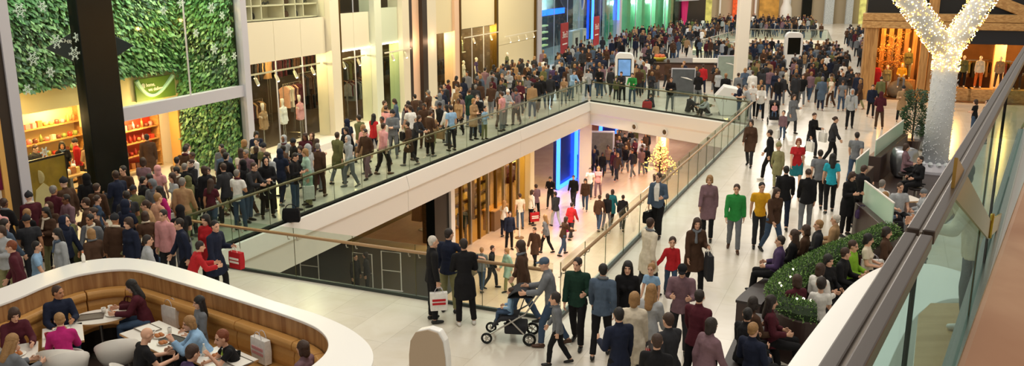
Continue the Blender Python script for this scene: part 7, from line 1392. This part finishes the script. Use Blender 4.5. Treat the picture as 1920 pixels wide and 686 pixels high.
# --- lower level
LOW = (
 (868, 458, 'man in blue jacket at the golden lower shop window', dict(pose='stand', face=20, top=(J, 'blue'), bot=(TR, 'charcoal'), hair=('short', 'brown'))),
 (955, 468, 'person in navy purple jacket beside the queue post', dict(pose='stand', face=-160, top=(J, 'navy'), bot=(TR, 'black'), hair=('short', 'dark'))),
 (945, 445, 'long-haired woman in white top in the lower queue', dict(pose='stand', face=-40, top=(T, 'white'), bot=(TR, 'navy'), hair=('long', 'fair'), build='f')),
 (975, 430, 'man in pale top and dark trousers in the lower queue', dict(pose='stand', face=20, top=(T, 'cream'), bot=(TR, 'bluegrey'), hair=('short', 'brown'))),
 (996, 422, 'woman in white jacket with a red bag in the lower queue', dict(pose='stand', face=-60, top=(J, 'white'), bot=(TR, 'black'), hair=('bob', 'brown'), build='f')),
 (1005, 410, 'person in mauve jacket behind the lower queue', dict(pose='folded', face=30, top=(J, 'mauve'), bot=(TR, 'black'), hair=('short', 'brown'))),
 (1032, 392, 'person in black jacket near the lower neon shop', dict(pose='phone', face=160, top=(J, 'black'), bot=(TR, 'charcoal'), hair=('short', 'dark'))),
 (1042, 425, 'person in charcoal jacket and pale trousers walking on the lower level', dict(pose='walk', face=30, top=(J, 'charcoal'), bot=(TR, 'palegrey'), hair=('short', 'dark'))),
 (1024, 474, 'long-haired woman in grey jacket and black boots on the lower level', dict(pose='walk', face=60, top=(J, 'grey'), bot=(TR, 'black'), hair=('long', 'fair'), build='f')),
 (1070, 448, 'person in red top with a pink bag in the lower crowd', dict(pose='walk', face=-40, top=(J, 'red'), bot=(TR, 'charcoal'), hair=('short', 'dark'))),
 (1055, 478, 'person in brown jacket bending over a pram on the lower level', dict(pose='push', face=-60, top=(J, 'brown'), bot=(TR, 'denim'), hair=('bob', 'brown'), build='f')),
 (1075, 388, 'person in black coat walking from the neon shop below', dict(pose='walk', face=160, top=(J, 'black'), bot=(TR, 'charcoal'), hair=('short', 'dark'))),
 (1097, 395, 'person in dark jacket and blue jeans walking below', dict(pose='walk', face=165, top=(J, 'brown'), bot=(TR, 'denim'), hair=('bob', 'dark'), build='f')),
 (1106, 372, 'man in white shirt and dark trousers walking below', dict(pose='walk', face=160, top=(T, 'white'), bot=(TR, 'charcoal'), hair=('short', 'brown'))),
 (1121, 370, 'fair woman in pink top walking below', dict(pose='walk_swing', face=165, top=(T, 'pink'), bot=(TR, 'mauve'), hair=('bob', 'fair'), build='f')),
 (1087, 335, 'couple member in charcoal coat by the beige column below', dict(pose='stand', face=170, top=(J, 'charcoal'), bot=(TR, 'black'), hair=('short', 'dark'))),
 (1100, 335, 'couple member in olive coat by the beige column below', dict(pose='stand', face=170, top=(J, 'olive'), bot=(TR, 'black'), hair=('bob', 'brown'), build='f')),
 (1146, 420, 'woman in teal coat on the lower level, back turned', dict(pose='walk', face=-30, top=(C, 'teal'), bot=(TR, 'black'), hair=('bob', 'brown'), build='f')),
 (1122, 432, 'person in dark brown jacket left of the teal coat', dict(pose='walk', face=-30, top=(J, 'brown'), bot=(TR, 'denim'), hair=('short', 'brown'))),
 (1133, 430, 'person in black jacket next to the teal coat', dict(pose='walk_swing', face=-25, top=(J, 'black'), bot=(TR, 'grey'), hair=('bob', 'dark'), build='f')),
 (1166, 432, 'person in black jacket right of the teal coat below', dict(pose='walk', face=-20, top=(J, 'black'), bot=(TR, 'black'), hair=('short', 'dark'))),
 (921, 540, 'person in black jacket walking away under the near railing', dict(pose='walk', face=-100, top=(J, 'black'), bot=(TR, 'charcoal'), hair=('short', 'brown'))),
 (903, 545, 'person in grey jacket and jeans under the near railing', dict(pose='walk', face=-20, top=(J, 'grey'), bot=(TR, 'denim'), hair=('short', 'fair'))),
 (953, 545, 'woman in mint grey coat under the near railing', dict(pose='walk', face=120, top=(C, 'mint'), bot=(TR, 'khaki'), hair=('bob', 'fair'), build='f')),
 (978, 550, 'person in maroon top under the near railing', dict(pose='walk', face=160, top=(J, 'burgundy'), bot=(TR, 'bluegrey'), hair=('bob', 'ginger'), build='f')),
 (1003, 500, 'person in brown coat seen below beside the front handrail', dict(pose='walk', face=150, top=(C, 'brown'), bot=(TR, 'black'), hair=('short', 'brown'))),
 (668, 560, 'dark figure in black coat standing in the dark lower shop', dict(pose='stand', face=-120, top=(J, 'black'), bot=(TR, 'black'), hair=('short', 'dark'))),
 (688, 556, 'dark figure in grey jacket beside the black coat in the dark lower shop', dict(pose='stand', face=100, top=(J, 'charcoal'), bot=(TR, 'charcoal'), hair=('bob', 'dark'), build='f')),
)
for px, py, lb, kw in LOW:
    q = PF(px, py, lb, z=ZL, **kw)
    if 'red bag' in lb: heldbag(q, 'stand', 'f', -60, 1, 'R', 'red shopping bag in the lower queue', 'red', z=ZL, w=.45, h_=.45, mark=M_PAPER)
    if 'pink bag' in lb: heldbag(q, 'walk', 'm', -40, 1, 'L', 'bright pink bag in the lower crowd', 'magenta', z=ZL, w=.4)
for (px, py), z_ in (((1385, 181), 0), ((1169, 186), 0), ((1483, 142), 0), ((1362, 214), 0), ((1279, 191), 0), ((1362, 158), 0), ((1128, 316), ZL), ((1092, 341), ZL), ((1240, 320), ZL), ((1236, 340), ZL)):
    x, y = at(px, py, z_); PLACED += [(x, y, z_), (x+.5, y, z_), (x-.5, y, z_), (x, y+.4, z_)]
PLACED += [(*fp(s_, t_).xy, 0) for s_, t_ in ((-7.7, 1.75), (-7.3, 1.75), (-6.9, 1.75), (-6.2, 2.35), (-5.75, 2.35), (-5.3, 2.35))]
PLACED += [(*onk(a_*.55-3.3, b_*.6-.7).xy, 0) for a_ in range(13) for b_ in range(6)]
# --- crowds filled in between
import itertools
def inpoly(x, y, P):
    c = False; n = len(P)
    for i in range(n):
        (x0, y0), (x1, y1) = P[i], P[(i+1) % n]
        if (y0 > y) != (y1 > y) and x < (x1-x0)*(y-y0)/(y1-y0)+x0: c = not c
    return c
COMBOS = {}; BAGGED = set()
TOPW = ['black']*7+['charcoal']*5+['navy']*4+['brown']*5+['grey']*3+['tan']*3+['mauve']*2+['olive']*2+['cream']*2+['white', 'burgundy', 'burgundy', 'bluegrey', 'bluegrey', 'denim', 'purple', 'palegrey', 'palegrey', 'darkgreen', 'pink', 'red']
BOTW = ['black', 'charcoal', 'denim', 'grey', 'navy', 'khaki', 'brown']
def fillcrowd(poly, n, where, faces, seed, z=0, r=.56, dark=0, poses=('walk', 'walk_swing', 'walk_bag', 'stand', 'folded', 'phone', 'walk', 'walk_swing')):
    rr = random.Random(seed); xs = [p[0] for p in poly]; ys = [p[1] for p in poly]; k = 0; tries = 0; used = COMBOS.setdefault(where, set())
    while k < n and tries < n*150:
        tries += 1; x, y = rr.uniform(min(xs), max(xs)), rr.uniform(min(ys), max(ys))
        if not inpoly(x, y, poly) or not free(x, y, z, r): continue
        for _ in range(60):
            tp = rr.choice(TOPW); gt = rr.choice(('jacket', 'jacket', 'coat', 'tee')); bt = rr.choice(BOTW); hr = rr.choice((('short', 'dark'), ('short', 'brown'), ('short', 'black'), ('long', 'brown'), ('long', 'black'), ('bob', 'fair'), ('bob', 'brown'), ('hat', 'charcoal'), ('hood', tp), ('bun', 'brown'), ('short', 'grey')))
            key = (tp, gt, bt, hr[0])
            if key not in used: used.add(key); break
        else: continue
        fem = hr[0] in ('long', 'bob', 'bun'); hs = {'short': '', 'long': 'long haired ', 'bob': 'bob haired ', 'hat': 'woolly hatted ', 'hood': 'hooded ', 'bun': 'bun haired '}[hr[0]]
        lb = '%sperson in %s %s and %s trousers %s' % (hs, {'palegrey': 'pale grey', 'bluegrey': 'blue grey'}.get(tp, tp), BOXN[gt], bt, where)
        ps, fc = rr.choice(poses), rr.choice(faces)+rr.uniform(-25, 25); hgt = rr.uniform(.93, 1.05)*(.96 if fem else 1)
        b_ = person(x, y, lb, pose=ps, face=fc, scarf=rr.choice(('grey', 'burgundy', 'cream', 'charcoal', 'bluegrey')) if rr.random() < .3 else None, top=(gt, tp), bot=('trousers', bt), hair=hr, skin=rr.choice(('light', 'light', 'pale', 'tan', 'brown')), shoe=rr.choice(('black', 'brown', 'grey', 'black')), z=z, h=hgt, build='f' if fem else 'm')
        if y < 38 and z == 0 and ps.startswith('walk') and rr.random() < .4 and (tp, gt, where) not in BAGGED:
            BAGGED.add((tp, gt, where)); bc = rr.choice(('white', 'white', 'brown', 'black', 'burgundy', 'tan')); heldbag((b_, x, y), ps, 'f' if fem else 'm', fc, hgt, 'L', '%s shopping bag carried by a person in %s %s %s' % (bc, {'palegrey': 'pale grey', 'bluegrey': 'blue grey'}.get(tp, tp), BOXN[gt], where), bc, w=rr.uniform(.28, .4))
        PLACED.append((x, y, z)); k += 1
def fpl(s, t): q = fp(s, t); return (q.x, q.y)
E1 = lambda q, o: (lambda p: (p.x, p.y))(HB.lerp(HC, q)+V((-.92, .40, 0))*o)
CR = []                                  # what is left for the uncountable crowd: (polygon, number, z, spacing)
def zone(poly, n, where, faces, seed, z=0, r=.56, rest=0, **k):
    n = min(n, 314-NP[0])
    if n > 0: fillcrowd(poly, n, where, faces, seed, z, r, **k)
    if rest: CR.append((poly, rest, z, r))
Z1 = [(-12.6, 16.4), (-9.3, 16.5), (-7.6, 16.7), (-7.3, 18.2), (-7.9, 19.0), E1(0, .6), E1(.28, .6), fpl(-.5, -3.4), fpl(-2, -1.8), fpl(-5, -1), fpl(-11, -1)]
zone(Z1, 74, 'outside the green shop', (-25, 155, -25, 155, 60), 1, r=.5, rest=0)
zone([E1(.22, .6), E1(.60, .6), fpl(15, -1.6), fpl(8, -2.6), fpl(0, -3.2)], 34, 'outside the clothes shop', (-25, 155, -25, 155, 60), 2, r=.72)
zone([fpl(-6.9, 2.9), fpl(-4.2, 2.6), fpl(-3.2, 3.7), fpl(-5.8, 3.9)], 6, 'inside the green shop', (60, -120, 150), 5, r=.6)
zone([(15.5, 34.5), (19.5, 36), (21, 44.5), (28, 43), (30, 38), (21, 33.8)], 12, 'before the timber lodge', (-60, 100, 20), 8, r=.8)
zone([(13.2, 41), (15, 36), (19.5, 41), (19.3, 46), (17.5, 50), (14.2, 48)], 14, 'left of the timber lodge', (-25, 155, 155, -25, 80), 7, r=.8)
zone([E1(.55, .6), E1(1.0, .6), fpl(29, -1.2), fpl(14, -1.6)], 60, 'before the lit mannequins', (-25, 155, -25, 155, 60), 3, r=.62, rest=50)
LOWP = [(x_, y_) for x_, y_ in (at(1105, 345, ZL), at(1170, 345, ZL), at(1215, 330, ZL), at(1200, 300, ZL), at(1130, 292, ZL), at(1115, 320, ZL))]
CR += [([E1(.98, .7), (5.0, 48.3), (9.0, 48), (9.5, 58), fpl(45, -1.4), fpl(28, -1.2)], 70, 0, .6), ([(6.2, 48.6), (11.9, 42.0), (13.5, 44), (13.0, 51), (10, 52.0), (7.5, 55)], 14, 0, 1.1), ([(13.6, 44), (18.6, 45), (19.4, 50), (22.8, 57), (25, 66), (16, 60), (14.0, 52)], 95, 0, .62), (LOWP, 26, ZL, .68), ([at(1150, 298, ZL), at(1215, 300, ZL), at(1225, 285, ZL), at(1160, 280, ZL)], 14, ZL, .8)]
print('people', NP[0])
# --- the distant crowd nobody could count: one object
def crowd(polys, name, label, seed, mats):
    import numpy as np
    rr = random.Random(seed); Vs = []; Fs = []; Ms = []; off = 0
    base = []
    for pose, b in (('walk', 'm'), ('walk_swing', 'f'), ('stand', 'm'), ('phone', 'f'), ('walk_bag', 'm'), ('folded', 'f')):
        parts = []
        for pt, sl in (('body', 0), ('jacket', 1), ('trousers', 2), ('short' if b == 'm' else 'bob', 3)):
            pr, _ = prims(SK.get((pose, b)) or skel(pose, b), pt); me = remesh('far', pr, .02 if sl == 3 else .034, 0 if sl == 3 else 1); n = len(me.vertices); v = np.empty(n*3); me.vertices.foreach_get('co', v); parts.append((v.reshape(n, 3), [tuple(p.vertices) for p in me.polygons], sl)); bpy.data.meshes.remove(me)
        base.append(parts)
    for poly, n, z, r in polys:
        xs = [p[0] for p in poly]; ys = [p[1] for p in poly]; k = t_ = 0
        while k < n and t_ < n*80:
            t_ += 1; x, y = rr.uniform(min(xs), max(xs)), rr.uniform(min(ys), max(ys))
            if not inpoly(x, y, poly) or not free(x, y, z, r): continue
            PLACED.append((x, y, z)); k += 1; a = rr.choice((R(-25), R(155)))+rr.uniform(-.6, .6); s = rr.uniform(.92, 1.05); ca, sa = math.cos(a)*s, math.sin(a)*s
            cs = (rr.randrange(3), 3+rr.randrange(20), 23+rr.randrange(4), 27+rr.randrange(3))
            for v, f, sl in rr.choice(base):
                w = np.stack([v[:, 0]*ca-v[:, 1]*sa+x, v[:, 0]*sa+v[:, 1]*ca+y, v[:, 2]*s+z], 1); Vs.append(w); Fs += [tuple(i+off for i in q) for q in f]; Ms += [cs[sl]]*len(f); off += len(v)
    me = bpy.data.meshes.new(name); me.from_pydata(np.concatenate(Vs).tolist(), [], Fs); me.polygons.foreach_set('material_index', Ms); me.polygons.foreach_set('use_smooth', [True]*len(Fs)); [me.materials.append(m) for m in mats]
    o = link(name, me); tag(o, label, 'crowd', None, 'stuff')
CM = [SKIN['light'], SKIN['tan'], SKIN['brown']]+[CLOTH[c] for c in ('black', 'charcoal', 'navy', 'brown', 'grey', 'burgundy', 'tan', 'white', 'bluegrey', 'olive', 'black', 'charcoal', 'brown', 'black', 'mauve', 'charcoal', 'charcoal', 'palegrey', 'brown', 'navy')]+[CLOTH[c] for c in ('black', 'denim', 'grey', 'charcoal')]+[HAIR[c] for c in ('black', 'brown', 'fair')]
crowd(CR+[([fpl(46, -1.4), fpl(66, -1.4), (23, 112), (25, 100), (15.5, 77.5), (11, 60)], 150, 0, .65), ([(16.5, 62), (24, 62), (27, 73), (15, 75)], 75, 0, .7), ([(27, 98.5), (35, 96), (42, 122), (30, 126), (25, 112)], 130, 0, .8), ([(25.5, 63), (29, 72), (35.8, 94.5), (41, 100), (37, 80), (29, 60)], 100, 0, .7)], 'crowd', 'dense crowd of shoppers farther down the mall on both levels', 21, CM)
# ---------------------------------------------------------------- light
w = bpy.data.worlds.new('world'); SC.world = w; w.use_nodes = True; bg = w.node_tree.nodes['Background']; bg.inputs[0].default_value = lin('#fff6ea'); bg.inputs[1].default_value = .6
for i, (x, y, p_) in enumerate(((0, 12, 800), (6, 26, 1000), (-5, 30, 700), (12, 44, 1300), (2, 52, 900), (22, 60, 1500), (30, 90, 2500), (14, 80, 1800), (36, 115, 2500))): area('roof_lamp', (x, y, 15), 7, p_, '#fff5e6', (0, 0, 0))
for x, y, p_ in ((-2.5, 36, 650), (3, 52, 550), (-6, 24, 150)):      # fill lights added to brighten the shop fronts, no fixtures there
    o = area('shopfront_fill', (x, y, 11), 4, p_, '#fff2cf'); o.rotation_euler = (V((-FN.x, -FN.y, -.75))).to_track_quat('-Z', 'Y').to_euler()
vs.exposure = -.1
